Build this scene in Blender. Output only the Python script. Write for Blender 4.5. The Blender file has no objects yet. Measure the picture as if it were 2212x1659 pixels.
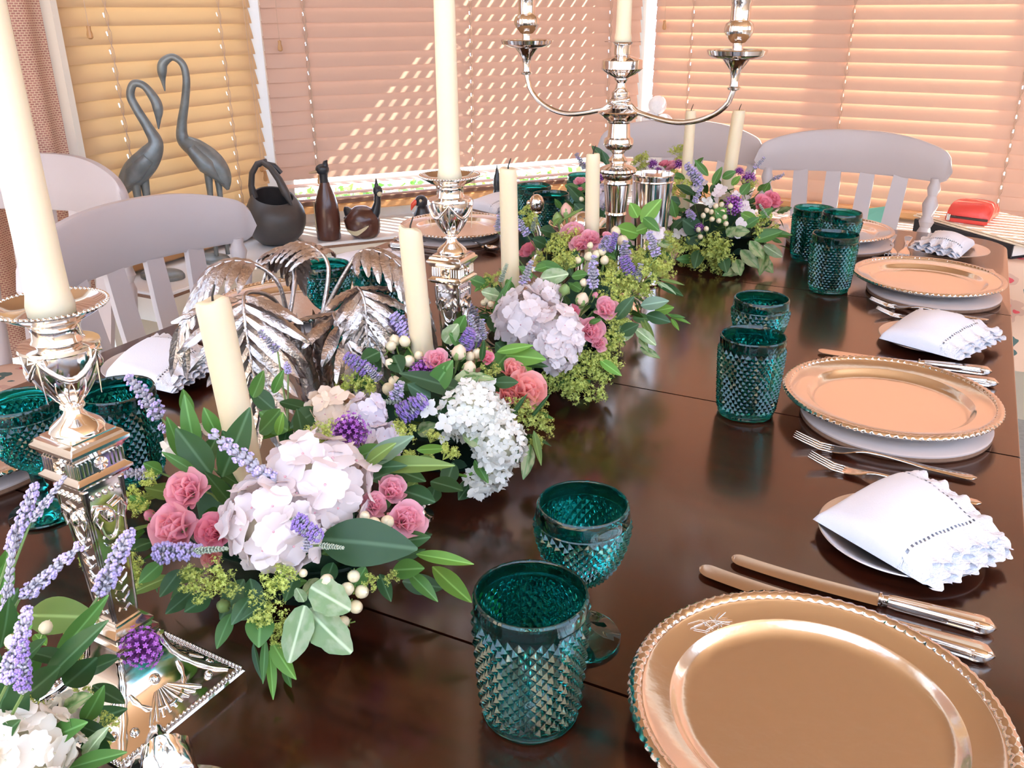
import bpy, math, random
import numpy as np
from math import pi, sin, cos, radians, atan2, hypot
from mathutils import Vector, Matrix
RN = random.Random(11)
sc = bpy.context.scene
COL = sc.collection
Z0 = 0.75                     # height of the table top above the floor

# ---------------------------------------------------------------- camera
cam = bpy.data.cameras.new('camera'); camo = bpy.data.objects.new('camera', cam); COL.objects.link(camo)
cam.sensor_fit = 'HORIZONTAL'; cam.sensor_width = 36.0; cam.lens = 1893.1 / 2212 * 36.0
cam.clip_start = 0.02; cam.clip_end = 200
cr = Vector((0.89318619, 0.44966678, -0.00426863)); cu = Vector((-0.17261772, 0.35160994, 0.92009433)); cf = Vector((-0.41523675, 0.8210787, -0.3916736))
camo.matrix_world = Matrix(((cr.x, cu.x, -cf.x, 0), (cr.y, cu.y, -cf.y, 0), (cr.z, cu.z, -cf.z, Z0 + 0.48287), (0, 0, 0, 1)))
sc.camera = camo
# ---------------------------------------------------------------- world, sun, exposure
sc.view_settings.view_transform = 'Standard'; sc.view_settings.look = 'None'
sc.view_settings.gamma = 1.0; sc.view_settings.use_curve_mapping = False
sc.view_settings.exposure = 0.30
wd = bpy.data.worlds.new('sky'); sc.world = wd; wd.use_nodes = True
bg = wd.node_tree.nodes['Background']
bg.inputs[0].default_value = (0.55, 0.70, 1.0, 1); bg.inputs[1].default_value = 5.0
SUN_DIR = Vector((-0.75 * cos(radians(40)), -0.66 * cos(radians(40)), -sin(radians(40))))
sl = bpy.data.lights.new('sun', 'SUN'); sl.energy = 44.0; sl.angle = radians(0.45); sl.color = (1.0, 0.92, 0.78)
so = bpy.data.objects.new('sun', sl); COL.objects.link(so); so.rotation_euler = SUN_DIR.to_track_quat('-Z', 'Y').to_euler()
def portal(name, loc, rot, sx, sy):
    l = bpy.data.lights.new(name, 'AREA'); l.shape = 'RECTANGLE'; l.size = sx; l.size_y = sy; l.cycles.is_portal = True
    o = bpy.data.objects.new(name, l); COL.objects.link(o); o.location = loc; o.rotation_euler = rot
portal('daylight_back', (0.05, -2.64, 1.82), (radians(90), 0, 0), 3.84, 1.15)      # sky through the open glazing behind the photographer
portal('daylight_roof', (0.05, -1.325, 2.49), (0, 0, 0), 3.28, 1.93)
portal('daylight_side', (1.94, -0.4, 1.75), (radians(90), 0, radians(90)), 4.4, 1.3)
sc.cycles.max_bounces = 14; sc.cycles.diffuse_bounces = 5; sc.cycles.glossy_bounces = 6; sc.cycles.transmission_bounces = 12; sc.cycles.transparent_max_bounces = 12
sc.cycles.caustics_reflective = False; sc.cycles.caustics_refractive = False
sc.cycles.sample_clamp_indirect = 6.0
sc.cycles.use_denoising = True

# ---------------------------------------------------------------- mesh helpers
class MB:
    def __init__(s): s.v = []; s.f = []; s.m = []; s.cur = 0
    def add(s, v, f, M=None):
        n = len(s.v)
        if M is not None: v = [tuple(M @ Vector(p)) for p in v]
        s.v += [tuple(p) for p in v]; s.f += [tuple(i + n for i in q) for q in f]; s.m += [s.cur] * len(f)
        return s
    def lathe(s, prof, n=32, M=None, fn=None, closed=False):
        v = []; f = []
        for j, (r, z) in enumerate(prof):
            for i in range(n):
                a = 2 * pi * i / n; rr, zz = (fn(a, r, z, j) if fn else (r, z))
                v.append((rr * cos(a), rr * sin(a), zz))
        for j in range(len(prof) - 1):
            for i in range(n):
                k = (i + 1) % n; f.append((j * n + i, j * n + k, (j + 1) * n + k, (j + 1) * n + i))
        if not closed:
            if prof[0][0] > 1e-6: f.append(tuple(reversed(range(n))))
            if prof[-1][0] > 1e-6: f.append(tuple(range((len(prof) - 1) * n, len(prof) * n)))
        return s.add(v, f, M)
    def tube(s, pts, rad, n=8, M=None, cap=True):
        P = [Vector(p) for p in pts]; m = len(P)
        R = rad if isinstance(rad, (list, tuple)) else [rad] * m
        v = []; f = []; up = Vector((0, 0, 1)); prev = None
        for j in range(m):
            t = (P[min(j + 1, m - 1)] - P[max(j - 1, 0)]).normalized()
            if prev is None:
                a = t.cross(up if abs(t.z) < .95 else Vector((1, 0, 0))).normalized()
            else:
                a = (prev - t * prev.dot(t))
                a = a.normalized() if a.length > 1e-6 else t.orthogonal().normalized()
            prev = a; b = t.cross(a)
            for i in range(n):
                th = 2 * pi * i / n; v.append(P[j] + (a * cos(th) + b * sin(th)) * R[j])
        for j in range(m - 1):
            for i in range(n):
                k = (i + 1) % n; f.append((j * n + i, j * n + k, (j + 1) * n + k, (j + 1) * n + i))
        if cap: f.append(tuple(reversed(range(n)))); f.append(tuple(range((m - 1) * n, m * n)))
        return s.add(v, f, M)
    def box(s, x0, x1, y0, y1, z0, z1, b=0.0, M=None):
        if b <= 0:
            v = [(x, y, z) for z in (z0, z1) for y in (y0, y1) for x in (x0, x1)]
            return s.add(v, [(0, 2, 3, 1), (4, 5, 7, 6), (0, 1, 5, 4), (2, 6, 7, 3), (0, 4, 6, 2), (1, 3, 7, 5)], M)
        def ring(z, i): # chamfered rectangle
            X0, X1, Y0, Y1 = x0 + i, x1 - i, y0 + i, y1 - i
            c = b
            return [(X0 + c, Y0, z), (X1 - c, Y0, z), (X1, Y0 + c, z), (X1, Y1 - c, z), (X1 - c, Y1, z), (X0 + c, Y1, z), (X0, Y1 - c, z), (X0, Y0 + c, z)]
        rs = [ring(z0, b), ring(z0 + b, 0), ring(z1 - b, 0), ring(z1, b)]
        v = sum(rs, []); f = [tuple(reversed(range(8))), tuple(range(24, 32))]
        for j in range(3):
            for i in range(8): k = (i + 1) % 8; f.append((j * 8 + i, j * 8 + k, (j + 1) * 8 + k, (j + 1) * 8 + i))
        return s.add(v, f, M)
    def loft(s, rings, M=None, cap=True):
        n = len(rings[0]); v = sum([list(r) for r in rings], []); f = []
        for j in range(len(rings) - 1):
            for i in range(n): k = (i + 1) % n; f.append((j * n + i, j * n + k, (j + 1) * n + k, (j + 1) * n + i))
        if cap: f.append(tuple(reversed(range(n)))); f.append(tuple(range((len(rings) - 1) * n, len(rings) * n)))
        return s.add(v, f, M)
    def grid(s, nu, nv, fn, M=None):
        v = [fn(i / nu, j / nv) for j in range(nv + 1) for i in range(nu + 1)]
        f = [(j * (nu + 1) + i, j * (nu + 1) + i + 1, (j + 1) * (nu + 1) + i + 1, (j + 1) * (nu + 1) + i) for j in range(nv) for i in range(nu)]
        return s.add(v, f, M)
    def ball(s, c, r, n=8, m=6, M=None, sc3=(1, 1, 1)):
        v = []; f = []
        for j in range(m + 1):
            t = pi * j / m
            for i in range(n):
                a = 2 * pi * i / n; v.append((c[0] + r * sc3[0] * sin(t) * cos(a), c[1] + r * sc3[1] * sin(t) * sin(a), c[2] - r * sc3[2] * cos(t)))
        for j in range(m):
            for i in range(n):
                k = (i + 1) % n; f.append((j * n + i, j * n + k, (j + 1) * n + k, (j + 1) * n + i))
        return s.add(v, f, M)
    def build(s, name, smooth=35):
        me = bpy.data.meshes.new(name); me.from_pydata(s.v, [], s.f)
        if any(s.m): me.polygons.foreach_set('material_index', s.m)
        if smooth:
            me.shade_smooth()
            if smooth < 180: me.set_sharp_from_angle(angle=radians(smooth))
        me.update()
        return me
def O(name, data, mat=None, parent=None, loc=(0, 0, 0), rot=None, mw=None, smooth=35, scale=None):
    """link one mesh object; data is an MB or a mesh"""
    me = data.build(name, smooth) if isinstance(data, MB) else data
    if mat is not None and len(me.materials) == 0:
        for m in (mat if isinstance(mat, (list, tuple)) else [mat]): me.materials.append(m)
    o = bpy.data.objects.new(name, me); COL.objects.link(o)
    if parent is not None: o.parent = parent
    if mw is not None: o.matrix_basis = mw
    else:
        o.location = loc
        if rot is not None: o.rotation_euler = rot
        if scale is not None: o.scale = scale
    return o
def tag(o, label=None, cat=None, group=None, kind=None):
    if label: o['label'] = label
    if cat: o['category'] = cat
    if group: o['group'] = group
    if kind: o['kind'] = kind
    return o
def thing(name, label, cat, loc=(0, 0, 0), rz=0.0, group=None):
    o = bpy.data.objects.new(name, None); COL.objects.link(o); o.empty_display_size = .02
    o.location = loc; o.rotation_euler = (0, 0, rz)
    return tag(o, label, cat, group)
def kids(o): return [c for c in bpy.data.objects if c.parent == o]
KID = {}
def dup(root, loc, rz=0.0, label=None, group=None, scale=None):
    if root.name not in KID: KID[root.name] = [(c, kids(c)) for c in kids(root)]
    r = root.copy(); COL.objects.link(r); r.location = loc; r.rotation_euler = (0, 0, rz)
    if scale: r.scale = scale
    if label: r['label'] = label
    if group: r['group'] = group
    for ch, gs in KID[root.name]:
        c = ch.copy(); COL.objects.link(c); c.parent = r
        for g in gs:
            d = g.copy(); COL.objects.link(d); d.parent = c
    return r
def struct(name, mb, mat, parent=None, **k):
    o = O(name, mb, mat, parent, **k)
    if parent is None: o['kind'] = 'structure'
    return o
def T(x, y, z): return (x, y, z + Z0)
def frame(xa, za=None, origin=(0, 0, 0), s=(1, 1, 1)):
    """matrix whose X axis is xa and whose Z axis leans to za"""
    x = Vector(xa).normalized(); z = Vector(za if za is not None else (0, 0, 1))
    z = z - x * z.dot(x)
    z = z.normalized() if z.length > 1e-5 else x.orthogonal().normalized()
    y = z.cross(x)
    return Matrix(((x.x * s[0], y.x * s[1], z.x * s[2], origin[0]), (x.y * s[0], y.y * s[1], z.y * s[2], origin[1]), (x.z * s[0], y.z * s[1], z.z * s[2], origin[2]), (0, 0, 0, 1)))
def zframe(z, origin=(0, 0, 0), s=1.0, spin=0.0):
    z = Vector(z).normalized(); x = z.orthogonal().normalized(); y = z.cross(x)
    x2 = x * cos(spin) + y * sin(spin); y2 = z.cross(x2)
    return Matrix(((x2.x * s, y2.x * s, z.x * s, origin[0]), (x2.y * s, y2.y * s, z.y * s, origin[1]), (x2.z * s, y2.z * s, z.z * s, origin[2]), (0, 0, 0, 1)))

# ---------------------------------------------------------------- materials
def nm(name):
    m = bpy.data.materials.new(name); m.use_nodes = True
    nt = m.node_tree; return m, nt, nt.nodes['Principled BSDF']
def pbr(name, c, rough=.5, metal=0.0, coat=0.0, sub=0.0, spec=.5, noise=0.0, nscale=20.0, bump=0.0, bscale=80.0, rand=0.0, sheen=0.0):
    m, nt, p = nm(name); N = nt.nodes.new; L = nt.links.new
    p.inputs['Base Color'].default_value = (*c, 1); p.inputs['Roughness'].default_value = rough; p.inputs['Metallic'].default_value = metal
    p.inputs['Coat Weight'].default_value = coat; p.inputs['Coat Roughness'].default_value = .05; p.inputs['Specular IOR Level'].default_value = spec
    if sheen: p.inputs['Sheen Weight'].default_value = sheen
    if sub:
        p.inputs['Subsurface Weight'].default_value = sub; p.inputs['Subsurface Radius'].default_value = (.02, .012, .006); p.inputs['Subsurface Scale'].default_value = .4
    tc = None
    if noise or bump:
        tc = N('ShaderNodeTexCoord')
    last = None
    if noise:
        n = N('ShaderNodeTexNoise'); n.inputs['Scale'].default_value = nscale; n.inputs['Detail'].default_value = 4; L(tc.outputs['Object'], n.inputs['Vector'])
        h = N('ShaderNodeHueSaturation'); h.inputs['Color'].default_value = (*c, 1)
        r = N('ShaderNodeMapRange'); r.inputs[3].default_value = 1 - noise; r.inputs[4].default_value = 1 + noise; L(n.outputs['Fac'], r.inputs[0]); L(r.outputs[0], h.inputs['Value'])
        L(h.outputs[0], p.inputs['Base Color']); last = h
    if rand:
        oi = N('ShaderNodeObjectInfo'); h = N('ShaderNodeHueSaturation'); r = N('ShaderNodeMapRange'); r.inputs[3].default_value = 1 - rand; r.inputs[4].default_value = 1 + rand
        L(oi.outputs['Random'], r.inputs[0]); L(r.outputs[0], h.inputs['Value'])
        if last: L(last.outputs[0], h.inputs['Color'])
        else: h.inputs['Color'].default_value = (*c, 1)
        L(h.outputs[0], p.inputs['Base Color'])
    if bump:
        n = N('ShaderNodeTexNoise'); n.inputs['Scale'].default_value = bscale; n.inputs['Detail'].default_value = 3; L(tc.outputs['Object'], n.inputs['Vector'])
        b = N('ShaderNodeBump'); b.inputs['Strength'].default_value = bump; b.inputs['Distance'].default_value = .002; L(n.outputs['Fac'], b.inputs['Height']); L(b.outputs[0], p.inputs['Normal'])
    return m
def translucent(name, c, ct, fac=.4, rough=.5, rand=0.0, gloss=.05, vein=None, mottle=None):
    """thin petal / leaf / slat: diffuse + light passing through + a little gloss"""
    m = bpy.data.materials.new(name); m.use_nodes = True; nt = m.node_tree; nt.nodes.clear(); N = nt.nodes.new; L = nt.links.new
    out = N('ShaderNodeOutputMaterial'); d = N('ShaderNodeBsdfDiffuse'); t = N('ShaderNodeBsdfTranslucent'); mx = N('ShaderNodeMixShader'); g = N('ShaderNodeBsdfGlossy'); mg = N('ShaderNodeMixShader')
    d.inputs['Color'].default_value = (*c, 1); t.inputs['Color'].default_value = (*ct, 1); mx.inputs[0].default_value = fac
    g.inputs['Roughness'].default_value = rough; g.inputs['Color'].default_value = (1, 1, 1, 1)
    mg.inputs[0].default_value = gloss
    L(d.outputs[0], mx.inputs[1]); L(t.outputs[0], mx.inputs[2]); L(mx.outputs[0], mg.inputs[1]); L(g.outputs[0], mg.inputs[2]); L(mg.outputs[0], out.inputs[0])
    src = None
    tc = N('ShaderNodeTexCoord')
    if mottle:
        n = N('ShaderNodeTexNoise'); n.inputs['Scale'].default_value = mottle[1]; n.inputs['Detail'].default_value = 3; L(tc.outputs['Object'], n.inputs['Vector'])
        cr_ = N('ShaderNodeValToRGB'); cr_.color_ramp.elements[0].position = .42; cr_.color_ramp.elements[1].position = .58
        cr_.color_ramp.elements[0].color = (*c, 1); cr_.color_ramp.elements[1].color = (*mottle[0], 1); L(n.outputs['Fac'], cr_.inputs[0]); src = cr_.outputs[0]
    if vein:
        sx = N('ShaderNodeSeparateXYZ'); L(tc.outputs['Object'], sx.inputs[0])
        ab = N('ShaderNodeMath'); ab.operation = 'ABSOLUTE'; L(sx.outputs['Y'], ab.inputs[0])
        mr = N('ShaderNodeMapRange'); mr.inputs[1].default_value = .015; mr.inputs[2].default_value = .06; mr.inputs[3].default_value = 1; mr.inputs[4].default_value = 0; L(ab.outputs[0], mr.inputs[0])
        mc = N('ShaderNodeMix'); mc.data_type = 'RGBA'; L(mr.outputs[0], mc.inputs[0]); mc.inputs[7].default_value = (*vein, 1)
        if src: L(src, mc.inputs[6])
        else: mc.inputs[6].default_value = (*c, 1)
        src = mc.outputs[2]
    if rand:
        oi = N('ShaderNodeObjectInfo'); h = N('ShaderNodeHueSaturation'); r = N('ShaderNodeMapRange'); r.inputs[3].default_value = 1 - rand; r.inputs[4].default_value = 1 + rand
        L(oi.outputs['Random'], r.inputs[0]); L(r.outputs[0], h.inputs['Value'])
        if src: L(src, h.inputs['Color'])
        else: h.inputs['Color'].default_value = (*c, 1)
        src = h.outputs[0]
    if src: L(src, d.inputs['Color'])
    return m
M = {}
M['silver'] = pbr('silver', (.76, .71, .67), .10, 1.0)
M['silver_worn'] = pbr('worn_silver', (.86, .82, .78), .16, 1.0, bump=.15, bscale=60)
M['silver_relief'] = pbr('relief_silver', (.54, .48, .455), .36, 1.0, bump=.45, bscale=300, noise=.15, nscale=30)
M['silver_satin'] = pbr('satin_silver', (.78, .75, .75), .38, 1.0)
M['steel'] = pbr('steel_blade', (.74, .68, .62), .14, 1.0)
M['white_paint'] = pbr('white_paint', (.80, .78, .74), .35)
M['cream_paint'] = pbr('cream_paint', (.78, .70, .58), .4)
M['chair_paint'] = pbr('grey_chair_paint', (.53, .465, .455), .42, noise=.04, nscale=8)
M['sill_tile'] = pbr('white_glazed_tile', (.86, .86, .86), .12)
M['wax'] = pbr('ivory_wax', (.80, .67, .46), .42, sub=.35)
M['wick'] = pbr('charred_wick', (.03, .025, .02), .8)
M['linen'] = pbr('white_linen', (.83, .83, .90), .85, bump=.25, bscale=700, sheen=.2)
M['lace'] = pbr('white_lace', (.85, .85, .90), .9, bump=.9, bscale=420)
M['bronze'] = pbr('verdigris_bronze', (.19, .205, .20), .42, .35, noise=.5, nscale=38, bump=.3, bscale=90)
M['pot'] = pbr('dark_pot', (.055, .048, .046), .42, noise=.3, nscale=25)
M['duckwood'] = pbr('duck_wood', (.085, .028, .018), .26, noise=.35, nscale=14, coat=.3)
M['duckdark'] = pbr('duck_dark', (.02, .02, .024), .3)
M['duckcream'] = pbr('duck_cream', (.62, .52, .33), .4)
M['beak'] = pbr('red_beak', (.72, .07, .03), .3)
M['beak2'] = pbr('tan_beak', (.45, .28, .14), .35)
M['eye'] = pbr('bird_eye', (.05, .05, .06), .1)
M['whiteball'] = pbr('white_wool', (.85, .84, .84), .8, bump=.6, bscale=200)
M['mat_top'] = pbr('pale_mat_top', (.60, .50, .47), .3)
M['cork'] = pbr('cork_edge', (.24, .13, .08), .7, noise=.3, nscale=200)
M['black'] = pbr('black_binder', (.012, .013, .02), .35)
M['card'] = pbr('cream_card', (.85, .72, .56), .6)
M['paper'] = pbr('white_paper', (.85, .84, .82), .6)
M['zip'] = pbr('dark_zip', (.07, .05, .045), .4, .4)
M['cord'] = pbr('blind_cord', (.52, .36, .26), .7)
M['tassel'] = pbr('tassel_wood', (.50, .26, .10), .4)
M['tray'] = pbr('green_tray', (.006, .02, .012), .25)
M['foam'] = pbr('wet_foam', (.015, .05, .02), .9)
M['stem'] = pbr('green_stem', (.14, .22, .06), .5)
M['ceiling'] = pbr('tan_ceiling', (.40, .235, .125), .6)
M['wallpaint'] = pbr('warm_wall', (.62, .52, .42), .7)
M['redpouch'] = pbr('red_pouch', (.75, .07, .055), .35, bump=.5, bscale=60)
M['teal_leaf'] = pbr('teal_paper', (.18, .55, .45), .5)
def wood():
    m, nt, p = nm('mahogany'); N = nt.nodes.new; L = nt.links.new
    tc = N('ShaderNodeTexCoord'); mp = N('ShaderNodeMapping'); mp.inputs['Scale'].default_value = (2.2, 34, 34); L(tc.outputs['Object'], mp.inputs[0])
    n = N('ShaderNodeTexNoise'); n.inputs['Scale'].default_value = 1.6; n.inputs['Detail'].default_value = 7; n.inputs['Roughness'].default_value = .62; L(mp.outputs[0], n.inputs['Vector'])
    n2 = N('ShaderNodeTexNoise'); n2.inputs['Scale'].default_value = 3.0; n2.inputs['Detail'].default_value = 2; L(tc.outputs['Object'], n2.inputs['Vector'])
    cr_ = N('ShaderNodeValToRGB'); e = cr_.color_ramp.elements
    e[0].position = .32; e[0].color = (.011, .0030, .0015, 1); e[1].position = .72; e[1].color = (.055, .0145, .0065, 1); L(n.outputs['Fac'], cr_.inputs[0])
    mx = N('ShaderNodeMix'); mx.data_type = 'RGBA'; mx.blend_type = 'MULTIPLY'; mx.inputs[0].default_value = .5; L(cr_.outputs[0], mx.inputs[6])
    cr2 = N('ShaderNodeValToRGB'); cr2.color_ramp.elements[0].color = (.5, .45, .4, 1); cr2.color_ramp.elements[1].color = (1.2, 1.1, 1, 1); L(n2.outputs['Fac'], cr2.inputs[0]); L(cr2.outputs[0], mx.inputs[7])
    L(mx.outputs[2], p.inputs['Base Color']); p.inputs['Roughness'].default_value = .24; p.inputs['Coat Weight'].default_value = .95; p.inputs['Coat Roughness'].default_value = .14; p.inputs['Coat Tint'].default_value = (1, .80, .68, 1)
    b = N('ShaderNodeBump'); b.inputs['Strength'].default_value = .05; b.inputs['Distance'].default_value = .001; L(n.outputs['Fac'], b.inputs['Height']); L(b.outputs[0], p.inputs['Normal'])
    return m
M['wood'] = wood()
def glass(name, c, ior=1.5):
    m, nt, p = nm(name); p.inputs['Base Color'].default_value = (*c, 1); p.inputs['Transmission Weight'].default_value = 1; p.inputs['Roughness'].default_value = .015; p.inputs['IOR'].default_value = ior
    return m
M['teal'] = glass('teal_glass', (.011, .26, .24))
def pane():
    m = bpy.data.materials.new('window_glass'); m.use_nodes = True; nt = m.node_tree; nt.nodes.clear(); N = nt.nodes.new; L = nt.links.new
    out = N('ShaderNodeOutputMaterial'); t = N('ShaderNodeBsdfTransparent'); g = N('ShaderNodeBsdfGlossy'); g.inputs['Roughness'].default_value = 0; mx = N('ShaderNodeMixShader')
    t.inputs[0].default_value = (.96, .98, .97, 1)
    mx.inputs[0].default_value = .05; L(t.outputs[0], mx.inputs[1]); L(g.outputs[0], mx.inputs[2]); L(mx.outputs[0], out.inputs[0]); return m
M['pane'] = pane()
M['slat'] = translucent('blind_slat', (.585, .375, .28), (.84, .5, .3), .010, .45, gloss=.015)
M['slat_backlit'] = translucent('backlit_blind_slat', (.60, .40, .22), (.92, .56, .24), .09, .45, gloss=.015)  # same slats as the other blinds; glow of daylight put into the orange colour
M['rail'] = pbr('blind_rail', (.50, .26, .11), .35, noise=.15, nscale=6)
def woven(name, a, b, scale):
    m, nt, p = nm(name); N = nt.nodes.new; L = nt.links.new
    tc = N('ShaderNodeTexCoord'); br = N('ShaderNodeTexBrick'); br.inputs['Scale'].default_value = scale; L(tc.outputs['UV'], br.inputs[0])
    br.inputs['Color1'].default_value = (*a, 1); br.inputs['Color2'].default_value = (a[0] * .75, a[1] * .7, a[2] * .7, 1); br.inputs['Mortar'].default_value = (*b, 1)
    br.inputs['Mortar Size'].default_value = .035; br.inputs['Brick Width'].default_value = .35; br.inputs['Row Height'].default_value = .2
    L(br.outputs[0], p.inputs['Base Color']); p.inputs['Roughness'].default_value = .9
    bp = N('ShaderNodeBump'); bp.inputs['Strength'].default_value = .6; bp.inputs['Distance'].default_value = .003; L(br.outputs['Fac'], bp.inputs['Height']); L(bp.outputs[0], p.inputs['Normal'])
    return m
M['woven'] = woven('woven_curtain', (.50, .22, .17), (.72, .52, .34), 40)
def floral():
    m, nt, p = nm('floral_cotton'); N = nt.nodes.new; L = nt.links.new
    tc = N('ShaderNodeTexCoord'); n = N('ShaderNodeTexNoise'); n.inputs['Scale'].default_value = 14; n.inputs['Detail'].default_value = 2.5; L(tc.outputs['Object'], n.inputs['Vector'])
    cr_ = N('ShaderNodeValToRGB'); cr_.color_ramp.interpolation = 'CONSTANT'; e = cr_.color_ramp.elements
    e[0].color = (.10, .16, .15, 1); e[1].position = .40; e[1].color = (.72, .50, .38, 1)
    x = e.new(.58); x.color = (.60, .38, .30, 1); x = e.new(.64); x.color = (.70, .10, .12, 1); x = e.new(.70); x.color = (.74, .56, .42, 1)
    L(n.outputs['Fac'], cr_.inputs[0]); L(cr_.outputs[0], p.inputs['Base Color']); p.inputs['Roughness'].default_value = .9
    return m
M['floral'] = floral()
M['stone'] = pbr('grey_stone_floor', (.60, .60, .60), .5, noise=.35, nscale=60)
M['paving'] = pbr('garden_paving', (.80, .79, .76), .8, noise=.1, nscale=9)
M['hedge'] = translucent('hedge_leaf', (.10, .22, .04), (.20, .42, .05), .4, .4, rand=.0)
# ================================================================ the setting
def wallbox(u0, u1, d0, d1, z0, z1, org, az, mb=None, b=0):
    """box along a wall: u along it, d into the room (negative = outdoors)"""
    mb = mb or MB(); c_, s_ = cos(az), sin(az)
    Mx = Matrix(((c_, s_, 0, org[0]), (s_, -c_, 0, org[1]), (0, 0, 1, Z0), (0, 0, 0, 1)))   # y axis = into the room (right of the direction of travel)
    n0 = len(mb.f); mb.box(u0, u1, d0, d1, z0, z1, b, Mx)
    for i in range(n0, len(mb.f)): mb.f[i] = tuple(reversed(mb.f[i]))
    return mb
WL = ((-1.905, 0.0), radians(90)); WM = ((-1.905, 2.142), radians(51)); WE = ((-1.07, 3.17), radians(-4))
LEN_L, LEN_M, LEN_E = (1.4635, 2.12), (0.0, 1.325), (0.0, 3.1)
zc = 1.75   # ceiling height above the table
fl = MB(); fl.box(-2.3, 2.2, -2.8, 3.5, -.06, 0.0); struct('floor', fl, M['stone'])
ce = MB()          # tan roof with a glazed roof light behind the photographer
for bx in ((-2.2, 2.1, -.35, 3.6), (-2.2, 2.1, -2.8, -2.3), (-2.2, -1.6, -2.3, -.35), (1.7, 2.1, -2.3, -.35)): ce.box(*bx, Z0 + zc, Z0 + zc + .08)
struct('ceiling', ce, M['ceiling'])
rb_ = MB()
for x in (-1.57, -.78, .05, .88, 1.67): rb_.box(x - .03, x + .03, -2.3, -.35, Z0 + zc, Z0 + zc + .07)
rg_ = MB(); rg_.box(-1.6, 1.7, -2.3, -.35, Z0 + zc + .04, Z0 + zc + .044)
rw_ = struct('window_6', rb_, M['white_paint']); O('pane', rg_, M['pane'], rw_, smooth=0)
# dwarf walls under the windows, heads above them
def dwarf(name, W, L_, z0, z1, mat, d=(-.16, .02)):
    struct(name, wallbox(L_[0], L_[1], d[0], d[1], z0, z1, *W), mat)
dwarf('wall_left', WL, (1.4455, 2.16), -.75, -.16, M['cream_paint'])
dwarf('wall_middle', WM, (-.06, 1.40), -.75, -.16, M['cream_paint'])
dwarf('wall_end', WE, (-.06, 3.2), -.75, -.16, M['cream_paint'])
dwarf('wall_left_head', WL, (-2.8, 2.16), 1.55, zc, M['white_paint'])
dwarf('wall_middle_head', WM, (-.06, 1.40), 1.55, zc, M['white_paint'])
dwarf('wall_end_head', WE, (-.06, 3.2), 1.55, zc, M['white_paint'])
dwarf('wall_left_rear', WL, (-2.75, .15), -.75, 1.55, M['wallpaint'])
# open-glazed side and back of the conservatory: low wall, frame bars, glass
bk = MB(); bk.box(-1.95, 2.05, -2.75, -2.65, 0, 1.25); bk.box(-1.95, 2.05, -2.75, -2.65, 2.4, 2.5); struct('wall_back', bk, M['wallpaint'])
sd = MB(); sd.box(1.95, 2.05, -2.7, 3.05, 0, 1.1); sd.box(1.95, 2.05, -2.7, 3.05, 2.4, 2.5); sd.box(1.95, 2.05, 1.85, 3.05, 1.1, 2.4); struct('wall_side', sd, M['wallpaint'])
def window(name, bars, glass_boxes):
    w = struct(name, bars, M['white_paint'])
    for g in glass_boxes: O('pane', g, M['pane'], w, smooth=0)
    return w
b = MB()
for x in (-1.9, -.9, .1, 1.1, 2.0): b.box(x - .03, x + .03, -2.73, -2.67, 1.25, 2.4)
g = MB(); g.box(-1.87, 1.97, -2.702, -2.698, 1.25, 2.4); window('window_4', b, [g])
b = MB()
for y in (-2.65, -1.5, -.35, .8, 1.82): b.box(1.97, 2.03, y - .03, y + .03, 1.1, 2.4)
g = MB(); g.box(1.998, 2.002, -2.62, 1.79, 1.1, 2.4); window('window_5', b, [g])
# the three blinded windows
def bay(name, W, L_, mull):
    b = MB()
    wallbox(L_[0], L_[1], -.10, -.035, -.15, -.088, *W, mb=b); wallbox(L_[0], L_[1], -.10, -.035, 1.49, 1.55, *W, mb=b)
    for u in (L_[0] + .03, L_[1] - .03): wallbox(u - .03, u + .03, -.10, -.035, -.088, 1.49, *W, mb=b)
    for u, h in mull: wallbox(u - h, u + h, -.10, -.04, -.088, 1.49, *W, mb=b)
    return window(name, b, [wallbox(L_[0] + .05, L_[1] - .05, -.075, -.071, -.09, 1.5, *W)])
bay('window_1', WL, LEN_L, []); bay('window_2', WM, (0, 1.32), []); bay('window_3', WE, (0.03, 2.95), [(.70, .03), (1.29, .05), (2.1, .03)])
# corner posts
t = MB(); wallbox(-.035, .0, -.10, .012, -.15, 1.55, *WM, mb=t); struct('trim_1', t, M['white_paint'])
t = MB(); wallbox(1.335, 1.375, -.10, -.02, -.15, 1.55, *WM, mb=t); struct('trim_2', t, M['white_paint'])
t = MB(); wallbox(1.4455, 1.462, -.09, .02, -.16, 1.55, *WL, mb=t); struct('trim_3', t, M['cream_paint'])
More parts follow.
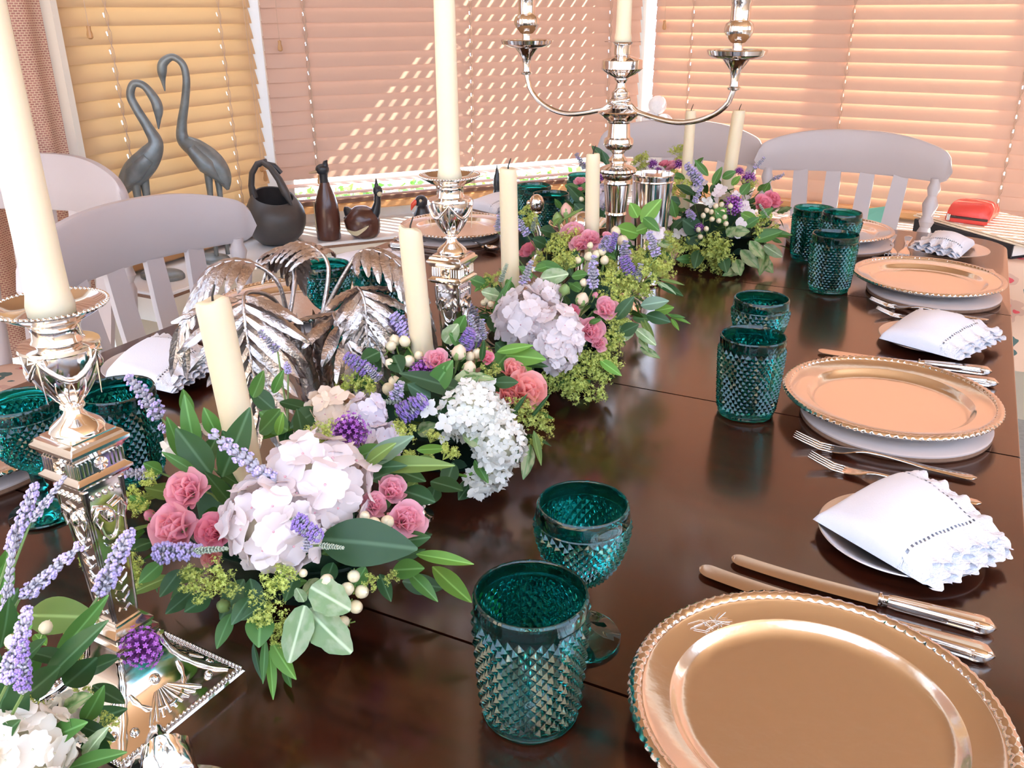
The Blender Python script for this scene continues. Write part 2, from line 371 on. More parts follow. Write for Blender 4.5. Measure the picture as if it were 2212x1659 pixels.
# window sill of white tiles with dark joints, cream moulding below
def sillpiece(W, u0, u1, fu0, fu1, dep, name):
    """tiles between back line (d=-.035) and front line (d=dep); cut at an angle in the corners"""
    root = None; c_, s_ = cos(W[1]), sin(W[1])
    def P(u, d, z): return (W[0][0] + u * c_ + d * s_, W[0][1] + u * s_ - d * c_, Z0 + z)
    n = max(1, round((u1 - u0) / .42))
    base = MB(); r = [P(u0, -.035, -.166), P(u1, -.035, -.166), P(fu1, dep, -.166), P(fu0, dep, -.166)]; q = [(x, y, Z0 - .158) for x, y, z in r]
    base.loft([r[::-1], q[::-1]]); root = struct(name, base, M['cork'], smooth=0)
    for i in range(n):
        a, b_ = i / n, (i + 1) / n; e = .0012
        B0, B1 = u0 + (u1 - u0) * a + e, u0 + (u1 - u0) * b_ - e; F0, F1 = fu0 + (fu1 - fu0) * a + e, fu0 + (fu1 - fu0) * b_ - e
        t = MB(); rings = []
        for z, i_ in ((-.158, 0), (-.1525, 0), (-.15, .0025)):
            rings.append([P(F0 + i_, dep - i_, z), P(F1 - i_, dep - i_, z), P(B1 - i_, -.035, z), P(B0 + i_, -.035, z)])
        t.loft(rings); O('tile', t, M['sill_tile'], root, smooth=0)
    mo = MB(); k = .004
    for (d0, z0, z1) in ((-.002, -.185, -.166), (-.014, -.20, -.185), (-.03, -.225, -.20)):
        rr_ = []
        for z in (z0, z1): rr_.append([P(fu0, dep + d0, z), P(fu1, dep + d0, z), P(u1, -.035, z), P(u0, -.035, z)])
        mo.loft(rr_)
    O('moulding', mo, M['cream_paint'], root, smooth=0)
sillpiece(WL, 1.446, 2.15, 1.446, 1.998, .223, 'trim_4')
sillpiece(WM, 0.01, 1.335, .029, 1.197, .265, 'trim_5')
sillpiece(WE, 0.03, 3.0, .14, 3.0, .265, 'trim_6')
# glazed side door left of the window, woven curtain hanging in it
d = MB(); wallbox(.15, .20, -.10, -.02, -.75, 1.55, *WL, mb=d); wallbox(1.40, 1.444, -.10, -.025, -.75, 1.55, *WL, mb=d)
dr = struct('door_1', d, M['white_paint']); O('pane', wallbox(.2, 1.40, -.07, -.066, -.74, 1.55, *WL), M['pane'], dr, smooth=0)
cb = MB(); NU, NV = 90, 20
cb.grid(NU, NV, lambda u, v: (-1.906 + .010 * sin(u * 62) + .004 * sin(u * 23 + 1), .55 + u * .893, Z0 - .262 + v * 1.76))
cme = cb.build('curtain', 180); uvl = cme.uv_layers.new(name='UVMap')
co = np.empty(len(cme.vertices) * 3); cme.vertices.foreach_get('co', co); co = co.reshape(-1, 3); li = np.empty(len(cme.loops), int); cme.loops.foreach_get('vertex_index', li)
uvl.data.foreach_set('uv', np.stack([co[li, 1], co[li, 2]], 1).ravel())
tag(O('curtain', cme, M['woven']), 'pinkish woven curtain hanging left of the orange glowing blind', 'curtain')
# ---------------------------------------------------------------- venetian blinds: every slat a part
PITCH, SW, TILT = .0415, .050, radians(10.5)
def slat_mesh(L, holes):
    """thin crowned slat with routed cord holes"""
    mb = MB(); hw = .0016; xs = [0]
    for h in holes: xs += [h - hw, h + hw]
    xs.append(L); zs = [-.025, -.0165, -.0050, .0050, .0165, .025]
    mb.v = [(x, -.0012 * (1 - (z / .025) ** 2), z) for z in zs for x in xs]; n = len(xs)
    for j in range(5):
        for i in range(n - 1):
            if j == 2 and i % 2: continue
            mb.f.append((j * n + i, j * n + i + 1, (j + 1) * n + i + 1, (j + 1) * n + i)); mb.m.append(0)
    return mb
def blind(label, W, u0, u1, zlow, ztop, holes, tassels, extra=None, TILT=radians(15), mat='slat'):
    org, az = W; c_, s_ = cos(az), sin(az)
    root = thing('venetian_blind', label, 'blind', (org[0] + u0 * c_, org[1] + u0 * s_, Z0), az)
    me = None; L = u1 - u0; hl = [h - u0 for h in holes]
    def put(z, tilt, y=0.0):
        nonlocal me
        o = O('slat', me or slat_mesh(L, hl), M[mat], root, (0, y, z), (tilt, 0, 0), smooth=180); me = o.data
    z = zlow + SW / 2 * .98
    while z < ztop - .03:
        put(z, -TILT + RN.uniform(-.012, .012), RN.uniform(-.0006, .0006)); z += PITCH
    hd = MB(); hd.box(0, L, -.03, .03, ztop - .02, ztop + .03, .004); O('head_rail', hd, M['rail'], root)
    zb = zlow
    if extra:
        for zz, tl in extra['open']: put(zz, tl)
        zb = extra['rail']
        for k in range(4): put(zb + .0155 + .0034 * k, radians(-90), -.001)
    rb = MB(); rb.box(-.002, L + .002, -.027, .027, zb - .013, zb + .013, .005); O('bottom_rail', rb, M['rail'], root)
    for h in hl:
        lc = MB(); zs = np.linspace(zb, ztop, 90)
        for dx in (-.006, .006):
            lc.tube([(h + dx * sin((z_ - zb) / PITCH * pi), -.010, z_) for z_ in zs], .0009, 4)
        lc.tube([(h, -.011, zb), (h, -.011, ztop)], .0007, 4)
        O('ladder_cord', lc, M['cord'], root)
    for (u, zt) in tassels:
        tc_ = MB(); u -= u0; tc_.tube([(u, -.03, zt + .02), (u, -.03, ztop)], .0008, 4); o = O('pull_cord', tc_, M['cord'], root)
        tt = MB(); tt.lathe([(.0015, .022), (.0052, .020), (.0046, .012), (.007, .002), (.0068, -.006), (.003, -.009)], 10, Matrix.Translation((u, -.03, zt))); O('tassel', tt, M['tassel'], o)
    return root
blind('orange glowing wooden venetian blind behind the crane statues', WL, 1.464, 2.103, -.128, 1.5, (1.60, 1.974), [(1.527, .435), (2.05, .05), (2.062, .02)], mat='slat_backlit')
blind('pinkish wooden venetian blind behind the ducks, raised to show the garden', WM, .006, 1.303, -.004, 1.5, (.129, .66, 1.177), [(.047, .385), (.128, -.01)],
      dict(open=[(-.024, radians(-86)), (-.056, radians(-88))], rail=-.098))
blind('sunlit striped venetian blind behind the two end chairs', WE, .036, 2.9, -.128, 1.5, (.172, .693, 1.193, 1.75, 2.3), [(.079, .43)], TILT=radians(12.3))
# ---------------------------------------------------------------- garden outside
gp = MB(); gp.box(-14, 12, -14, 16, -.16, -.10); struct('ground', gp, M['paving'], smooth=0)
def hedge(label, p0, p1, h, dep, seed):
    rn = np.random.default_rng(seed); n = 9000
    a = np.array(p0); d_ = np.array(p1) - a; L = np.hypot(*d_); d_ = d_ / L; nrm = np.array([-d_[1], d_[0]])
    u = rn.random(n) * L; w = rn.random(n); top = rn.random(n) < .3
    off = np.where(top, rn.random(n) * dep, rn.normal(0, .03, n)); z = np.where(top, h + rn.normal(0, .04, n), w * h)
    P = np.stack([a[0] + d_[0] * u + nrm[0] * off, a[1] + d_[1] * u + nrm[1] * off, z], 1)
    A = rn.normal(0, 1, (n, 3)); A /= np.linalg.norm(A, axis=1)[:, None]; B = np.cross(A, rn.normal(0, 1, (n, 3))); B /= np.linalg.norm(B, axis=1)[:, None]; s = (.025 + .02 * rn.random(n))[:, None]
    V = np.stack([P - A * s, P + B * s * .5, P + A * s, P - B * s * .5], 1).reshape(-1, 3)
    me = bpy.data.meshes.new('hedge'); me.from_pydata(V.tolist(), [], np.arange(n * 4).reshape(-1, 4).tolist())
    core = MB(); c_ = [Vector((*(a + nrm * k), 0)) for k in (.05, dep)]; e = [Vector((*(a + d_ * L + nrm * k), 0)) for k in (.05, dep)]
    r = [c_[0], e[0], e[1], c_[1]]; core.loft([r, [p + Vector((0, 0, h - .05)) for p in r]])
    o = O('hedge', me, M['hedge']); tag(o, label, 'hedge', kind='stuff'); O('hedge_core', core, M['foam'], o, smooth=0)
hedge('green garden hedge outside behind the pinkish blind', (-4.3, 2.2), (-1.6, 5.5), .15, .9, 3)
# ================================================================ dining table
def rrect(x0, x1, y0, y1, r4, ins=0.0, n=8):
    """outline with a radius per corner: (x1,y1) (x0,y1) (x0,y0) (x1,y0)"""
    out = []
    x0 += ins; x1 -= ins; y0 += ins; y1 -= ins
    for (cx, cy, a0, r) in ((x1, y1, 0, r4[0]), (x0, y1, 90, r4[1]), (x0, y0, 180, r4[2]), (x1, y0, 270, r4[3])):
        r = max(r - ins, .0005); ox = cx - r if a0 in (0, 270) else cx + r; oy = cy - r if a0 in (0, 90) else cy + r
        for i in range(n + 1):
            a = radians(a0 + 90 * i / n); out.append((ox + r * cos(a), oy + r * sin(a)))
    return out
tb = thing('dining_table', 'long dark mahogany dining table with a polished top in leaves', 'table', (-.508, 1.0, 0))
TX0, TX1 = -1.140, .122
ys = [-.36, -.065, .506, 1.078, 1.655, 2.255]
for i in range(5):
    e0 = .0006 if i else 0; e1 = .0006 if i < 4 else 0
    r4 = [.001] * 4
    if i == 4: r4[0] = r4[1] = .095
    if i == 0: r4[2] = r4[3] = .095
    mb = MB(); rings = []
    for z, ins in ((-.028, .008), (-.024, .003), (-.016, 0), (-.008, 0), (-.003, .0012), (-.001, .0022 if False else .0018), (0, .003)):
        if True:
            # only the long outer edges are rounded; the joints between leaves stay tight
            o_ = rrect(TX0 + ins, TX1 - ins, ys[i] + e0 + (ins if i == 0 else min(ins, .0008)), ys[i + 1] - e1 - (ins if i == 4 else min(ins, .0008)), r4)
        rings.append([(x + .508, y - 1.0, z + Z0) for x, y in o_])
    mb.loft(rings); O('table_leaf', mb, M['wood'], tb, smooth=40)
ap = MB(); ap.box(TX0 + .11 + .508, TX1 - .11 + .508, -.36 + .12 - 1, 2.255 - .12 - 1, Z0 - .12, Z0 - .0285); O('apron', ap, M['wood'], tb)
lg = MB(); lg.lathe([(.028, 0), (.03, .03), (.024, .05), (.03, .12), (.036, .3), (.04, .42), (.03, .46), (.045, .5), (.045, Z0 - .125)], 20)
lm = lg.build('leg')
for x in (TX0 + .16, TX1 - .16):
    for y in (-.18, 2.07): O('leg', lm, M['wood'], tb, (x + .508, y - 1, 0))
# ================================================================ chairs (built facing +X, back at x = 0)
def chair(label, loc, rz, group, crest_top=.935, w=.50, seat=.46):
    t = thing('dining_chair', label, 'chair', (loc[0], loc[1], 0), rz, group)
    CP = M['chair_paint']
    mb = MB(); N_ = 56; rings = []                     # crest rail: a deep arched board bent around the sitter
    for i in range(N_ + 1):
        u = i / N_ * 2 - 1; y = u * w / 2
        bend = .055 * u * u
        top = crest_top - .046 * abs(u) ** 2.6; bot = crest_top - .112 - .004 * u * u
        if abs(u) > .86:
            k = (abs(u) - .86) / .14; sh = max(0.0, 1 - k ** 2.4) ** (1 / 2.4)
            mid = (top + bot) / 2 - .006 * k; top = mid + (top - mid) * max(sh, .05); bot = mid + (bot - mid) * max(sh, .05)
        th = .011; e = min(.006, (top - bot) * .3)
        cx = -.03 + bend
        rings.append([(cx - th, y, bot + e), (cx - th + .004, y, bot), (cx + th - .004, y, bot), (cx + th, y, bot + e), (cx + th, y, top - e), (cx + th - .004, y, top), (cx - th + .004, y, top), (cx - th, y, top - e)])
    mb.loft(rings); O('crest_rail', mb, CP, t, smooth=50)
    for i in range(4):                                  # flat slats
        u = (-.52, -.175, .175, .52)[i]; s_ = MB(); x1 = -.03 + .055 * u * u
        r = []
        for k in range(9):
            q = k / 8; z = seat + .01 + (crest_top - .10 - seat - .01) * q; x = .045 + (x1 - .045) * q - .008 * sin(q * pi); y = u * w / 2 * (.80 + .2 * q); hw = .0185 + .003 * sin(q * pi)
            r.append([(x - .006, y - hw, z), (x + .006, y - hw, z), (x + .006, y + hw, z), (x - .006, y + hw, z)])
        s_.loft(r); O('slat', s_, CP, t, smooth=30)
    sp = MB(); H = crest_top - .105 - seat              # turned outer spindles
    sp.lathe([(.013, 0), (.017, .03), (.017, H * .45), (.019, H * .62), (.013, H * .66), (.019, H * .70), (.013, H * .74), (.020, H * .82), (.011, H * .88), (.0165, H * .93), (.012, H * .97), (.014, H)], 16)
    sm = sp.build('spindle')
    for s_ in (-1, 1):
        a = Vector((.05, s_ * w * .40, seat)); b_ = Vector((-.03 + .042, s_ * w * .43, crest_top - .105)); O('spindle', sm, CP, t, mw=zframe(b_ - a, a))
    st = MB(); rg = []
    for z, ins in ((seat - .035, .012), (seat - .02, 0), (seat - .006, 0), (seat, .008)):
        rg.append([(x + .22, y, z) for x, y in rrect(-.215, .215, -.225, .225, (.07, .05, .05, .07), ins, 6)])
    st.loft(rg); O('seat', st, CP, t, smooth=40)
    cu_ = MB(); rg = []
    for z, ins in ((seat, .02), (seat + .010, .004), (seat + .025, .0), (seat + .038, .012), (seat + .046, .05), (seat + .049, .12)):
        rg.append([(x + .23, y, z) for x, y in rrect(-.19, .19, -.20, .20, (.06, .05, .05, .06), ins, 6)])
    cu_.loft(rg); O('cushion', cu_, M['floral'], t, smooth=60)
    l_ = MB(); l_.lathe([(.014, 0), (.018, .05), (.015, .1), (.022, .22), (.014, .26), (.02, .3), (.016, seat - .03)], 14); l_m = l_.build('leg')
    for x, y, dx, dy in ((.07, -.17, -.05, -.03), (.07, .17, -.05, .03), (.38, -.17, .03, -.03), (.38, .17, .03, .03)):
        a = Vector((x + dx, y + dy, 0)); b_ = Vector((x, y, seat - .03)); O('leg', l_m, CP, t, mw=zframe(b_ - a, a))
    for y in (-.185, .185):
        s_ = MB(); s_.tube([(.045, y, .17), (.39, y, .17)], .010, 10); O('stretcher', s_, CP, t)
    return t
CG = 'grey painted slat back dining chairs'
ch1 = chair('grey painted slat back chair at the left table side before the crane statues', (-1.25, 1.045), 0.0, CG)
dup(ch1, (-1.670, 1.19, 0), radians(-83), 'grey slat back chair half hidden behind the tall near taper candle', CG, (1, .90, 1.035))
dup(ch1, (-.268, 2.56, 0), radians(-90), 'grey slat back chair at the table end beside the binder and red pouch', CG)
dup(ch1, (-.752, 2.60, 0), radians(-90), 'grey slat back chair at the table end right behind the candelabrum', CG)
# ================================================================ place settings
def prof_plate():
    return [(1e-7, .0045), (.086, .0045), (.0915, .0052), (.0965, .0080), (.0995, .0120), (.1015, .0136), (.1045, .0142), (.1175, .0164), (.1190, .0172), (.1205, .0176), (.1215, .0184), (.1245, .0188),
            (.1250, .0170), (.1180, .0150), (.1020, .0122), (.0985, .0060), (.090, .0008), (1e-7, .0008)]
pl = thing('silver_plate', 'large silver plate nearest the camera, engraved with a crest on its rim', 'plate', T(-.027, .528, .010), 0, 'silver dinner plates with gadrooned rims')
mb = MB(); mb.lathe(prof_plate()[::-1], 128); O('plate_body', mb, M['silver_worn'], pl, smooth=25)
mb = MB(); NS, NT, NG = 576, 8, 92
v = []; f = []
for i in range(NS):
    a = 2 * pi * i / NS
    for j in range(NT):
        ph = 2 * pi * j / NT; k = .86 + .26 * abs(sin(NG * a / 2 + ph * .9 + .6)); rr_ = .1272 + .0047 * k * cos(ph); v.append((rr_ * cos(a), rr_ * sin(a), .0186 + .0029 * k * sin(ph)))
for i in range(NS):
    for j in range(NT): f.append((i * NT + j, ((i + 1) % NS) * NT + j, ((i + 1) % NS) * NT + (j + 1) % NT, i * NT + (j + 1) % NT))
mb.add(v, f); O('gadroon_rim', mb, M['silver'], pl, smooth=50)
PLATES = [((-.032, 1.137), 'silver plate second from the camera on the right, before the nearer glass pair'), ((-.021, 1.752), 'silver plate third from the camera on the right table side'),
          ((-.237, 2.076), 'silver plate at the far table end behind three green glasses'), ((-1.02, 1.74), 'silver plate on the left table side near the wooden ducks'),
          ((-.99, 1.12), 'silver plate on the left table side hidden behind the silver palm'), ((-.985, .53), 'silver plate at the left photo edge behind the green goblet')]
for i, ((x, y), lab) in enumerate(PLATES): dup(pl, T(x, y, .010), RN.uniform(0, 6), lab)
# engraved crest on the nearest plate: fine raised strokes on the flange
eg = MB(); rn = random.Random(4)
def on_flange(px, py):   # local sheet (px radial, py tangential) on the left of the flange
    r = .1085 + px; a = radians(146) + py / .1085; return (r * cos(a), r * sin(a), .0150 + (r - .1045) * .165 + .00015)
for (x0, y0, x1, y1) in ((-.006, -.014, .008, .010), (.007, -.013, -.006, .012), (-.005, -.004, .006, -.003), (.000, -.016, .004, .016), (-.006, .004, .006, .005), (-.003, -.010, -.004, .010), (.005, -.017, .001, -.007), (-.006, .010, .002, .018), (.006, .006, .0085, .018), (.002, .008, .004, .020), (-.004, -.018, -.001, -.008)):
    eg.tube([on_flange(x0 + (x1 - x0) * k / 4, y0 + (y1 - y0) * k / 4) for k in range(5)], .00015, 4)
for k in range(12): eg.ball(on_flange(rn.uniform(-.007, .004), rn.uniform(-.008, .008)), .0005, 5, 4)
O('engraved_crest', eg, M['silver'], pl)
mt = thing('place_mat', 'pale round mat under the silver plate nearest the camera', 'mat', T(-.02, .52, 0), 0, 'round mats under the plates')
mb = MB(); mb.lathe([(1e-7, 0), (.112, 0), (.1135, .002), (.1135, .0065), (1e-7, .0065)], 72); O('cork_base', mb, M['cork'], mt, smooth=30)
mb = MB(); mb.lathe([(1e-7, .0065), (.1135, .0065), (.1138, .0085), (.112, .0098), (1e-7, .0100)], 72); O('mat_top', mb, M['mat_top'], mt, smooth=40)
for (x, y), lab in zip([(-.022, 1.117), (-.008, 1.728), (-.215, 2.045), (-1.03, 1.725), (-.985, 1.11), (-.98, .52)], ['pale round mat under the second silver plate on the right', 'pale round mat under the third silver plate on the right', 'pale round mat under the plate at the far table end', 'pale round mat under the plate by the wooden ducks', 'pale round mat under the plate behind the silver palm', 'pale round mat under the plate behind the green goblet']):
    dup(mt, T(x, y, 0), 0, lab)
# bread plates
bp = thing('bread_plate', 'small silver bread plate under the nearest lace napkin', 'plate', T(.009, .826, 0), 0, 'small bread plates under the napkins')
mb = MB(); mb.lathe([(1e-7, .0008), (.046, .0008), (.055, .003), (.0695, .0080), (.0755, .0100), (.0772, .0102), (.0778, .0110), (.0770, .0118), (.0745, .0115), (.069, .0095), (.054, .0046), (.047, .0030), (1e-7, .0030)], 96); O('plate_body', mb, M['silver_satin'], bp, smooth=40)
for (x, y), lab in zip([(.004, 1.45), (.008, 2.07), (-1.005, .835), (-1.05, 1.42), (-1.06, 2.02)], ['small silver bread plate under the second napkin on the right', 'small silver bread plate under the far right napkin', 'small silver bread plate under the napkin by the near left chair', 'small silver bread plate behind the two glasses past the palm', 'small silver bread plate on the far left beside the blue napkin']):
    dup(bp, T(x, y, 0), 0, lab)
# napkins: folded linen with a scalloped lace border on two sides
def napkin(label, A, B, C, D, seed, hump=.018, z0=.013):
    """A = folded corner, B-C and D-C lace edges (table coordinates)"""
    rn = random.Random(seed); cen = ((A[0] + B[0] + C[0] + D[0]) / 4, (A[1] + B[1] + C[1] + D[1]) / 4)
    root = thing('napkin', label, 'napkin', T(cen[0], cen[1], z0), 0, 'folded white lace napkins')
    pA, pB, pC, pD = [Vector((q[0] - cen[0], q[1] - cen[1], 0)) for q in (A, B, C, D)]
    ph = [rn.uniform(0, 6) for _ in range(6)]
    cloth, lace = MB(), MB(); N_ = 44; LZ = .80
    for lay in range(4):
        sx, sy = 1 + lay * .045 * rn.uniform(.4, 1), 1 + lay * .03 * rn.uniform(-.4, 1)
        def P(u, v, lay=lay, sx=sx, sy=sy):
            U, V = u * sx, v * sy
            p = pA * (1 - U) * (1 - V) + pB * (1 - U) * V + pC * U * V + pD * U * (1 - V)
            e = min(u, v); roll = min(1, e / .10); roll = (1 - (1 - roll) ** 2) ** .5
            top = .006 + hump * (.35 + .65 * sin(min(1, u * 1.05) * pi * .9)) * (.45 + .55 * sin(min(1, v) * pi * .85 + .2)) + .0035 * sin(5 * u + ph[0]) * sin(4.2 * v + ph[1])
            z = top * roll * (1 - lay * .24)
            l = max(u, v)
            if l > LZ:
                k = (l - LZ) / (1 - LZ)
                z += k * (.0035 * sin(26 * (u if v > u else v) + ph[2 + lay % 3]) + .001 * sin(61 * (u + v)))
                z -= k * .004
                if l > .985:
                    sc_ = abs(sin((u if v >= u else v) * pi * 9)); d_ = (pB - pA if v >= u else pD - pA).normalized(); p += d_ * (.0055 * sc_)
            return (p.x, p.y, max(z, .0004))
        for mbx, cond in ((cloth, lambda u, v: max(u, v) <= LZ), (lace, lambda u, v: max(u, v) > LZ)):
            v_ = []; idx = {}; f_ = []
            for j in range(N_):
                for i in range(N_):
                    if not cond((i + .5) / N_, (j + .5) / N_): continue
                    uu, vv = (i + .5) / N_, (j + .5) / N_
                    if mbx is lace and LZ + .012 < max(uu, vv) < LZ + .036 and (i if vv > uu else j) % 2 == 0: continue   # drawn-thread holes
                    q = []
                    for di, dj in ((0, 0), (1, 0), (1, 1), (0, 1)):
                        key = (i + di, j + dj)
                        if key not in idx: idx[key] = len(v_); v_.append(P(key[0] / N_, key[1] / N_))
                        q.append(idx[key])
                    f_.append(tuple(q))
            mbx.add(v_, f_)
    O('cloth', cloth, M['linen'], root, smooth=180); O('lace_border', lace, M['lace'], root, smooth=180)
    return root
napkin('folded lace napkin nearest the camera on the right bread plate', (-.072, .808), (.006, .948), (.096, .842), (.030, .742), 1, .026)
napkin('folded lace napkin second from the camera on the right', (-.068, 1.396), (-.028, 1.55), (.094, 1.487), (.036, 1.352), 2, .026)
napkin('folded lace napkin far right before the black binder', (.055, 2.115), (-.01, 2.17), (-.062, 2.03), (.03, 1.985), 3, .024)
napkin('folded lace napkin on the left before the near grey chair', (-1.02, .755), (-1.095, .91), (-.915, .86), (-.90, .755), 4, .022)
napkin('lilac shaded lace napkin behind two green glasses past the palm', (-1.115, 1.37), (-1.11, 1.49), (-.985, 1.475), (-1.0, 1.36), 5, .016)
napkin('rolled pale blue napkin behind the far left silver plate', (-1.13, 1.98), (-1.10, 2.10), (-.99, 2.05), (-1.03, 1.94), 6, .03)
# ---- cutlery, built along +X lying flat
def knife():
    t = thing('table_knife', '', 'knife')
    b = MB(); r = []
    for k in range(25):
        q = (k / 24) ** 1.5; x = .137 * q
        wv = .0092 * (1 - (1 - min(q / .075, 1)) ** 2) ** .5 if q < .075 else .0092
        wv = max(wv, .0004); cy = .0095 * (1 - q) ** 2.6; th = .0004 + .0007 * q
        r.append([(x, cy - wv, .0042), (x, cy - wv * .2, .0042 + th), (x, cy + wv, .0042 + th), (x, cy + wv, .0042 - th), (x, cy - wv * .2, .0042 - th)])
    b.loft(r); O('blade', b, M['steel'], t, smooth=30)
    b = MB(); b.lathe([(.0045, 0), (.0068, .0015), (.0068, .003), (.0048, .0045), (.0052, .007), (.0062, .0085)], 16, frame((0, 0, 1), (1, 0, 0), (.136, 0, .0055)) @ Matrix.Identity(4)) if False else None
    b = MB(); Mx = Matrix(((0, 0, 1, .136), (0, 1, 0, 0), (-1, 0, 0, .0058), (0, 0, 0, 1))); b.lathe([(.0040, 0), (.0062, .001), (.0064, .003), (.0046, .0045), (.0050, .0075), (.0058, .009)], 18, Mx); O('ferrule', b, M['silver'], t, smooth=50)
    b = MB(); r = []; n = 48
    for k in range(15):
        q = k / 14; x = .145 + .088 * q; wy = .0062 + .0034 * q; wz = .0046 + .0010 * q
        if q > .88: s_ = max(0.02, (1 - ((q - .88) / .12) ** 2)) ** .5; wy *= s_; wz *= s_
        if k == 0: wy *= .9; wz *= .9
        ring = []
        for i in range(n):
            a = 2 * pi * i / n; rf = 1 + (.045 * cos(12 * a * 2) if q < .86 else 0); e = .62
            ring.append((x, wy * rf * math.copysign(abs(cos(a)) ** e, cos(a)), .0060 + wz * rf * math.copysign(abs(sin(a)) ** e, sin(a))))
        r.append(ring)
    b.loft(r); O('handle', b, M['silver'], t, smooth=60)
    return t
def fork(L):
    t = thing('table_fork', '', 'fork'); k = L / .198
    def zc_(x): # side profile
        return np.interp(x, [0, .012, .03, .05, .062, .078, .10, .15, .198], [.0135, .0095, .0045, .0030, .0045, .0085, .0085, .0045, .0040])
    b = MB()
    for i in range(4):
        y0 = (i - 1.5) * .0056
        b.tube([(x, y0 * (1 if x < .03 else 1 + .02), zc_(x)) for x in np.linspace(0, .046, 10)], [.0004, .0009, .0011, .0012, .0013, .0013, .0014, .0014, .0014, .0014], 6)
    O('tines', b, M['silver'], t, smooth=60)
    b = MB(); r = []
    for x in np.linspace(.043, .198, 30):
        hw = np.interp(x, [.043, .052, .062, .074, .085, .12, .165, .185, .194, .198], [.0102, .0106, .0088, .0040, .0028, .0031, .0062, .0078, .0066, .0012]); th = np.interp(x, [.043, .07, .09, .15, .198], [.0009, .0014, .0019, .0014, .0011]); z = zc_(x)
        r.append([(x, hw * cos(a), z + th * sin(a) + (.0009 * (cos(a) ** 2) if x < .07 else 0)) for a in np.linspace(0, 2 * pi, 14, endpoint=False)])
    b.loft(r); O('handle', b, M['silver'], t, smooth=60)
    if k != 1: t.scale = (k, k, k)
    return t
kn = knife()
def lay(proto, first, tip, end, label, group, L):
    d = (end[0] - tip[0], end[1] - tip[1]); rz = atan2(d[1], d[0]); s = hypot(*d) / L
    if first: o = proto; o.location = T(tip[0], tip[1], 0); o.rotation_euler = (0, 0, rz); o['label'] = label; o['group'] = group; o.scale = (s, s, 1)
    else: o = dup(proto, T(tip[0], tip[1], 0), rz, label, group, (s, s, 1))
    return o
KG = 'silver handled table knives'
KN = [((-.131, .711), (.093, .712), 'farther of the two knives behind the nearest silver plate'), ((-.154, .680), (.092, .673), 'knife whose middle the nearest silver plate rim hides'),
      ((-.146, 1.318), (.090, 1.343), 'farther of the two knives behind the second silver plate'), ((-.133, 1.288), (.098, 1.299), 'knife with handle end past the second silver plate rim'),
      ((-.136, 1.935), (.096, 1.917), 'farther of the two knives behind the third silver plate'), ((-.120, 1.895), (.104, 1.875), 'knife with handle end past the third silver plate rim'),
      ((-.905, 1.588), (-1.112, 1.590), 'knife on the left by the sill, nearer the silver palm'), ((-.915, 1.622), (-1.128, 1.636), 'knife on the left by the sill, nearer the ducks')]
for i, (a, b_, lab) in enumerate(KN): lay(kn, i == 0, a, b_, lab, KG, .233)
fk = fork(.198); FG = 'silver four tined forks'
FK = [((-.124, .998), (.075, .993), 'fork lying free between the second plate and the nearest napkin'), ((-.099, .953), (.080, .935), 'fork with its handle under the nearest lace napkin'),
      ((-.104, 1.612), (.085, 1.600), 'fork between the third plate and the second napkin'), ((-.088, 1.560), (.085, 1.545), 'fork with its handle under the second lace napkin'),
      ((-.100, 1.935), (-.116, 2.19), 'far fork pointing at the camera beside the end plate'), ((-.075, 1.942), (-.080, 2.18), 'far fork pointing at the camera beside the far napkin'),
      ((-.885, .925), (-1.075, .955), 'fork on the left beneath the silver palm fronds')]
for i, (a, b_, lab) in enumerate(FK): lay(fk, i == 0, a, b_, lab, FG, .198)
sp = thing('dessert_spoon', 'silver dessert spoon with a golden reflection left of the first white candle', 'spoon', T(-.866, 1.64, 0), radians(154))
b = MB(); b.grid(16, 16, lambda u, v: ((lambda th, r: (.024 + .026 * r * cos(th), .0165 * r * sin(th) * (1 - .15 * cos(th)), .003 + .0065 * r * r))(u * 2 * pi, v)))
b.grid(16, 16, lambda u, v: ((lambda th, r: (.024 + .026 * r * cos(th), .0165 * r * sin(th) * (1 - .15 * cos(th)), .0018 + .0065 * r * r))(-u * 2 * pi, v))); O('bowl', b, M['silver'], sp, smooth=80)
b = MB(); r = []
for x in np.linspace(.047, .175, 20):
    hw = np.interp(x, [.047, .06, .14, .165, .175], [.004, .0026, .0055, .0068, .001]); z = np.interp(x, [.047, .07, .12, .175], [.009, .0105, .006, .004]); r.append([(x, hw * cos(a), z + .0014 * sin(a)) for a in np.linspace(0, 2 * pi, 10, endpoint=False)])
b.loft(r); O('handle', b, M['silver'], sp, smooth=60)
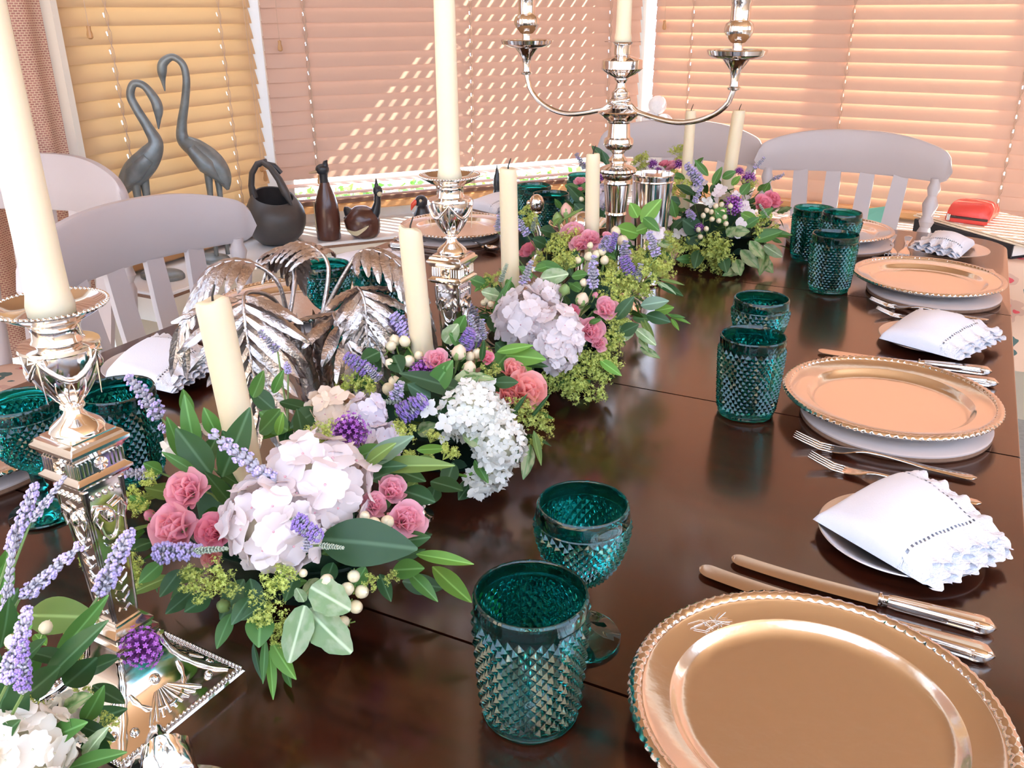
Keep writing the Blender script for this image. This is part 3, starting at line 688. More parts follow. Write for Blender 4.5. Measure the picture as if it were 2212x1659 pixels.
# ================================================================ green diamond-cut glasses
def diamonds(mb, n, rows, rad, h):
    """ring of raised diamond points; rad(t) -> (radius, z) for t in 0..1; returns first and last valley rings"""
    K = 2 * n; v = []; idx = {}
    def pt(k, r, apex):
        key = (k % K, r, apex)
        if key not in idx:
            R_, z_ = rad(r / rows); R2, z2 = rad(min(1, r / rows + .01)); tz, tr = z2 - z_, R2 - R_
            l = hypot(tz, tr) or 1; nr, nz = tz / l, -tr / l
            if apex: s_ = min(1, R_ / .03); R_ += nr * h * s_; z_ += nz * h * s_
            a = pi * k / n; idx[key] = len(v); v.append((R_ * cos(a), R_ * sin(a), z_))
        return idx[key]
    f = []
    for r in range(rows + 1):
        for k in range(K):
            if (k + r) % 2: continue
            L_, R_ = pt(k - 1, r, 0), pt(k + 1, r, 0)
            if r == 0: f.append((L_, R_, pt(k, 1, 0)))
            elif r == rows: f.append((L_, pt(k, r - 1, 0), R_))
            else:
                c_ = pt(k, r, 1); U, D = pt(k, r + 1, 0), pt(k, r - 1, 0); f += [(L_, c_, U), (c_, R_, U), (L_, D, c_), (D, R_, c_)]
    off = len(mb.v); mb.add(v, f)
    first = [off + idx[(k, 0, 0)] for k in range(1, K, 2)]; last = [off + idx[(k % K, rows, 0)] for k in range(1 + (0 if rows % 2 == 0 else 1), K + 1, 2)]
    return first, last
def stitch(mb, ring, prof, n, a0):
    """continue a ring of n vertices along prof [(r,z)...]; ends with a pole if r == 0"""
    cur = ring
    for (r, z) in prof:
        o_ = len(mb.v)
        if r == 0:
            mb.v.append((0, 0, z)); 
            for i in range(n): mb.f.append((cur[i], cur[(i + 1) % n], o_)); mb.m.append(0)
            return
        for i in range(n): a = a0 + 2 * pi * i / n; mb.v.append((r * cos(a), r * sin(a), z))
        nw = list(range(o_, o_ + n))
        for i in range(n): k = (i + 1) % n; mb.f.append((cur[i], cur[k], nw[k], nw[i])); mb.m.append(0)
        cur = nw
def tumbler_mesh():
    mb = MB(); n = 32
    fi, la_ = diamonds(mb, n, 18, lambda t: (.0352 + .0050 * min(1, t * 1.15) ** .8, .007 + .0865 * t), .0029); a0 = pi / n
    stitch(mb, la_, [(.0404, .0950), (.0411, .0962), (.0413, .1035), (.0412, .1056), (.0402, .1072), (.0388, .1070), (.0380, .1054), (.0374, .0960), (.0368, .080), (.0345, .030), (.0325, .014), (.027, .0105), (0, .0098)], n, a0)
    down = fi[::-1]; a1 = a0 + 2 * pi * (n - 1) / n
    # bottom: same ring walked the other way round
    cur = fi; 
    for (r, z) in [(.0352, .0055), (.0358, .0035), (.0345, .0008), (.030, 0.0), (.026, .0016)]:
        o_ = len(mb.v)
        for i in range(n): a = a0 + 2 * pi * i / n; mb.v.append((r * cos(a), r * sin(a), z))
        nw = list(range(o_, o_ + n))
        for i in range(n): k = (i + 1) % n; mb.f.append((cur[k], cur[i], nw[i], nw[k])); mb.m.append(0)
        cur = nw
    o_ = len(mb.v); mb.v.append((0, 0, .002))
    for i in range(n): mb.f.append((cur[(i + 1) % n], cur[i], o_)); mb.m.append(0)
    return mb
def goblet_mesh():
    mb = MB(); n = 32
    def rad(t):
        a = t * 1.45; return (.0090 + .0285 * sin(min(a, 1.45)) ** .9 / sin(1.45) ** .9, .056 + .0595 * (1 - cos(a)) / (1 - cos(1.45)) * .5 + .0595 * t * .5)
    fi, la_ = diamonds(mb, n, 18, rad, .0026); a0 = pi / n
    stitch(mb, la_, [(.0370, .1165), (.0374, .1178), (.0366, .1260), (.0362, .1286), (.0354, .1300), (.0342, .1297), (.0336, .1280), (.0338, .1170), (.0330, .100), (.0275, .080), (.0150, .0675), (.006, .0635), (0, .0630)], n, a0)
    cur = fi
    for (r, z) in [(.0082, .0535), (.0066, .050), (.0060, .040), (.0072, .034), (.0092, .032), (.0072, .0295), (.0066, .022), (.0085, .015), (.016, .0095), (.028, .0052), (.0340, .0035), (.0348, .0022), (.0342, .0008), (.030, 0), (.012, .0012)]:
        o_ = len(mb.v)
        for i in range(n): a = a0 + 2 * pi * i / n; w_ = 1 + (.05 * cos(10 * (a - a0)) if .010 < r < .03 and z > .003 else 0); mb.v.append((r * cos(a), r * sin(a), z * w_))
        nw = list(range(o_, o_ + n))
        for i in range(n): k = (i + 1) % n; mb.f.append((cur[k], cur[i], nw[i], nw[k])); mb.m.append(0)
        cur = nw
    o_ = len(mb.v); mb.v.append((0, 0, .002))
    for i in range(n): mb.f.append((cur[(i + 1) % n], cur[i], o_)); mb.m.append(0)
    return mb
tum = tumbler_mesh().build('tumbler', 24); gob = goblet_mesh().build('goblet', 24)
for me in (tum, gob):
    bm_ = __import__('bmesh').new(); bm_.from_mesh(me); __import__('bmesh').ops.recalc_face_normals(bm_, faces=bm_.faces); bm_.to_mesh(me); bm_.free()
GG = 'green diamond cut glasses'
for me, nm_, items in ((tum, 'tumbler', [((-.2183, .4596), 'green diamond cut tumbler nearest the camera beside the large plate'), ((-.1966, 1.0613), 'green tumbler in front of the second plate on the right'), ((-.183, 1.672), 'green tumbler at the front of the far group of three glasses'),
                                         ((-.256, 1.892), 'leftmost green tumbler of the far right group of three'), ((-.779, .585), 'green tumbler behind the near silver candlestick by the lavender'), ((-.816, 1.135), 'green tumbler behind the right arching palm frond'),
                                         ((-.888, 1.873), 'green tumbler behind the first white candle, left of its pair'), ((-.81, 1.800), 'green tumbler just right of the silver ornament knob, rear of its pair'), ((-.834, 2.051), 'green tumbler half hidden behind dark leaves by the far left flowers')]),
                       (gob, 'goblet', [((-.218, .553), 'green stemmed goblet behind the nearest tumbler'), ((-.207, 1.149), 'green goblet just behind the second tumbler on the right'), ((-.186, 1.757), 'green goblet at the back of the far right trio'),
                                        ((-.795, .487), 'green stemmed goblet at the left photo edge'), ((-.839, 1.032), 'green goblet behind the silver palm crown')])):
    for (x, y), lab in items: tag(O(nm_, me, M['teal'], None, T(x, y, .0004), (0, 0, RN.uniform(0, 6))), lab, 'glass', GG)
# ================================================================ silver candlesticks, candelabrum, palm, cups
CAN = (-.4925, .3365); CAN2 = (-.504, .846)
def taper(label, loc, r0, r1, h, lean=(0, 0), group=None, foot=True, wick=True, name='candle', chip=0.0, seed=1):
    t = thing(name, label, 'candle', loc, 0, group); rn = random.Random(seed); n = 28
    ph = rn.uniform(0, 6)
    def fn(a, r, z, j): return r, z + (chip * (sin(a + ph) + .4 * sin(3 * a + ph)) if z > h - .004 and r > .3 * r1 else 0)
    prof = ([(r0 * 1.12, 0), (r0 * 1.15, .006), (r0 * 1.03, .013)] if foot else [(r0, 0), (r0, .01)])
    prof += [(r0 + (r1 - r0) * q, .013 + (h - .018) * q) for q in (0.05, .3, .6, .9, .985)] + [(r1 * .93, h - .0012), (r1 * .75, h + .0002), (r1 * .3, h - .0012), (1e-6, h - .0016)]
    mb = MB(); mb.lathe(prof, n, None, fn); Mx = Matrix.Shear('XY', 4, (0, 0)) if False else Matrix(((1, 0, lean[0], 0), (0, 1, lean[1], 0), (0, 0, 1, 0), (0, 0, 0, 1)))
    mb.v = [tuple(Mx @ Vector(p)) for p in mb.v]; O('wax', mb, M['wax'], t, smooth=50)
    if wick:
        w = MB(); b = Mx @ Vector((0, 0, h - .003)); w.tube([b, b + Vector((.0006, 0, .006)), b + Vector((.0022, .001, .011)), b + Vector((.0035, .0015, .015))], [.0010, .0009, .0008, .0005], 6); O('wick', w, M['wick'], t)
    return t
def relief(mb, path, r, n=6): mb.tube(path, r, n)
def candlestick(label, loc, rz):
    t = thing('candlestick', label, 'candlestick', loc, rz, 'silver column candlesticks with urn tops'); S = .0575
    # stepped square foot with beading
    b = MB(); r = []
    for z, h in ((0, S), (.009, S), (.0105, S - .0012), (.0115, S - .004), (.0125, S - .006), (.0135, S - .0075)): r.append(rrect(-h, h, -h, h, (.001,) * 4, 0, 1)); r[-1] = [(x, y, z) for x, y in r[-1]]
    q = []
    for k in range(13):   # concave pyramid
        u = k / 12; h = .018 + (S - .0075 - .018) * (1 - u) ** 2.3; q.append([(x, y, .0135 + .050 * u ** 1.15) for x, y in rrect(-h, h, -h, h, (.001,) * 4, 0, 1)])
    b.loft(r + q[1:]); O('foot', b, M['silver'], t, smooth=25)
    b = MB(); nb = 30
    for s_ in range(4):
        for k in range(nb):
            w = -S + .0025 + (2 * S - .005) * k / nb; x, y = [(w, S - .0028), (S - .0028, -w), (-w, -S + .0028), (-S + .0028, w)][s_]; b.ball((x, y, .0123), .0019, 6, 4)
    O('beading', b, M['silver'], t, smooth=180)
    b = MB()                      # shells and husk garlands lying on the four sloping faces
    for s_ in range(4):
        R4 = Matrix.Rotation(s_ * pi / 2, 4, 'Z')
        def face(u, w): # u across, w up the slope
            k = 1 - w; h = .018 + (S - .0255) * k ** 2.3; return Vector((u * h, -h - .0006, .0135 + .05 * w ** 1.15))
        for k in range(9):
            a = -1 + 2 * k / 8; b.tube([R4 @ face(a * .16, .30), R4 @ face(a * .42, .12), R4 @ face(a * .50, .05)], [.0006, .0020, .0012], 6)
        b.tube([R4 @ face(-.80 + 1.6 * k / 14, .10 + .34 * ((k / 14 * 2 - 1) ** 2)) for k in range(15)], [.0012 + .0012 * (k % 2) for k in range(15)], 6)
        b.ball(tuple(R4 @ face(0, .42)), .0042, 8, 6)
        for sgn in (-1, 1):
            b.ball(tuple(R4 @ face(sgn * .78, .10)), .0036, 8, 6)
            b.tube([R4 @ face(sgn * .98, w) for w in np.linspace(.02, .9, 12)], [.0016 + .0008 * (k % 2) for k in range(12)], 6)
    O('foot_relief', b, M['silver'], t, smooth=60)
    # plinth mouldings and tapering square column
    def sq(h, z): return [(x, y, z) for x, y in rrect(-h, h, -h, h, (.0005,) * 4, 0, 1)]
    b = MB(); b.loft([sq(h, z) for h, z in ((.0175, .062), (.0185, .0635), (.0185, .066), (.0155, .0675), (.0150, .070), (.0165, .0715), (.0165, .0735), (.0125, .0755), (.0108, .077), (.0108, .079), (.0098, .080), (.0140, .176), (.0150, .179), (.0150, .195))]); O('column', b, M['silver'], t, smooth=20)
    b = MB()
    for s_ in range(4):
        R4 = Matrix.Rotation(s_ * pi / 2, 4, 'Z')
        hw = lambda z: .0098 + .0042 * (z - .08) / .096
        P_ = lambda u, z, d=.0004: R4 @ Vector((u * hw(z), -hw(z) - d, z))
        for sg in (-1, 1): b.tube([P_(sg * .86, z) for z in (.083, .13, .172)], .0006, 4)
        for k in range(9):     # trailing bell-flower drop
            z = .088 + .0078 * k; b.ball(tuple(P_(0, z)), .0011 + .00035 * (k % 2), 6, 4)
            for sg in (-1, 1): b.tube([P_(0, z), P_(sg * .38, z + .003), P_(sg * .5, z + .0055 if k % 2 else z + .001)], [.0005, .0009, .0004], 5)
        b.ball(tuple(P_(0, .168, .001)), .0046, 10, 8, None, (1, .8, 1.2))     # ram mask with horns and draped ring
        for sg in (-1, 1):
            b.tube([P_(sg * .15, .174, .002), P_(sg * .60, .177, .0025), P_(sg * .88, .170, .002), P_(sg * .70, .162, .002), P_(sg * .45, .166, .002)], [.0014, .0018, .0016, .0012, .0007], 6)
            b.tube([P_(sg * .55, .163), P_(sg * .42, .155), P_(sg * .20, .150), P_(0, .149)], .0011, 6)
            b.tube([R4 @ Vector((sg * .0138, -.0138, z)) for z in (.192, .184, .176, .170)], [.003, .0026, .002, .0008], 6)
        for k in range(5): b.ball(tuple(R4 @ Vector((-.010 + .005 * k, -.0152, .186))), .0021, 6, 4)
    O('column_relief', b, M['silver'], t, smooth=60)
    # capital block: cornice, frieze with rosettes, lower moulding
    b = MB(); b.loft([sq(h, z) for h, z in ((.0150, .1945), (.0185, .196), (.0195, .1975), (.0212, .199), (.0212, .2005), (.0190, .202), (.0178, .2035), (.0178, .2145), (.0190, .216), (.0200, .218), (.0222, .2205), (.0222, .2225), (.0200, .2240), (.0195, .2262), (.0168, .2275), (.0168, .2285))]); O('capital', b, M['silver'], t, smooth=20)
    b = MB()
    for s_ in range(4):
        R4 = Matrix.Rotation(s_ * pi / 2, 4, 'Z'); c_ = Vector((0, -.0182, .209))
        for k in range(10):
            a = k * pi / 5; b.tube([R4 @ c_, R4 @ (c_ + Vector((.0042 * cos(a), -.0004, .0042 * sin(a))))], [.0007, .0013], 5)
        b.ball(tuple(R4 @ c_), .0016, 6, 4)
        for k in range(12):
            u = -.0165 + .003 * k
            if abs(u) > .0058: b.tube([R4 @ Vector((u, -.0181, .2045)), R4 @ Vector((u, -.0181, .2138))], .0006, 4)
    O('frieze_rosettes', b, M['silver'], t, smooth=60)
    # urn, foot knob, drip pan
    b = MB(); NU = 14
    def fn(a, r, z, j):
        if .246 < z < .274 : k = (z - .246) / .028; return r * (1 + .05 * abs(sin(a * NU / 2)) * (1 - k) + 0), z
        return r, z
    prof = [(.0166, .2285), (.0172, .231), (.0160, .2335), (.0125, .2365), (.0085, .2395), (.0062, .2425), (.0056, .245), (.0075, .2462), (.0072, .2480), (.0056, .2490)]
    prof += [(.0056 + .0180 * sin(u * pi / 2) ** .9, .2490 + .0385 * u) for u in np.linspace(.08, 1, 16)]
    prof += [(.0245, .2885), (.0242, .2905), (.0205, .2918), (.0160, .2926), (.0148, .2950), (.0146, .3000), (.0156, .3035), (.0168, .3050), (.0160, .3060)]
    b.lathe(prof, 84, None, fn); O('urn', b, M['silver'], t, smooth=30)
    b = MB()
    for k in range(4):
        a0 = k * pi / 2 + .4
        pth = []
        for i in range(17):
            u = i / 16; a = a0 + u * pi / 2; z = .2865 - .0155 * sin(u * pi); r_ = .0056 + .0180 * sin(min(1, (z - .249) / .0385) * pi / 2) ** .9 + .0006; pth.append((r_ * cos(a), r_ * sin(a), z))
        b.tube(pth, [.0008 + .0010 * sin(i / 16 * pi) + .0004 * (i % 2) for i in range(17)], 6)
        r_ = .0240; c_ = Vector((r_ * cos(a0), r_ * sin(a0), .2865)); tg = Vector((-sin(a0), cos(a0), 0))
        for sg in (-1, 1): b.tube([c_, c_ + tg * sg * .005 + Vector((0, 0, .002)), c_ + tg * sg * .006 + Vector((0, 0, -.0015)), c_], [.0006, .0011, .0011, .0006], 5)
        b.tube([c_, c_ * .985 + Vector((0, 0, -.006)) * 1.0, c_ * .94 + Vector((0, 0, -.012))], [.0010, .0008, .0003], 5); b.ball(tuple(c_), .0014, 6, 4)
    for k in range(14):     # pointed leaves round the lower urn
        a = k * 2 * pi / 14
        for sg in (-1, 1):
            pth = []
            for u in np.linspace(0, 1, 7):
                z = .250 + .020 * u; r_ = .0056 + .0180 * sin((z - .249) / .0385 * pi / 2) ** .9 + .0003; aa = a + sg * .19 * (1 - u ** 2.2); pth.append((r_ * cos(aa), r_ * sin(aa), z))
            b.tube(pth, .00045, 4)
    O('swags', b, M['silver'], t, smooth=60)
    b = MB(); b.lathe([(1e-6, .3052), (.0150, .3055), (.0185, .3068), (.0235, .3088), (.0290, .3120), (.0325, .3142), (.0338, .3150), (.0340, .3160), (.0330, .3164), (.0310, .3152), (.0270, .3128), (.0225, .3108), (.0140, .3098), (1e-6, .3096)], 64); O('drip_pan', b, M['silver'], t, smooth=40)
    b = MB()
    for k in range(64): a = 2 * pi * k / 64; b.ball((.0333 * cos(a), .0333 * sin(a), .3162), .0013, 6, 4)
    O('pan_beading', b, M['silver'], t, smooth=180)
    return t
cs = candlestick('silver column candlestick nearest the camera, its square foot in view', T(*CAN, 0), radians(-3))
dup(cs, T(*CAN2, 0), radians(3), 'silver column candlestick behind the leaning second white candle')
taper('tall ivory taper candle in the near candlestick, cut by the photo top', T(*CAN, .3100), .0125, .0105, .42, (-.004, .0), 'tall ivory tapers', True, True, seed=2)
taper('tall ivory taper candle in the centre candlestick', T(*CAN2, .3100), .0118, .0100, .42, (.001, 0), 'tall ivory tapers', True, True, seed=3)
# shorter candles stuck in the flower trays
SG = 'short ivory candles standing in the flower trays'
taper('leaning ivory candle in the large near flower tray, before the palm', T(-.504, .493, .092), .0133, .0139, .181, (-.058, -.022), SG, False, True, chip=.0022, seed=4)
taper('ivory candle with a pink smear between palm and centre candlestick', T(-.506, .782, .080), .0130, .0126, .192, (-.02, -.06), SG, False, True, chip=.0030, seed=5)
taper('slim ivory candle in front of the silver ornament knob', T(-.506, 1.000, .09), .0122, .0112, .212, (-.004, -.03), SG, False, True, chip=.0008, seed=6)
taper('slim ivory candle rising before the silver dish and pink carnation', T(-.506, 1.288, .09), .0117, .0110, .192, (.0, -.05), SG, False, True, chip=.0008, seed=7)
taper('far thin ivory candle between the two end chairs', T(-.506, 1.806, .10), .0112, .0104, .197, (.0, .0), SG, False, True, seed=8)
taper('leaning ivory candle in the far flowers before the end chair', T(-.435, 1.860, .09), .0140, .0132, .205, (.05, .06), SG, False, True, seed=9)
# ---- three-light candelabrum
CB = (-.506, 1.390)
cd = thing('candelabrum', 'tall silver candelabrum with two curved arms and a central candle', 'candelabrum', T(*CB, 0), 0)
K = .000234; zy = lambda y: float(np.interp(y * .31645, [90, 115, 150, 200, 242, 270, 300, 340, 365, 395, 460, 560], [.438, .421, .397, .3622, .3324, .3122, .2904, .261, .2422, .2196, .1694, .0896]))
rz_ = lambda l: [(max(h, .01) * K, zy(y)) for y, h in l]
b = MB(); b.lathe([(.052, 0), (.053, .006), (.049, .012), (.047, .016), (.034, .024), (.024, .034), (.019, .042), (.020, .047), (.0155, .052), (.0150, .060)] + rz_([(1590, 64), (1470, 70), (1458, 78), (1445, 76), (1440, 72), (1255, 93), (1246, 100), (1234, 98), (1226, 90)]), 64); O('column', b, M['silver'], cd, smooth=30)
b = MB()
def gad(n, amp, tw, z0, z1):
    return lambda a, r, z, j: (r * (1 + (amp * abs(sin(n * a / 2 + tw * (z - z0) * 300)) if z0 < z < z1 else 0)), z)
b.lathe(rz_([(1226, 90), (1210, 104), (1190, 112), (1182, 112), (1178, 118), (1165, 126), (1150, 122), (1135, 95), (1122, 60), (1112, 55), (1104, 62), (1092, 66), (1080, 58), (1062, 42), (1048, 40), (1030, 52), (1012, 88), (990, 102), (965, 104), (945, 98), (935, 82), (925, 78), (840, 72), (832, 82), (822, 84), (800, 112), (790, 122), (775, 148), (765, 152), (758, 146), (748, 100), (735, 70), (715, 58), (690, 58), (668, 59), (655, 60), (640, 63), (628, 62), (612, 46), (595, 38), (565, 32), (548, 40), (540, 50), (532, 48)]), 96, None, gad(22, .09, .5, zy(1182), zy(1130))); O('stem', b, M['silver'], cd, smooth=30)
b = MB()
b.lathe(rz_([(532, 48), (525, 54), (505, 92), (480, 122), (468, 134), (462, 137), (412, 137), (408, 134), (395, 100), (380, 52), (376, 50), (370, 57), (310, 57), (300, 60), (290, 70), (283, 112), (272, 124), (266, 118), (264, 60), (263, 10)]), 108, None, lambda a, r, z, j: (r * (1 + (.05 * abs(sin(14 * a)) if zy(520) < z < zy(466) else (.016 * (1 if sin(34 * a) > 0 else 0) if zy(461) < z < zy(413) else 0))), z)); O('centre_socket', b, M['silver'], cd, smooth=30)
L_ = Vector((-.179, .025, .4363)); R_ = Vector((.188, -.035, .4275))
for e, sg, loopz in ((L_, -1, zy(690)), (R_, 1, zy(695))):
    arm = MB(); dh = Vector((e.x, e.y, 0)); U = dh.normalized(); V_ = Vector((-U.y, U.x, 0)); D = dh.length
    pts = []
    for k in range(9): a = pi * .95 - k / 8 * pi * 1.0; pts.append(U * (.017 * cos(a)) * -1 * -1 + V_ * (.020 * sin(a)) * sg * -1 + Vector((0, 0, loopz + .004 - .001 * k)))
    base = loopz - .006
    for u in np.linspace(.16, 1, 26):
        x = D * (1 - (1 - u) ** 1.55 * .92 if False else u)
        pts.append(U * D * u + Vector((0, 0, 0)))
        h = 0 if u < .3 else ((u - .3) / .7)
        # quarter-ellipse lift towards the socket
        pts[-1].z = base - .020 * sin(min(u / .62, 1) * pi * .5) + (e.z - .052 - base + .020) * (1 - (1 - max(0, (u - .40) / .60) ** 2.6) ** .55)
    arm.tube(pts, .0042, 12); o = O('arm', arm, M['silver'], cd, smooth=60)
    k = 1.13
    b = MB(); b.lathe([(.0042, -.054), (.0095, -.052), (.0100, -.0495), (.0072, -.0475), (.0062, -.042), (.0068, -.034), (.0085, -.026), (.014, -.018), (.018, -.013), (.022, -.009)], 32, Matrix.Translation(e)); O('arm_boss', b, M['silver'], o, smooth=40)
    b = MB(); b.lathe([(.020, -.011), (.034, -.0085), (.0405, -.0045), (.0425, .0015), (.0415, .0030), (.037, .0018), (.026, -.003), (.010, -.004), (.0085, .001)], 96, Matrix.Translation(e), lambda a, r, z, j: (r * (1 + (.018 * abs(sin(24 * a)) if r > .036 and j < 4 else 0)), z)); O('drip_pan', b, M['silver'], o, smooth=40)
    b = MB(); b.lathe([(.0085, .0005), (.0075, .006), (.0080, .0115), (.0105, .0125), (.0155, .018), (.0198, .026), (.0202, .031), (.0182, .0375), (.0150, .0405), (.0140, .042), (.0140, .064), (.0150, .0655), (.0150, .068), (.0165, .071), (.0205, .0745), (.0212, .076), (.0205, .0775), (.012, .077), (.011, .060), (1e-6, .060)], 72, Matrix.Translation(e), lambda a, r, z, j: (r * (1 + (.05 * abs(sin(10 * a)) if 4 < j < 8 else 0)), z)); O('candle_socket', b, M['silver'], o, smooth=40)
taper('ivory candle in the central socket of the silver candelabrum', T(CB[0], CB[1], zy(264)), .0118, .0100, .30, (.002, 0), 'tall ivory tapers', True, True, seed=12)
# ---- silver palm tree
PC = Vector((-.635, .785, 0))
pm = thing('silver_palm', 'silver palm tree ornament with drooping feathered fronds', 'ornament', T(PC.x, PC.y, 0), 0)
hx = Vector((.8932, .4497, 0)); hy = Vector((-.4497, .8932, 0))      # across the view / away from it, used as the palm's own plan axes
def W_(a, d, z): return hx * a + hy * d + Vector((0, 0, z))
b = MB(); b.lathe([(.062, 0), (.060, .004), (.048, .008), (.032, .014), (.020, .022)], 40, None, lambda a, r, z, j: (r * (1 + .08 * sin(5 * a) + .04 * sin(11 * a)), z * (1 + .3 * sin(7 * a)))); O('rocky_base', b, M['silver_relief'], pm)
def trunk(pts, r0, r1, seed):
    tr = MB(); m = len(pts); tr.tube(pts, [r0 + (r1 - r0) * k / (m - 1) for k in range(m)], 14); o = O('trunk', tr, M['silver_relief'], pm, smooth=60)
    sc_ = MB(); rn = random.Random(seed)
    for k in range(46):       # scale-like leaf bases
        q = k / 46; i = min(int(q * (m - 1)), m - 2); f_ = q * (m - 1) - i; c_ = Vector(pts[i]).lerp(Vector(pts[i + 1]), f_); ax = (Vector(pts[i + 1]) - Vector(pts[i])).normalized(); a = k * 2.4
        s1 = ax.orthogonal().normalized(); s2 = ax.cross(s1); out = s1 * cos(a) + s2 * sin(a); rr_ = r0 + (r1 - r0) * q; wd_ = ax.cross(out)
        p0 = c_ + out * rr_ * .85; v_ = [p0 - wd_ * .0055, p0 + wd_ * .0055, p0 + out * .0035 + ax * .008 + wd_ * .0045, p0 + out * .0055 + ax * .016, p0 + out * .0035 + ax * .008 - wd_ * .0045, p0 + out * .0048 + ax * .006]
        sc_.add(v_, [(0, 1, 5), (1, 2, 5), (2, 3, 5), (3, 4, 5), (4, 0, 5)])
    O('trunk_scales', sc_, M['silver_relief'], o, smooth=30)
CRW = .150
trunk([W_(-.026, -.004, .01), W_(-.030, -.006, .045), W_(-.036, -.008, .09), W_(-.044, -.010, .125), W_(-.050, -.012, CRW - .004)], .0125, .0100, 1)
trunk([W_(-.022, .026, .01), W_(-.024, .022, .05), W_(-.022, .014, .09), W_(-.018, .006, .12), W_(-.012, .0, CRW)], .0105, .0085, 2)
def frond(path, nl, ll, spread, mat, seed, w=.0085, droop=.45, start=.12):
    """path = rib points; leaflets hang on both sides"""
    rn = random.Random(seed); P = [Vector(p) for p in path]
    # resample the rib with a smooth curve
    def cr3(t):
        m = len(P) - 1; x = t * m; i = min(int(x), m - 1); f_ = x - i; a, b_, c_, d_ = P[max(i - 1, 0)], P[i], P[i + 1], P[min(i + 2, m)]
        return .5 * ((2 * b_) + (c_ - a) * f_ + (2 * a - 5 * b_ + 4 * c_ - d_) * f_ ** 2 + (3 * b_ - a - 3 * c_ + d_) * f_ ** 3)
    ribp = [cr3(k / 24) for k in range(25)]
    rb = MB(); rb.tube(ribp, [.0030 - .0022 * k / 24 for k in range(25)], 8); root = O('frond', rb, M[mat], pm, smooth=60)
    for k in range(nl):
        q = start + (.90 - start) * (k + .5) / nl; c_ = cr3(q); ax = (cr3(min(1, q + .03)) - cr3(q - .03)).normalized(); side0 = ax.cross(Vector((0, 0, 1)))
        if side0.length < .35: side0 = ax.cross(hy)          # hanging rib: leaflets fan out sideways
        side0.normalize(); nrm = side0.cross(ax)
        L = ll * (.98 - .28 * (q - start) / (1 - start)) * rn.uniform(.94, 1.04)
        for sg in (-1, 1):
            qa = (q - start) / (.90 - start); an_ = radians(66 - 56 * qa); d0 = (ax * cos(an_) + side0 * sg * sin(an_)).normalized(); mb = MB(); n = 13; v_ = []; f_ = []
            for i in range(n + 1):
                u = i / n; p = c_ + d0 * L * u + Vector((0, 0, -1)) * droop * L * u * u + nrm * .12 * L * u * (1 - u); ww = w * (sin(pi * min(1, u * .93 + .07)) ** .65) * .62 + .0002
                cd_ = d0.cross(nrm).normalized(); rip = .0009 * (1 if i % 2 else -1)
                v_ += [p - cd_ * ww + nrm * (-.0012 + rip), p + nrm * .0012, p + cd_ * ww + nrm * (-.0012 + rip)]
            for i in range(n): a = i * 3; f_ += [(a, a + 1, a + 4, a + 3), (a + 1, a + 2, a + 5, a + 4)]
            m_ = len(v_); v_ += [p_ - nrm * .0011 for p_ in v_[:m_]]; f_ += [tuple(m_ + j for j in reversed(q_)) for q_ in f_[:]]
            mb.add(v_, f_); O('leaflet', mb, M[mat], root, smooth=40)
C0 = W_(-.012, 0, CRW); C1 = W_(-.05, -.012, CRW - .004)
frond([C1, W_(-.055, -.05, .190), W_(-.070, -.088, .207), W_(-.068, -.112, .190), W_(-.064, -.122, .150), W_(-.060, -.128, .110), W_(-.057, -.130, .080)], 9, .084, 0, 'silver_relief', 1, .0112, .10, .34)      # big front frond
frond([C0, W_(.028, -.03, .188), W_(.042, -.048, .200), W_(.050, -.060, .185), W_(.051, -.066, .150), W_(.050, -.070, .115)], 8, .058, 0, 'silver_relief', 2, .0105, .12, .36)
frond([C0, W_(.008, -.03, .165), W_(.014, -.055, .168), W_(.032, -.074, .140), W_(.046, -.084, .108), W_(.052, -.088, .090)], 8, .060, 0, 'silver_relief', 3, .0110, .10, .28)
frond([C0, W_(-.004, .02, .205), W_(-.022, .035, .225), W_(-.050, .045, .228), W_(-.076, .05, .210)], 8, .046, 0, 'silver_relief', 4, .0095, .60, .36)
frond([C0, W_(.020, .0, .205), W_(.045, -.005, .232), W_(.082, -.02, .222), W_(.108, -.035, .180), W_(.118, -.045, .128)], 10, .046, 0, 'silver_relief', 5, .0095, .60, .30)
frond([C1, W_(-.055, -.02, .200), W_(-.085, -.03, .226), W_(-.118, -.045, .222), W_(-.148, -.06, .180), W_(-.160, -.068, .135)], 10, .054, 0, 'silver_relief', 6, .0100, .55, .32)
frond([C1, W_(-.045, .02, .195), W_(-.062, .06, .218), W_(-.068, .10, .200), W_(-.07, .13, .16)], 8, .048, 0, 'silver_relief', 7, .0095, .5, .35)
# ---- beaker, dish, ornament, sculpted piece at the photo foot
bk_ = thing('silver_beaker', 'tall silver beaker beside the candelabrum column', 'beaker', T(-.499, 1.565, 0), 0)
b = MB(); b.lathe([(1e-6, .001), (.024, .001), (.0255, .004), (.0248, .010), (.0258, .03), (.0355, .193), (.0366, .203), (.0380, .2065), (.0378, .2090), (.0366, .2090), (.0345, .193), (.0245, .03), (.0235, .008), (1e-6, .007)], 64); O('cup', b, M['silver'], bk_, smooth=30)
b = MB(); b.lathe([(.0358, .1945), (.0370, .1955), (.0370, .1975), (.0364, .1985)], 64, closed=True); O('rim_band', b, M['silver'], bk_, smooth=40)
ds = thing('silver_dish', 'small silver dish holding a peach rosebud, behind the pink carnation', 'dish', T(-.603, 1.474, 0), 0)
b = MB(); b.lathe([(.030, 0), (.030, .004), (.018, .010), (.009, .022), (.0075, .050), (.010, .072), (.013, .080), (.028, .092), (.044, .110), (.0580, .1255), (.0592, .1268), (.0582, .1280), (.043, .114), (.027, .098), (1e-6, .092)], 64); O('bowl', b, M['silver'], ds, smooth=40)
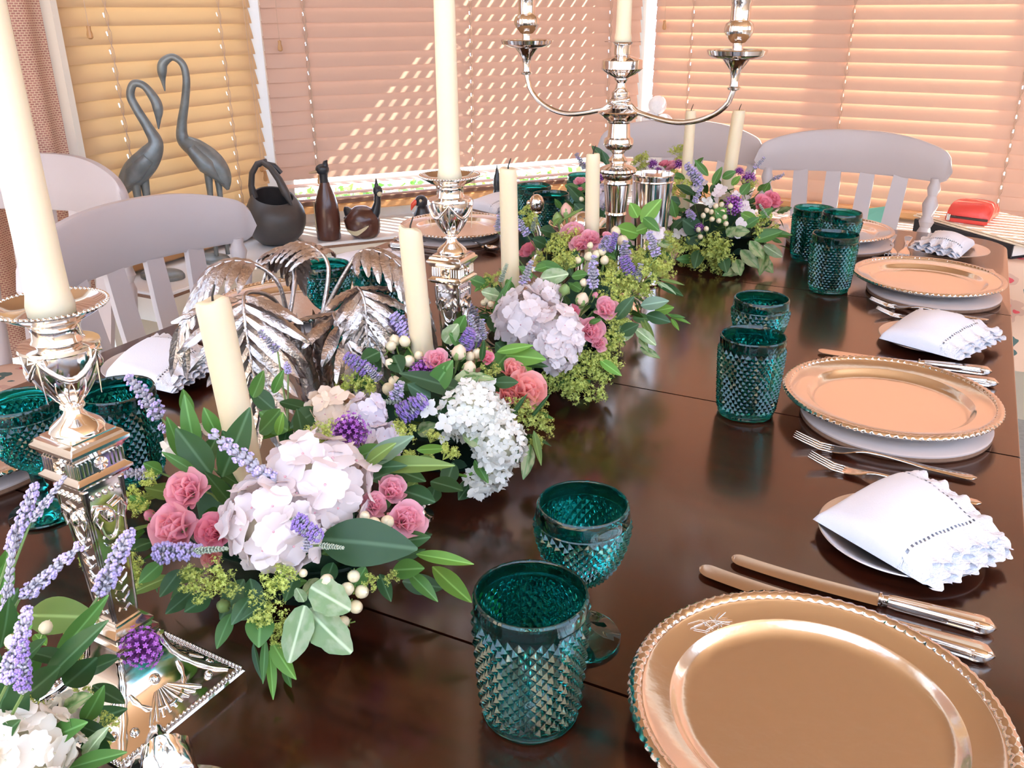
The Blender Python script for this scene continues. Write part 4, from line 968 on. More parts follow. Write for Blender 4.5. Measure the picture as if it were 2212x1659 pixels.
b = MB(); b.ball((.004, .0, .122), .026, 24, 16); O('dome', b, M['silver'], ds, smooth=180)
og = thing('silver_ornament', 'small silver ornament with a round knob head on a curved neck', 'ornament', T(-.744, 1.586, 0), 0)
b = MB(); b.lathe([(.022, 0), (.022, .004), (.012, .010), (.007, .02)], 28); O('foot', b, M['silver'], og)
b = MB(); b.tube([(0, 0, .014), (.006, .003, .035), (.004, .0, .056), (-.004, 0, .074), (-.002, 0, .090)], [.0070, .0105, .0085, .0055, .0045], 14); b.ball((.0075, .003, .048), .0085, 12, 8); O('neck', b, M['silver'], og, smooth=80)
b = MB(); b.ball((-.001, 0, .103), .0150, 20, 14); b.ball((-.0165, -.004, .103), .0050, 10, 8); b.lathe([(.006, .086), (.009, .089), (.006, .092)], 16, closed=True); O('knob_head', b, M['silver'], og, smooth=80); og.scale = (1, 1, 1.25)
sf = thing('silver_sculpture', 'rough silver sculpted piece at the bottom photo edge by the candlestick foot', 'ornament', T(-.385, .272, 0), 0)
b = MB(); rn = np.random.default_rng(5)
def lump(c, r, seed, sc3=(1, 1, 1)):
    rn_ = np.random.default_rng(seed); ph = rn_.random(9) * 6; n, m = 36, 24; v = []; f = []
    for j in range(m + 1):
        t = pi * j / m
        for i in range(n):
            a = 2 * pi * i / n; k = 1 + .16 * sin(3 * a + ph[0]) * sin(2 * t + ph[1]) + .13 * sin(5 * a + ph[2] + 3 * t) * sin(t) + .07 * sin(9 * a + ph[3]) * sin(7 * t + ph[4]) * sin(t) + .05 * sin(14 * a - 8 * t + ph[5]) * sin(t)
            v.append((c[0] + r * k * sc3[0] * sin(t) * cos(a), c[1] + r * k * sc3[1] * sin(t) * sin(a), c[2] - r * k * sc3[2] * cos(t)))
    for j in range(m):
        for i in range(n): k = (i + 1) % n; f.append((j * n + i, j * n + k, (j + 1) * n + k, (j + 1) * n + i))
    return v, f
b.add(*lump((-.006, .004, .032), .021, 1, (1, .9, 1.35))); O('upper_rock', b, M['silver_worn'], sf, smooth=60)
b = MB(); b.add(*lump((.022, -.010, .016), .022, 2, (1.2, 1, .75))); O('lower_rock', b, M['silver_worn'], sf, smooth=60)
b = MB(); b.lathe([(.046, 0), (.046, .003), (.030, .006), (.012, .008)], 40, Matrix.Translation((.006, -.004, 0))); O('base', b, M['silver'], sf)
sh = thing('silver_scroll', 'small silver scroll peeping out beside the pink roses', 'ornament', T(-.440, .658, 0), 0)
b = MB(); b.tube([(.010 * (1 - k / 30) * cos(k * .42), .004 * sin(k * .2), .016 + .012 * (1 - k / 30) * sin(k * .42)) for k in range(26)], [.0032 - .0001 * k for k in range(26)], 8); O('curl', b, M['silver'], sh, smooth=60)
b = MB(); b.lathe([(.014, 0), (.014, .002), (.006, .004), (.004, .008)], 24); O('foot', b, M['silver'], sh)
# ================================================================ on the window sill
ZS = -.1498
def crane(label, P0, ax, body_c, body_len, neck, head_tip, leg_tops, leg_feet, base_r, lean):
    t = thing('crane_statue', label, 'statue', T(P0[0], P0[1], ZS), 0, 'bronze crane statues on the sill')
    u = Vector((ax[0], ax[1], 0)).normalized()
    loc = lambda a, z, d=0: Vector((u.x * a - u.y * d, u.y * a + u.x * d, z - ZS))
    b = MB(); b.lathe([(base_r, 0), (base_r, .007), (base_r * .93, .0125), (base_r * .5, .017), (.012, .019), (1e-6, .019)], 40, Matrix.Diagonal((1.25, .85, 1, 1))); O('base', b, M['bronze'], t, smooth=50)
    b = MB(); rings = []                     # one continuous body, neck and head
    pts, rad = [], []
    for (a, z, r) in body_c: pts.append(loc(a, z)); rad.append(r)
    def smooth(P, R, n):
        out, ro = [], []; m = len(P) - 1
        for k in range(n + 1):
            x = k / n * m; i = min(int(x), m - 1); f = x - i; g = lambda L: (L[max(i - 1, 0)], L[i], L[i + 1], L[min(i + 2, m)])
            a_, b_, c_, d_ = g(P); out.append(.5 * ((2 * b_) + (c_ - a_) * f + (2 * a_ - 5 * b_ + 4 * c_ - d_) * f ** 2 + (3 * b_ - a_ - 3 * c_ + d_) * f ** 3))
            a_, b_, c_, d_ = g(R); ro.append(max(.0012, .5 * ((2 * b_) + (c_ - a_) * f + (2 * a_ - 5 * b_ + 4 * c_ - d_) * f ** 2 + (3 * b_ - a_ - 3 * c_ + d_) * f ** 3)))
        return out, ro
    p, r = smooth(pts, rad, 90); b.tube(p, r, 18); O('body', b, M['bronze'], t, smooth=80)
    for s_, (ta, tz) in zip((-1, 1), leg_tops):
        fa = leg_feet[0 if s_ < 0 else 1]; l_ = MB(); l_.tube([loc(ta, tz, s_ * .008), loc((ta * .6 + fa * .4), tz * .6 + (ZS + .018) * .4, s_ * .009), loc(fa, ZS + .016, s_ * .010)], [.012, .0065, .0058], 10); O('leg', l_, M['bronze'], t, smooth=60)
    for s_ in (-1, 1):
        w_ = MB(); (a0, z0), (a1, z1) = lean; w_.tube([loc(a0, z0, s_ * .018), loc((a0 + a1) / 2, (z0 + z1) / 2 + .004, s_ * .026), loc(a1, z1, s_ * .010)], [.016, .022, .004], 12); O('wing', w_, M['bronze'], t, smooth=80)
    return t
V_AX = (.893, .45)     # the statues stand side-on to the table
crane('shorter bronze crane statue with its bill hanging down', (-1.806, 1.562), V_AX, [(-.066, .055, .003), (-.056, .085, .020), (-.025, .118, .032), (.012, .152, .029), (.036, .188, .018), (.024, .225, .0125), (.003, .270, .0105), (-.006, .300, .0098), (.006, .326, .0092), (.030, .322, .0090), (.050, .292, .0115), (.055, .268, .0120), (.052, .243, .0060), (.049, .222, .0015)], 0, None, None, [(-.026, .105), (-.010, .105)], [-.03, -.015], .052, ((.02, .155), (-.058, .075)))
crane('taller bronze crane statue with its neck bent to the left', (-1.810, 1.738), V_AX, [(.072, .045, .004), (.064, .078, .022), (.040, .115, .031), (.004, .150, .027), (-.028, .176, .017), (-.026, .215, .0125), (-.010, .270, .0105), (.002, .325, .0095), (-.002, .362, .0090), (-.025, .379, .0088), (-.050, .366, .0115), (-.057, .345, .0118), (-.058, .322, .0060), (-.057, .297, .0015)], 0, None, None, [(.028, .110), (.046, .110)], [.02, .045], .048, ((-.005, .155), (.068, .062)))
pt_ = thing('dark_pot', 'round dark pot with a knotted loop handle on the sill', 'pot', T(-1.775, 1.975, ZS), radians(27))
b = MB(); b.lathe([(1e-6, 0), (.034, 0), (.052, .006), (.074, .028), (.0860, .056), (.0878, .080), (.0815, .106), (.0690, .128), (.0600, .139), (.0575, .141), (.0550, .139), (.064, .126), (.077, .100), (.082, .078), (1e-6, .02)], 48, Matrix.Shear('XY', 4, (0, 0)), lambda a, r, z, j: (r, z + (.018 * cos(a - 2.2) * (z / .141) ** 4))); O('bowl', b, M['pot'], pt_, smooth=50)
b = MB(); b.tube([(-.056, 0, .135), (-.060, 0, .170), (-.054, 0, .205), (-.036, .002, .232), (-.012, .004, .238), (-.008, -.006, .228)], [.012, .0095, .0088, .0085, .0085, .006], 12); O('handle', b, M['pot'], pt_, smooth=60)
b = MB(); b.tube([(.058, -.03, .118), (.044, -.03, .155), (.028, -.022, .190), (.004, -.008, .222), (-.020, .002, .236), (-.034, .006, .226)], [.004, .0125, .0105, .0095, .0088, .006], 12); b.tube([(.03, .004, .205), (.010, .004, .226), (-.01, .002, .232)], [.006, .0085, .007], 10); O('handle', b, M['pot'], pt_, smooth=60)
def bird_body(rings_, n=26):
    r = []
    for (x, z, rx, rz_, ry) in rings_: r.append([(x + rx * cos(a), ry * sin(a), z + rz_ * cos(a)) for a in np.linspace(0, 2 * pi, n, endpoint=False)])
    return r
dk = thing('wooden_duck', 'tall upright wooden duck on the sill left of the squat one', 'duck', T(-1.672, 2.085, ZS), radians(214))
b = MB(); b.lathe([(1e-6, 0), (.0335, 0), (.0360, .004), (.0372, .04), (.0372, .075), (.0340, .105), (.0270, .130), (.0180, .155), (.0135, .170)], 36); O('body', b, M['duckwood'], dk, smooth=60)
b = MB(); b.tube([(0, 0, .165), (.001, 0, .180), (.001, 0, .195)], [.0136, .0125, .0130], 20); b.ball((.003, 0, .207), .0175, 20, 14, None, (1.15, .92, .95)); b.tube([(-.006, 0, .218), (-.008, 0, .228), (-.014, 0, .2335)], [.010, .007, .001], 10); O('head', b, M['duckdark'], dk, smooth=80)
b = MB(); b.loft([[(.018 + .024 * u, (.010 - .003 * u) * cos(a), .202 - .004 * u + (.0055 - .003 * u) * sin(a)) for a in np.linspace(0, 2 * pi, 12, endpoint=False)] for u in (0, .3, .6, .9, 1)]); O('bill', b, M['beak2'], dk, smooth=60)
for s_ in (-1, 1): b = MB(); b.ball((.010, s_ * .0150, .212), .0032, 10, 8); O('eye', b, M['eye'], dk, smooth=180)
b = MB(); b.grid(8, 10, lambda u, v: ((lambda a, z: (.0376 * cos(a), .0376 * sin(a), z))(.12 + (u - .5) * .9 * (1 - .3 * v), .03 + v * .085))); O('wing_patch', b, M['duckcream'], dk, smooth=180)
d2 = thing('wooden_duck', 'squat round wooden duck with a cream wing stripe', 'duck', T(-1.585, 2.150, ZS), radians(27))
b = MB(); b.loft([[(x + rx * cos(a) * 1.0, ry * sin(a), z) for a in np.linspace(0, 2 * pi, 32, endpoint=False)] for (x, z, rx, ry) in ((0, 0, .030, .027), (0, .003, .036, .032), (-.002, .016, .047, .040), (-.006, .035, .054, .044), (-.008, .055, .054, .044), (-.006, .072, .046, .039), (-.006, .085, .034, .029), (-.008, .094, .018, .015), (-.008, .096, .004, .004))]); O('body', b, M['duckwood'], d2, smooth=80)
b = MB(); b.tube([(.018, 0, .05), (.036, 0, .080), (.043, 0, .105), (.044, 0, .128)], [.022, .0150, .0105, .0100], 18); b.ball((.046, 0, .140), .0155, 18, 12, None, (.95, .9, 1.05)); O('neck', b, M['duckdark'], d2, smooth=80)
b = MB(); b.tube([(.044, -.001, .146), (.043, 0, .160), (.043, 0, .176)], [.0085, .0055, .0015], 10); O('raised_bill', b, M['duckdark'], d2, smooth=80)
b = MB(); b.ball((.052, -.0095, .133), .0080, 12, 8); O('cheek_patch', b, M['duckcream'], d2, smooth=180)
b = MB(); b.tube([(-.045, 0, .075), (-.054, 0, .088), (-.058, 0, .092)], [.016, .009, .002], 10); b.tube([(-.052, 0, .060), (-.057, -.002, .058), (-.062, -.002, .060)], [.012, .007, .001], 10); O('tail', b, M['duckdark'], d2, smooth=80)
b = MB(); st_ = []
for k in range(13):
    u = k / 12; a = radians(-160 + 95 * u); z = .032 - .012 * sin(u * pi) + .026 * max(0, u - .55); st_.append((a, z, .0015 + .0060 * sin(u * pi) ** .7))
v_ = []; f_ = []
for (a, z, w_) in st_:
    for dz in (-w_, w_):
        zz = z + dz; rx, ry = np.interp(zz, [0, .003, .016, .035, .055], [.030, .036, .047, .054, .054]), np.interp(zz, [0, .003, .016, .035, .055], [.027, .032, .040, .044, .044]); v_.append((-.005 + (rx + .0012) * cos(a), (ry + .0012) * sin(a), zz))
for k in range(12): f_.append((2 * k, 2 * k + 2, 2 * k + 3, 2 * k + 1))
b.add(v_, f_); O('wing_stripe', b, M['duckcream'], d2, smooth=180)
d3 = thing('wooden_bird', 'small dark wooden bird with a red beak left of the centre candlestick', 'bird', T(-1.46, 2.280, ZS), radians(232))
b = MB(); b.lathe([(1e-6, 0), (.026, 0), (.030, .01), (.031, .035), (.026, .058), (.018, .074), (.0165, .082)], 28); b.ball((.002, 0, .095), .0205, 20, 14); O('body', b, M['duckdark'], d3, smooth=80)
b = MB(); b.tube([(.017, 0, .098), (.030, 0, .088), (.036, 0, .072)], [.0090, .0070, .0012], 12); O('beak', b, M['beak'], d3, smooth=80)
for s_ in (-1, 1): b = MB(); b.ball((.010, s_ * .0172, .102), .0045, 10, 8); O('eye', b, M['duckcream'], d3, smooth=180)
b = MB(); b.grid(8, 8, lambda u, v: ((lambda a, z: ((.0318 - .004 * v) * cos(a), (.0318 - .004 * v) * sin(a), z))((u - .5) * 1.6, .012 + v * .04))); O('breast_patch', b, M['duckcream'], d3, smooth=180)
d4 = thing('wooden_bird', 'slim dark bird pointing its bill up beside the pale blue napkin', 'bird', T(-1.298, 2.47, ZS), radians(250))
b = MB(); b.lathe([(1e-6, 0), (.026, 0), (.030, .02), (.026, .07), (.014, .10), (.0115, .115)], 24); O('body', b, M['duckdark'], d4, smooth=80)
b = MB(); b.tube([(0, 0, .110), (.0, 0, .13), (.001, 0, .148), (0, 0, .168), (0, 0, .190)], [.0115, .0135, .0110, .0060, .001], 16); O('head', b, M['duckdark'], d4, smooth=80)
# ---- white wool balls on the sill corner, binder pile at the table end
wb = thing('wool_balls', 'stack of white fluffy balls in the sunny sill corner', 'ornament', T(-.955, 2.985, ZS), 0)
for k, (x, y, z) in enumerate([(-.030, 0, .038), (.032, .012, .038), (.002, -.040, .038), (0, .045, .038), (-.022, -.012, .10), (.026, -.004, .10), (0, .03, .10), (-.026, .0, .165), (.022, -.002, .160), (.0, .02, .175), (-.030, .004, .225) if False else (-.020, 0, .288), (.026, .004, .280), (.002, -.002, .338), (-.022, 0, .228), (.024, .004, .222)]):
    b = MB(); b.ball((x, y, z), .036 if k < 10 else .031, 14, 10); O('ball', b, M['whiteball'], wb, smooth=180)
AE = -4
def box_thing(name, label, cat, loc, rz, mb, mat, **k): t = thing(name, label, cat, loc, rz, k.get('group')); o = O(k.get('part', 'body'), mb, mat, t); return t
fc = thing('side_table', 'small corner side table draped with a pale floral cloth under the binder', 'table', (.275, 2.66, 0), 0)
b = MB(); b.box(-.19, .19, -.145, .155, .612, .637, .004); O('top', b, M['cream_paint'], fc)
lt = MB(); lt.lathe([(.012, 0), (.018, .05), (.016, .3), (.022, .61)], 12); lt = lt.build('leg')
for x in (-.16, .16):
    for y in (-.115, .125): O('leg', lt, M['cream_paint'], fc, (x, y, 0))
b = MB(); rg = []
for z, ins in ((.36, -.012), (.42, -.010), (.50, -.008), (.58, -.005), (.628, -.004), (.6375, -.002), (.640, .004)):
    o_ = rrect(-.192, .192, -.147, .157, (.02,) * 4, ins, 10); n_ = len(o_)
    rg.append([(x + (.006 * sin(i * 1.1) * (.64 - z) / .28) * (1 if abs(x) > .15 else 0), y + (.007 * sin(i * .9) * (.64 - z) / .28), z + (.004 * sin(i * .7) if z < .37 else 0)) for i, (x, y) in enumerate(o_)])
b.loft(rg); b.f.pop(-2); b.m.pop(); O('floral_cloth', b, M['floral'], fc, smooth=60)
AE = -42
bn = thing('ring_binder', 'black ring binder with cream card lying on the far side table', 'binder', T(.105, 2.735, -.1085), radians(AE))
b = MB(); b.box(-.165, .17, -.115, .115, 0, .003, .001); b.box(-.165, .17, -.115, .115, .034, .037, .001); b.box(-.165, .17, -.116, -.113, 0, .037, .001); O('cover', b, M['black'], bn)
b = MB(); b.box(-.155, .165, -.110, .113, .004, .033, .001); O('pages', b, M['paper'], bn)
b = MB(); b.box(-.03, .02, -.1168, -.1162, .010, .026); O('spine_label', b, M['zip'], bn)
cdl = thing('cream_folder', 'large cream card folder on the black ring binder', 'folder', T(.118, 2.745, -.0713), radians(AE - 3))
b = MB(); b.box(-.185, .21, -.125, .125, 0, .005, .0015); b.box(-.18, .205, -.120, .122, .0055, .010, .0015); O('card', b, M['card'], cdl)
b = MB()
for x in (-.04, .09): b.lathe([(1e-6, .0101), (.010, .0101), (.010, .0108), (1e-6, .0108)], 16, Matrix.Translation((x, -.100, 0)) @ Matrix.Diagonal((1.6, .8, 1, 1)))
O('white_sticker', b, M['paper'], cdl)
rp = thing('zip_pouch', 'red plastic zip pouch lying on the cream folder', 'pouch', T(.052, 2.755, -.0608), radians(-14))
b = MB(); r = []
for k in range(17):
    u = k / 16; y = -.062 + .135 * u; e = (1 - abs(2 * u - 1) ** 5) * (1 - .25 * u); hh = .022 + .036 * e; hx_ = .054 - .006 * u + .003 * e
    r.append([(hx_ * math.copysign(abs(cos(a)) ** .45, cos(a)) + .002 * sin(7 * u), y + .004 * sin(3 * a), hh * .5 + hh * .5 * math.copysign(abs(sin(a)) ** .5, sin(a)) + .0012 * sin(5 * a + 9 * u) * (1 + sin(a))) for a in np.linspace(0, 2 * pi, 28, endpoint=False)])
b.loft(r); b.f = [tuple(reversed(q)) for q in b.f]; O('pouch', b, M['redpouch'], rp, smooth=60)
b = MB(); b.box(-.043, .054, -.0665, -.0605, .012, .0185, .001); O('zip', b, M['zip'], rp)
b = MB(); b.box(-.050, -.041, -.068, -.062, .004, .022, .001); O('zip_pull', b, M['silver'], rp)
AE = -4
pr = thing('paper_stack', 'loose white papers on the side table at the right photo edge', 'paper', T(.385, 2.645, -.1095), radians(-30))
b = MB()
for k in range(6): b.box(-.045 + RN.uniform(-.006, .006), .045, -.06, .06 + RN.uniform(-.006, .006), .004 * k, .004 * k + .0035)
O('sheets', b, M['paper'], pr)
tl = thing('teal_card', 'teal folded card standing behind the end chair spindle', 'card', T(-.245, 2.94, -.1495), radians(AE + 10))
b = MB(); b.box(-.05, .06, -.05, .05, 0, .003); b.loft([[(-.05, -.04, .003), (.06, -.05, .003), (.06, -.046, .003), (-.05, -.036, .003)], [(-.03, -.02, .055), (.055, -.03, .075), (.055, -.026, .075), (-.03, -.016, .055)]]); O('card', b, M['teal_leaf'], tl, smooth=0)
# ================================================================ flower arrangements
PC_ = {'pinkwhite': ((.90, .80, .80), (.90, .76, .74)), 'peach': ((.90, .75, .62), (.9, .72, .55)), 'lilac': ((.82, .74, .82), (.82, .74, .80)), 'cream': ((.88, .81, .72), (.88, .79, .66)), 'white': ((.90, .88, .82), (.9, .88, .8))}
for k_, (a, b_) in PC_.items(): M['h_' + k_] = translucent('petal_' + k_, a, b_, .30, .5, rand=.07, gloss=.02, vein=None)
RC = {'pink': ((.96, .53, .61), (.98, .47, .54)), 'rose': ((.93, .37, .47), (.96, .32, .40)), 'coral': ((.97, .48, .45), (.98, .42, .36))}
for k_, (a, b_) in RC.items(): M['r_' + k_] = translucent('rose_petal_' + k_, a, b_, .42, .5, rand=.08, gloss=.02)
M['eye_pink'] = pbr('floret_eye', (.75, .38, .42), .5)
M['green_core'] = pbr('green_core', (.62, .60, .44), .7)
M['calyx'] = pbr('rose_calyx', (.22, .32, .10), .5)
LC = {'dark': ((.035, .10, .032), (.08, .2, .03), .045), 'glossy': ((.026, .085, .028), (.06, .16, .03), .06), 'mid': ((.085, .22, .048), (.16, .34, .05), .04), 'bright': ((.17, .37, .065), (.30, .52, .07), .03), 'olive': ((.17, .26, .065), (.28, .38, .08), .03),
      'blue': ((.15, .27, .17), (.2, .36, .14), .12), 'pale': ((.42, .52, .33), (.5, .6, .3), .02), 'wavy': ((.10, .21, .06), (.2, .36, .08), .04)}
for k_, (a, b_, gl) in LC.items():
    vn = tuple(min(1, x * 1.7 + .05) for x in a)
    M['l_' + k_] = translucent('leaf_' + k_, a, b_, .30, .42, rand=.18, gloss=gl * .5, vein=vn, mottle=((.26, .40, .20), 3.0) if k_ == 'pale' else (((.45, .50, .26), 2.2) if k_ == 'wavy' else None))
M['lav_g'] = pbr('lavender_calyx', (.44, .41, .46), .7, rand=.15)
M['lav_p'] = pbr('lavender_bloom', (.56, .46, .76), .55, rand=.15)
M['lav_d'] = pbr('lavender_dark_bloom', (.36, .24, .58), .5, rand=.15)
M['lav_gg'] = pbr('green_grey_bud', (.38, .42, .32), .7, rand=.15)
M['verbena'] = pbr('verbena_bloom', (.42, .12, .50), .5, rand=.1)
M['verbena_d'] = pbr('verbena_tube', (.20, .04, .22), .6)
M['alch'] = translucent('lady_mantle', (.58, .64, .17), (.60, .66, .17), .3, .6, rand=.14, gloss=.01)
M['berry'] = pbr('cream_berry', (.84, .70, .47), .28, sub=.2, rand=.06)
M['berry_tip'] = pbr('berry_calyx', (.24, .34, .08), .5)
M['bud_pale'] = pbr('pale_bud', (.74, .58, .40), .5, noise=.2, nscale=60)
M['bud_peach'] = pbr('peach_bud', (.72, .42, .33), .5)
# --- unit meshes
def petal_pts(shape, n=6, m=4, cup=.25, serr=0.0, seed=0):
    rn = random.Random(seed); v = []; f = []
    for j in range(n + 1):
        u = j / n
        if shape == 'broad': w = .50 * (sin(pi * min(1, u * .80 + .06)) ** .75) * 1.06
        elif shape == 'oval': w = .36 * (sin(pi * min(1, u * .90 + .08)) ** .8)
        else: w = .62 * (sin(pi * min(1, u * .72 + .05)) ** .6)
        for i in range(m + 1):
            s_ = i / m * 2 - 1; x = u; 
            if u > .8: x = u - .16 * s_ * s_ * (u - .8) / .2 * (1 if shape != 'rose' else .6)
            k = (1 + serr * rn.uniform(-1, 1)) if (abs(s_) > .9 or j == n) else 1
            v.append((x * (k if j == n else 1), s_ * w * k, cup * (.55 * u * u - .30 * s_ * s_ * (.3 + u) * .9) + rn.uniform(-.012, .012)))
    for j in range(n):
        for i in range(m): a = j * (m + 1) + i; f.append((a, a + 1, a + m + 2, a + m + 1))
    return v, f
def floret_mesh(shape, serr, seed):
    mb = MB(); rn = random.Random(seed)
    for k in range(4):
        v, f = petal_pts(shape, cup=rn.uniform(.10, .34), serr=serr, seed=seed * 7 + k)
        mb.add(v, f, Matrix.Rotation(k * pi / 2 + rn.uniform(-.12, .12), 4, 'Z') @ Matrix.Rotation(rn.uniform(-.32, .10), 4, 'Y') @ Matrix.Translation((.03, 0, .004 * k)))
    mb.cur = 1; mb.ball((0, 0, .03), .055, 7, 5); mb.cur = 0
    return mb
FLM = {}
def floret(kind, seed):
    key = (kind, seed)
    if key not in FLM:
        me = floret_mesh('oval' if kind == 'white' else 'broad', .0 if kind == 'white' else .05, seed).build('floret', 60); me.materials.append(M['h_' + kind]); me.materials.append(M['green_core'] if kind in ('white', 'cream') else M['eye_pink']); FLM[key] = me
    return FLM[key]
RPM = {}
def rose_petal(kind, seed):
    key = (kind, seed)
    if key not in RPM:
        mb = MB(); rn = random.Random(seed); n, m = 6, 5; v = []; f = []
        for j in range(n + 1):
            u = j / n; w = .58 * (sin(pi * min(1, u * .70 + .08)) ** .55)
            for i in range(m + 1):
                s_ = i / m * 2 - 1; z = u - (.10 * s_ * s_ * max(0, u - .6) / .4) ; curl = -.16 * max(0, u - .75) / .25 * (1 + .3 * rn.uniform(-1, 1))
                v.append((.30 * sin(u * 1.4) * (1 - .45 * s_ * s_) - curl * -1 * -1 + .02 * rn.uniform(-1, 1), s_ * w, z + .02 * rn.uniform(-1, 1)))
        for j in range(n):
            for i in range(m): a = j * (m + 1) + i; f.append((a, a + 1, a + m + 2, a + m + 1))
        mb.add(v, f); me = mb.build('petal', 60); me.materials.append(M['r_' + kind]); RPM[key] = me
    return RPM[key]
LFM = {}
def leaf_mesh(kind, var):
    key = (kind, var)
    if key not in LFM:
        rn = random.Random(var * 13 + len(kind)); v = []; f = []; n, m = 12, 6
        wavy = .10 if kind in ('wavy', 'pale') else .012; curl = (.16, .05, -.06)[var % 3]
        for j in range(n + 1):
            u = j / n; w = .5 * (sin(pi * min(1, u * .985 + .004) ** .82) ** (.85 if kind != 'pale' else .6)) + .004
            for i in range(m + 1):
                s_ = i / m * 2 - 1
                v.append((u, s_ * w * (1 + wavy * .5 * sin(u * 19 + var)), curl * 4 * u * (1 - u) * .35 + (.015 if kind == 'glossy' else .07) * abs(s_) * w * 1.4 + wavy * abs(s_) ** 2 * sin(u * 22 + s_ * 2 + var) * .45 * w * 2))
        for j in range(n):
            for i in range(m): a = j * (m + 1) + i; f.append((a, a + 1, a + m + 2, a + m + 1))
        mb = MB(); mb.add(v, f); me = mb.build('leaf', 180); me.materials.append(M['l_' + kind]); LFM[key] = me
    return LFM[key]
LVM = {}
def lav_mesh(kind, var):
    key = (kind, var)
    if key not in LVM:
        rn = random.Random(var * 5 + len(kind)); mb = MB(); mb.cur = 0
        mb.tube([(0, 0, 0), (.5, 0, .01), (.97, 0, 0)], [.05, .05, .02], 5)
        A_ = 3.3; W = 10; mb.v = [(x * A_, y, z) for x, y, z in mb.v]
        for k in range(W):
            x = A_ * (.04 + .90 * k / (W - 1)); rr_ = .5 * (1 - .5 * (k / (W - 1)) ** 1.6) * (1 if k else .8); nn = 9 if k < W - 2 else 6
            for i in range(nn):
                a = 2 * pi * (i + .5 * (k % 2)) / nn + rn.uniform(-.25, .25); r_ = rr_ * rn.uniform(.75, 1.0); d = Vector((.22, cos(a) * r_ * .95, sin(a) * r_ * .95)); p = Vector((x + rn.uniform(-.06, .06), 0, 0)); mb.cur = 0
                mb.tube([p + Vector((0, cos(a), sin(a))) * .08, p + d * .62, p + d * .95], [.06, .115, .07], 5)
                if kind != 'gg' and rn.random() < {'a': .42, 'g': .12, 'p': .75}[kind]:
                    mb.cur = 1; c_ = p + d * 1.02; q = d.normalized(); s1 = q.orthogonal().normalized(); s2 = q.cross(s1)
                    for t in range(4):
                        an = t * 1.57 + rn.uniform(0, 1); o_ = s1 * cos(an) + s2 * sin(an); mb.ball(tuple(c_ + o_ * .085 + q * .05), .085, 5, 4)
        mb.v = [(x / A_, y, z) for x, y, z in mb.v]
        me = mb.build('lavender', 60)
        me.materials.append(M['lav_gg'] if kind == 'gg' else M['lav_g']); me.materials.append(M['lav_d'] if (kind == 'p' and var % 2) else M['lav_p']); LVM[key] = me
    return LVM[key]
def verb_mesh(var):
    rn = random.Random(var); mb = MB()
    for k in range(85):
        z = 1 - 1.5 * (k + .5) / 85; a = k * 2.39996; r = (1 - z * z) ** .5; d = Vector((r * cos(a), r * sin(a), z)); L = rn.uniform(.72, 1.05); mb.cur = 1; mb.tube([d * .15, d * L * .85], [.03, .055], 4); mb.cur = 0; s1 = d.orthogonal().normalized(); s2 = d.cross(s1)
        for t in range(5): an = t * 2 * pi / 5 + a; o_ = s1 * cos(an) + s2 * sin(an); o2 = s1 * cos(an + .5) + s2 * sin(an + .5); o3 = s1 * cos(an - .5) + s2 * sin(an - .5); c_ = d * L; mb.add([c_ - d * .04, c_ + o3 * .09 + d * .02, c_ + o_ * .14 + d * .03, c_ + o2 * .09 + d * .02], [(0, 1, 2, 3)])
    me = mb.build('verbena', 0); me.materials.append(M['verbena']); me.materials.append(M['verbena_d']); return me
def alch_mesh(var):
    rn = random.Random(var * 3 + 1); mb = MB()
    for c in range(16):
        a = rn.uniform(0, 2 * pi); r = rn.random() ** .5 * .85; cc = Vector((r * cos(a), r * sin(a), rn.uniform(-.1, .45) * (1.1 - r))); mb.tube([(0, 0, -.75), cc * .5 + Vector((0, 0, -.3)), cc], [.020, .014, .010], 3)
        for k in range(13):
            d = Vector((rn.gauss(0, 1), rn.gauss(0, 1), rn.gauss(.35, .8))); d.normalize(); p = cc + d * rn.uniform(.10, .30); s1 = d.orthogonal().normalized(); s2 = d.cross(s1); n0 = len(mb.v); sz = rn.uniform(.09, .13)
            vv = [p - d * .01]
            for t in range(8): an = t * pi / 4; rr_ = sz if t % 2 == 0 else sz * .42; vv.append(p + (s1 * cos(an) + s2 * sin(an)) * rr_ + d * (.03 if t % 2 == 0 else 0))
            mb.add(vv, [(0, 1 + t, 1 + (t + 1) % 8) for t in range(8)]); mb.add([cc, p, p + s1 * .012], [(0, 1, 2)])
    me = mb.build('lady_mantle', 0); me.materials.append(M['alch']); return me
def berry_mesh():
    mb = MB(); mb.lathe([(1e-6, -1), (.5, -.88), (.86, -.45), (.92, 0), (.78, .5), (.42, .88), (.10, 1.0), (.05, 1.12), (1e-6, 1.14)], 16); mb.cur = 1
    for k in range(5):
        a = k * 2 * pi / 5; mb.add([(0, 0, -1.04), (.55 * cos(a - .5), .55 * sin(a - .5), -.98), (1.05 * cos(a), 1.05 * sin(a), -.75), (.55 * cos(a + .5), .55 * sin(a + .5), -.98)], [(0, 1, 2, 3)])
    mb.tube([(0, 0, -1), (.1, 0, -2.0), (.0, .2, -3.2)], [.16, .13, .13], 6); me = mb.build('berry', 60); me.materials.append(M['berry']); me.materials.append(M['berry_tip']); return me
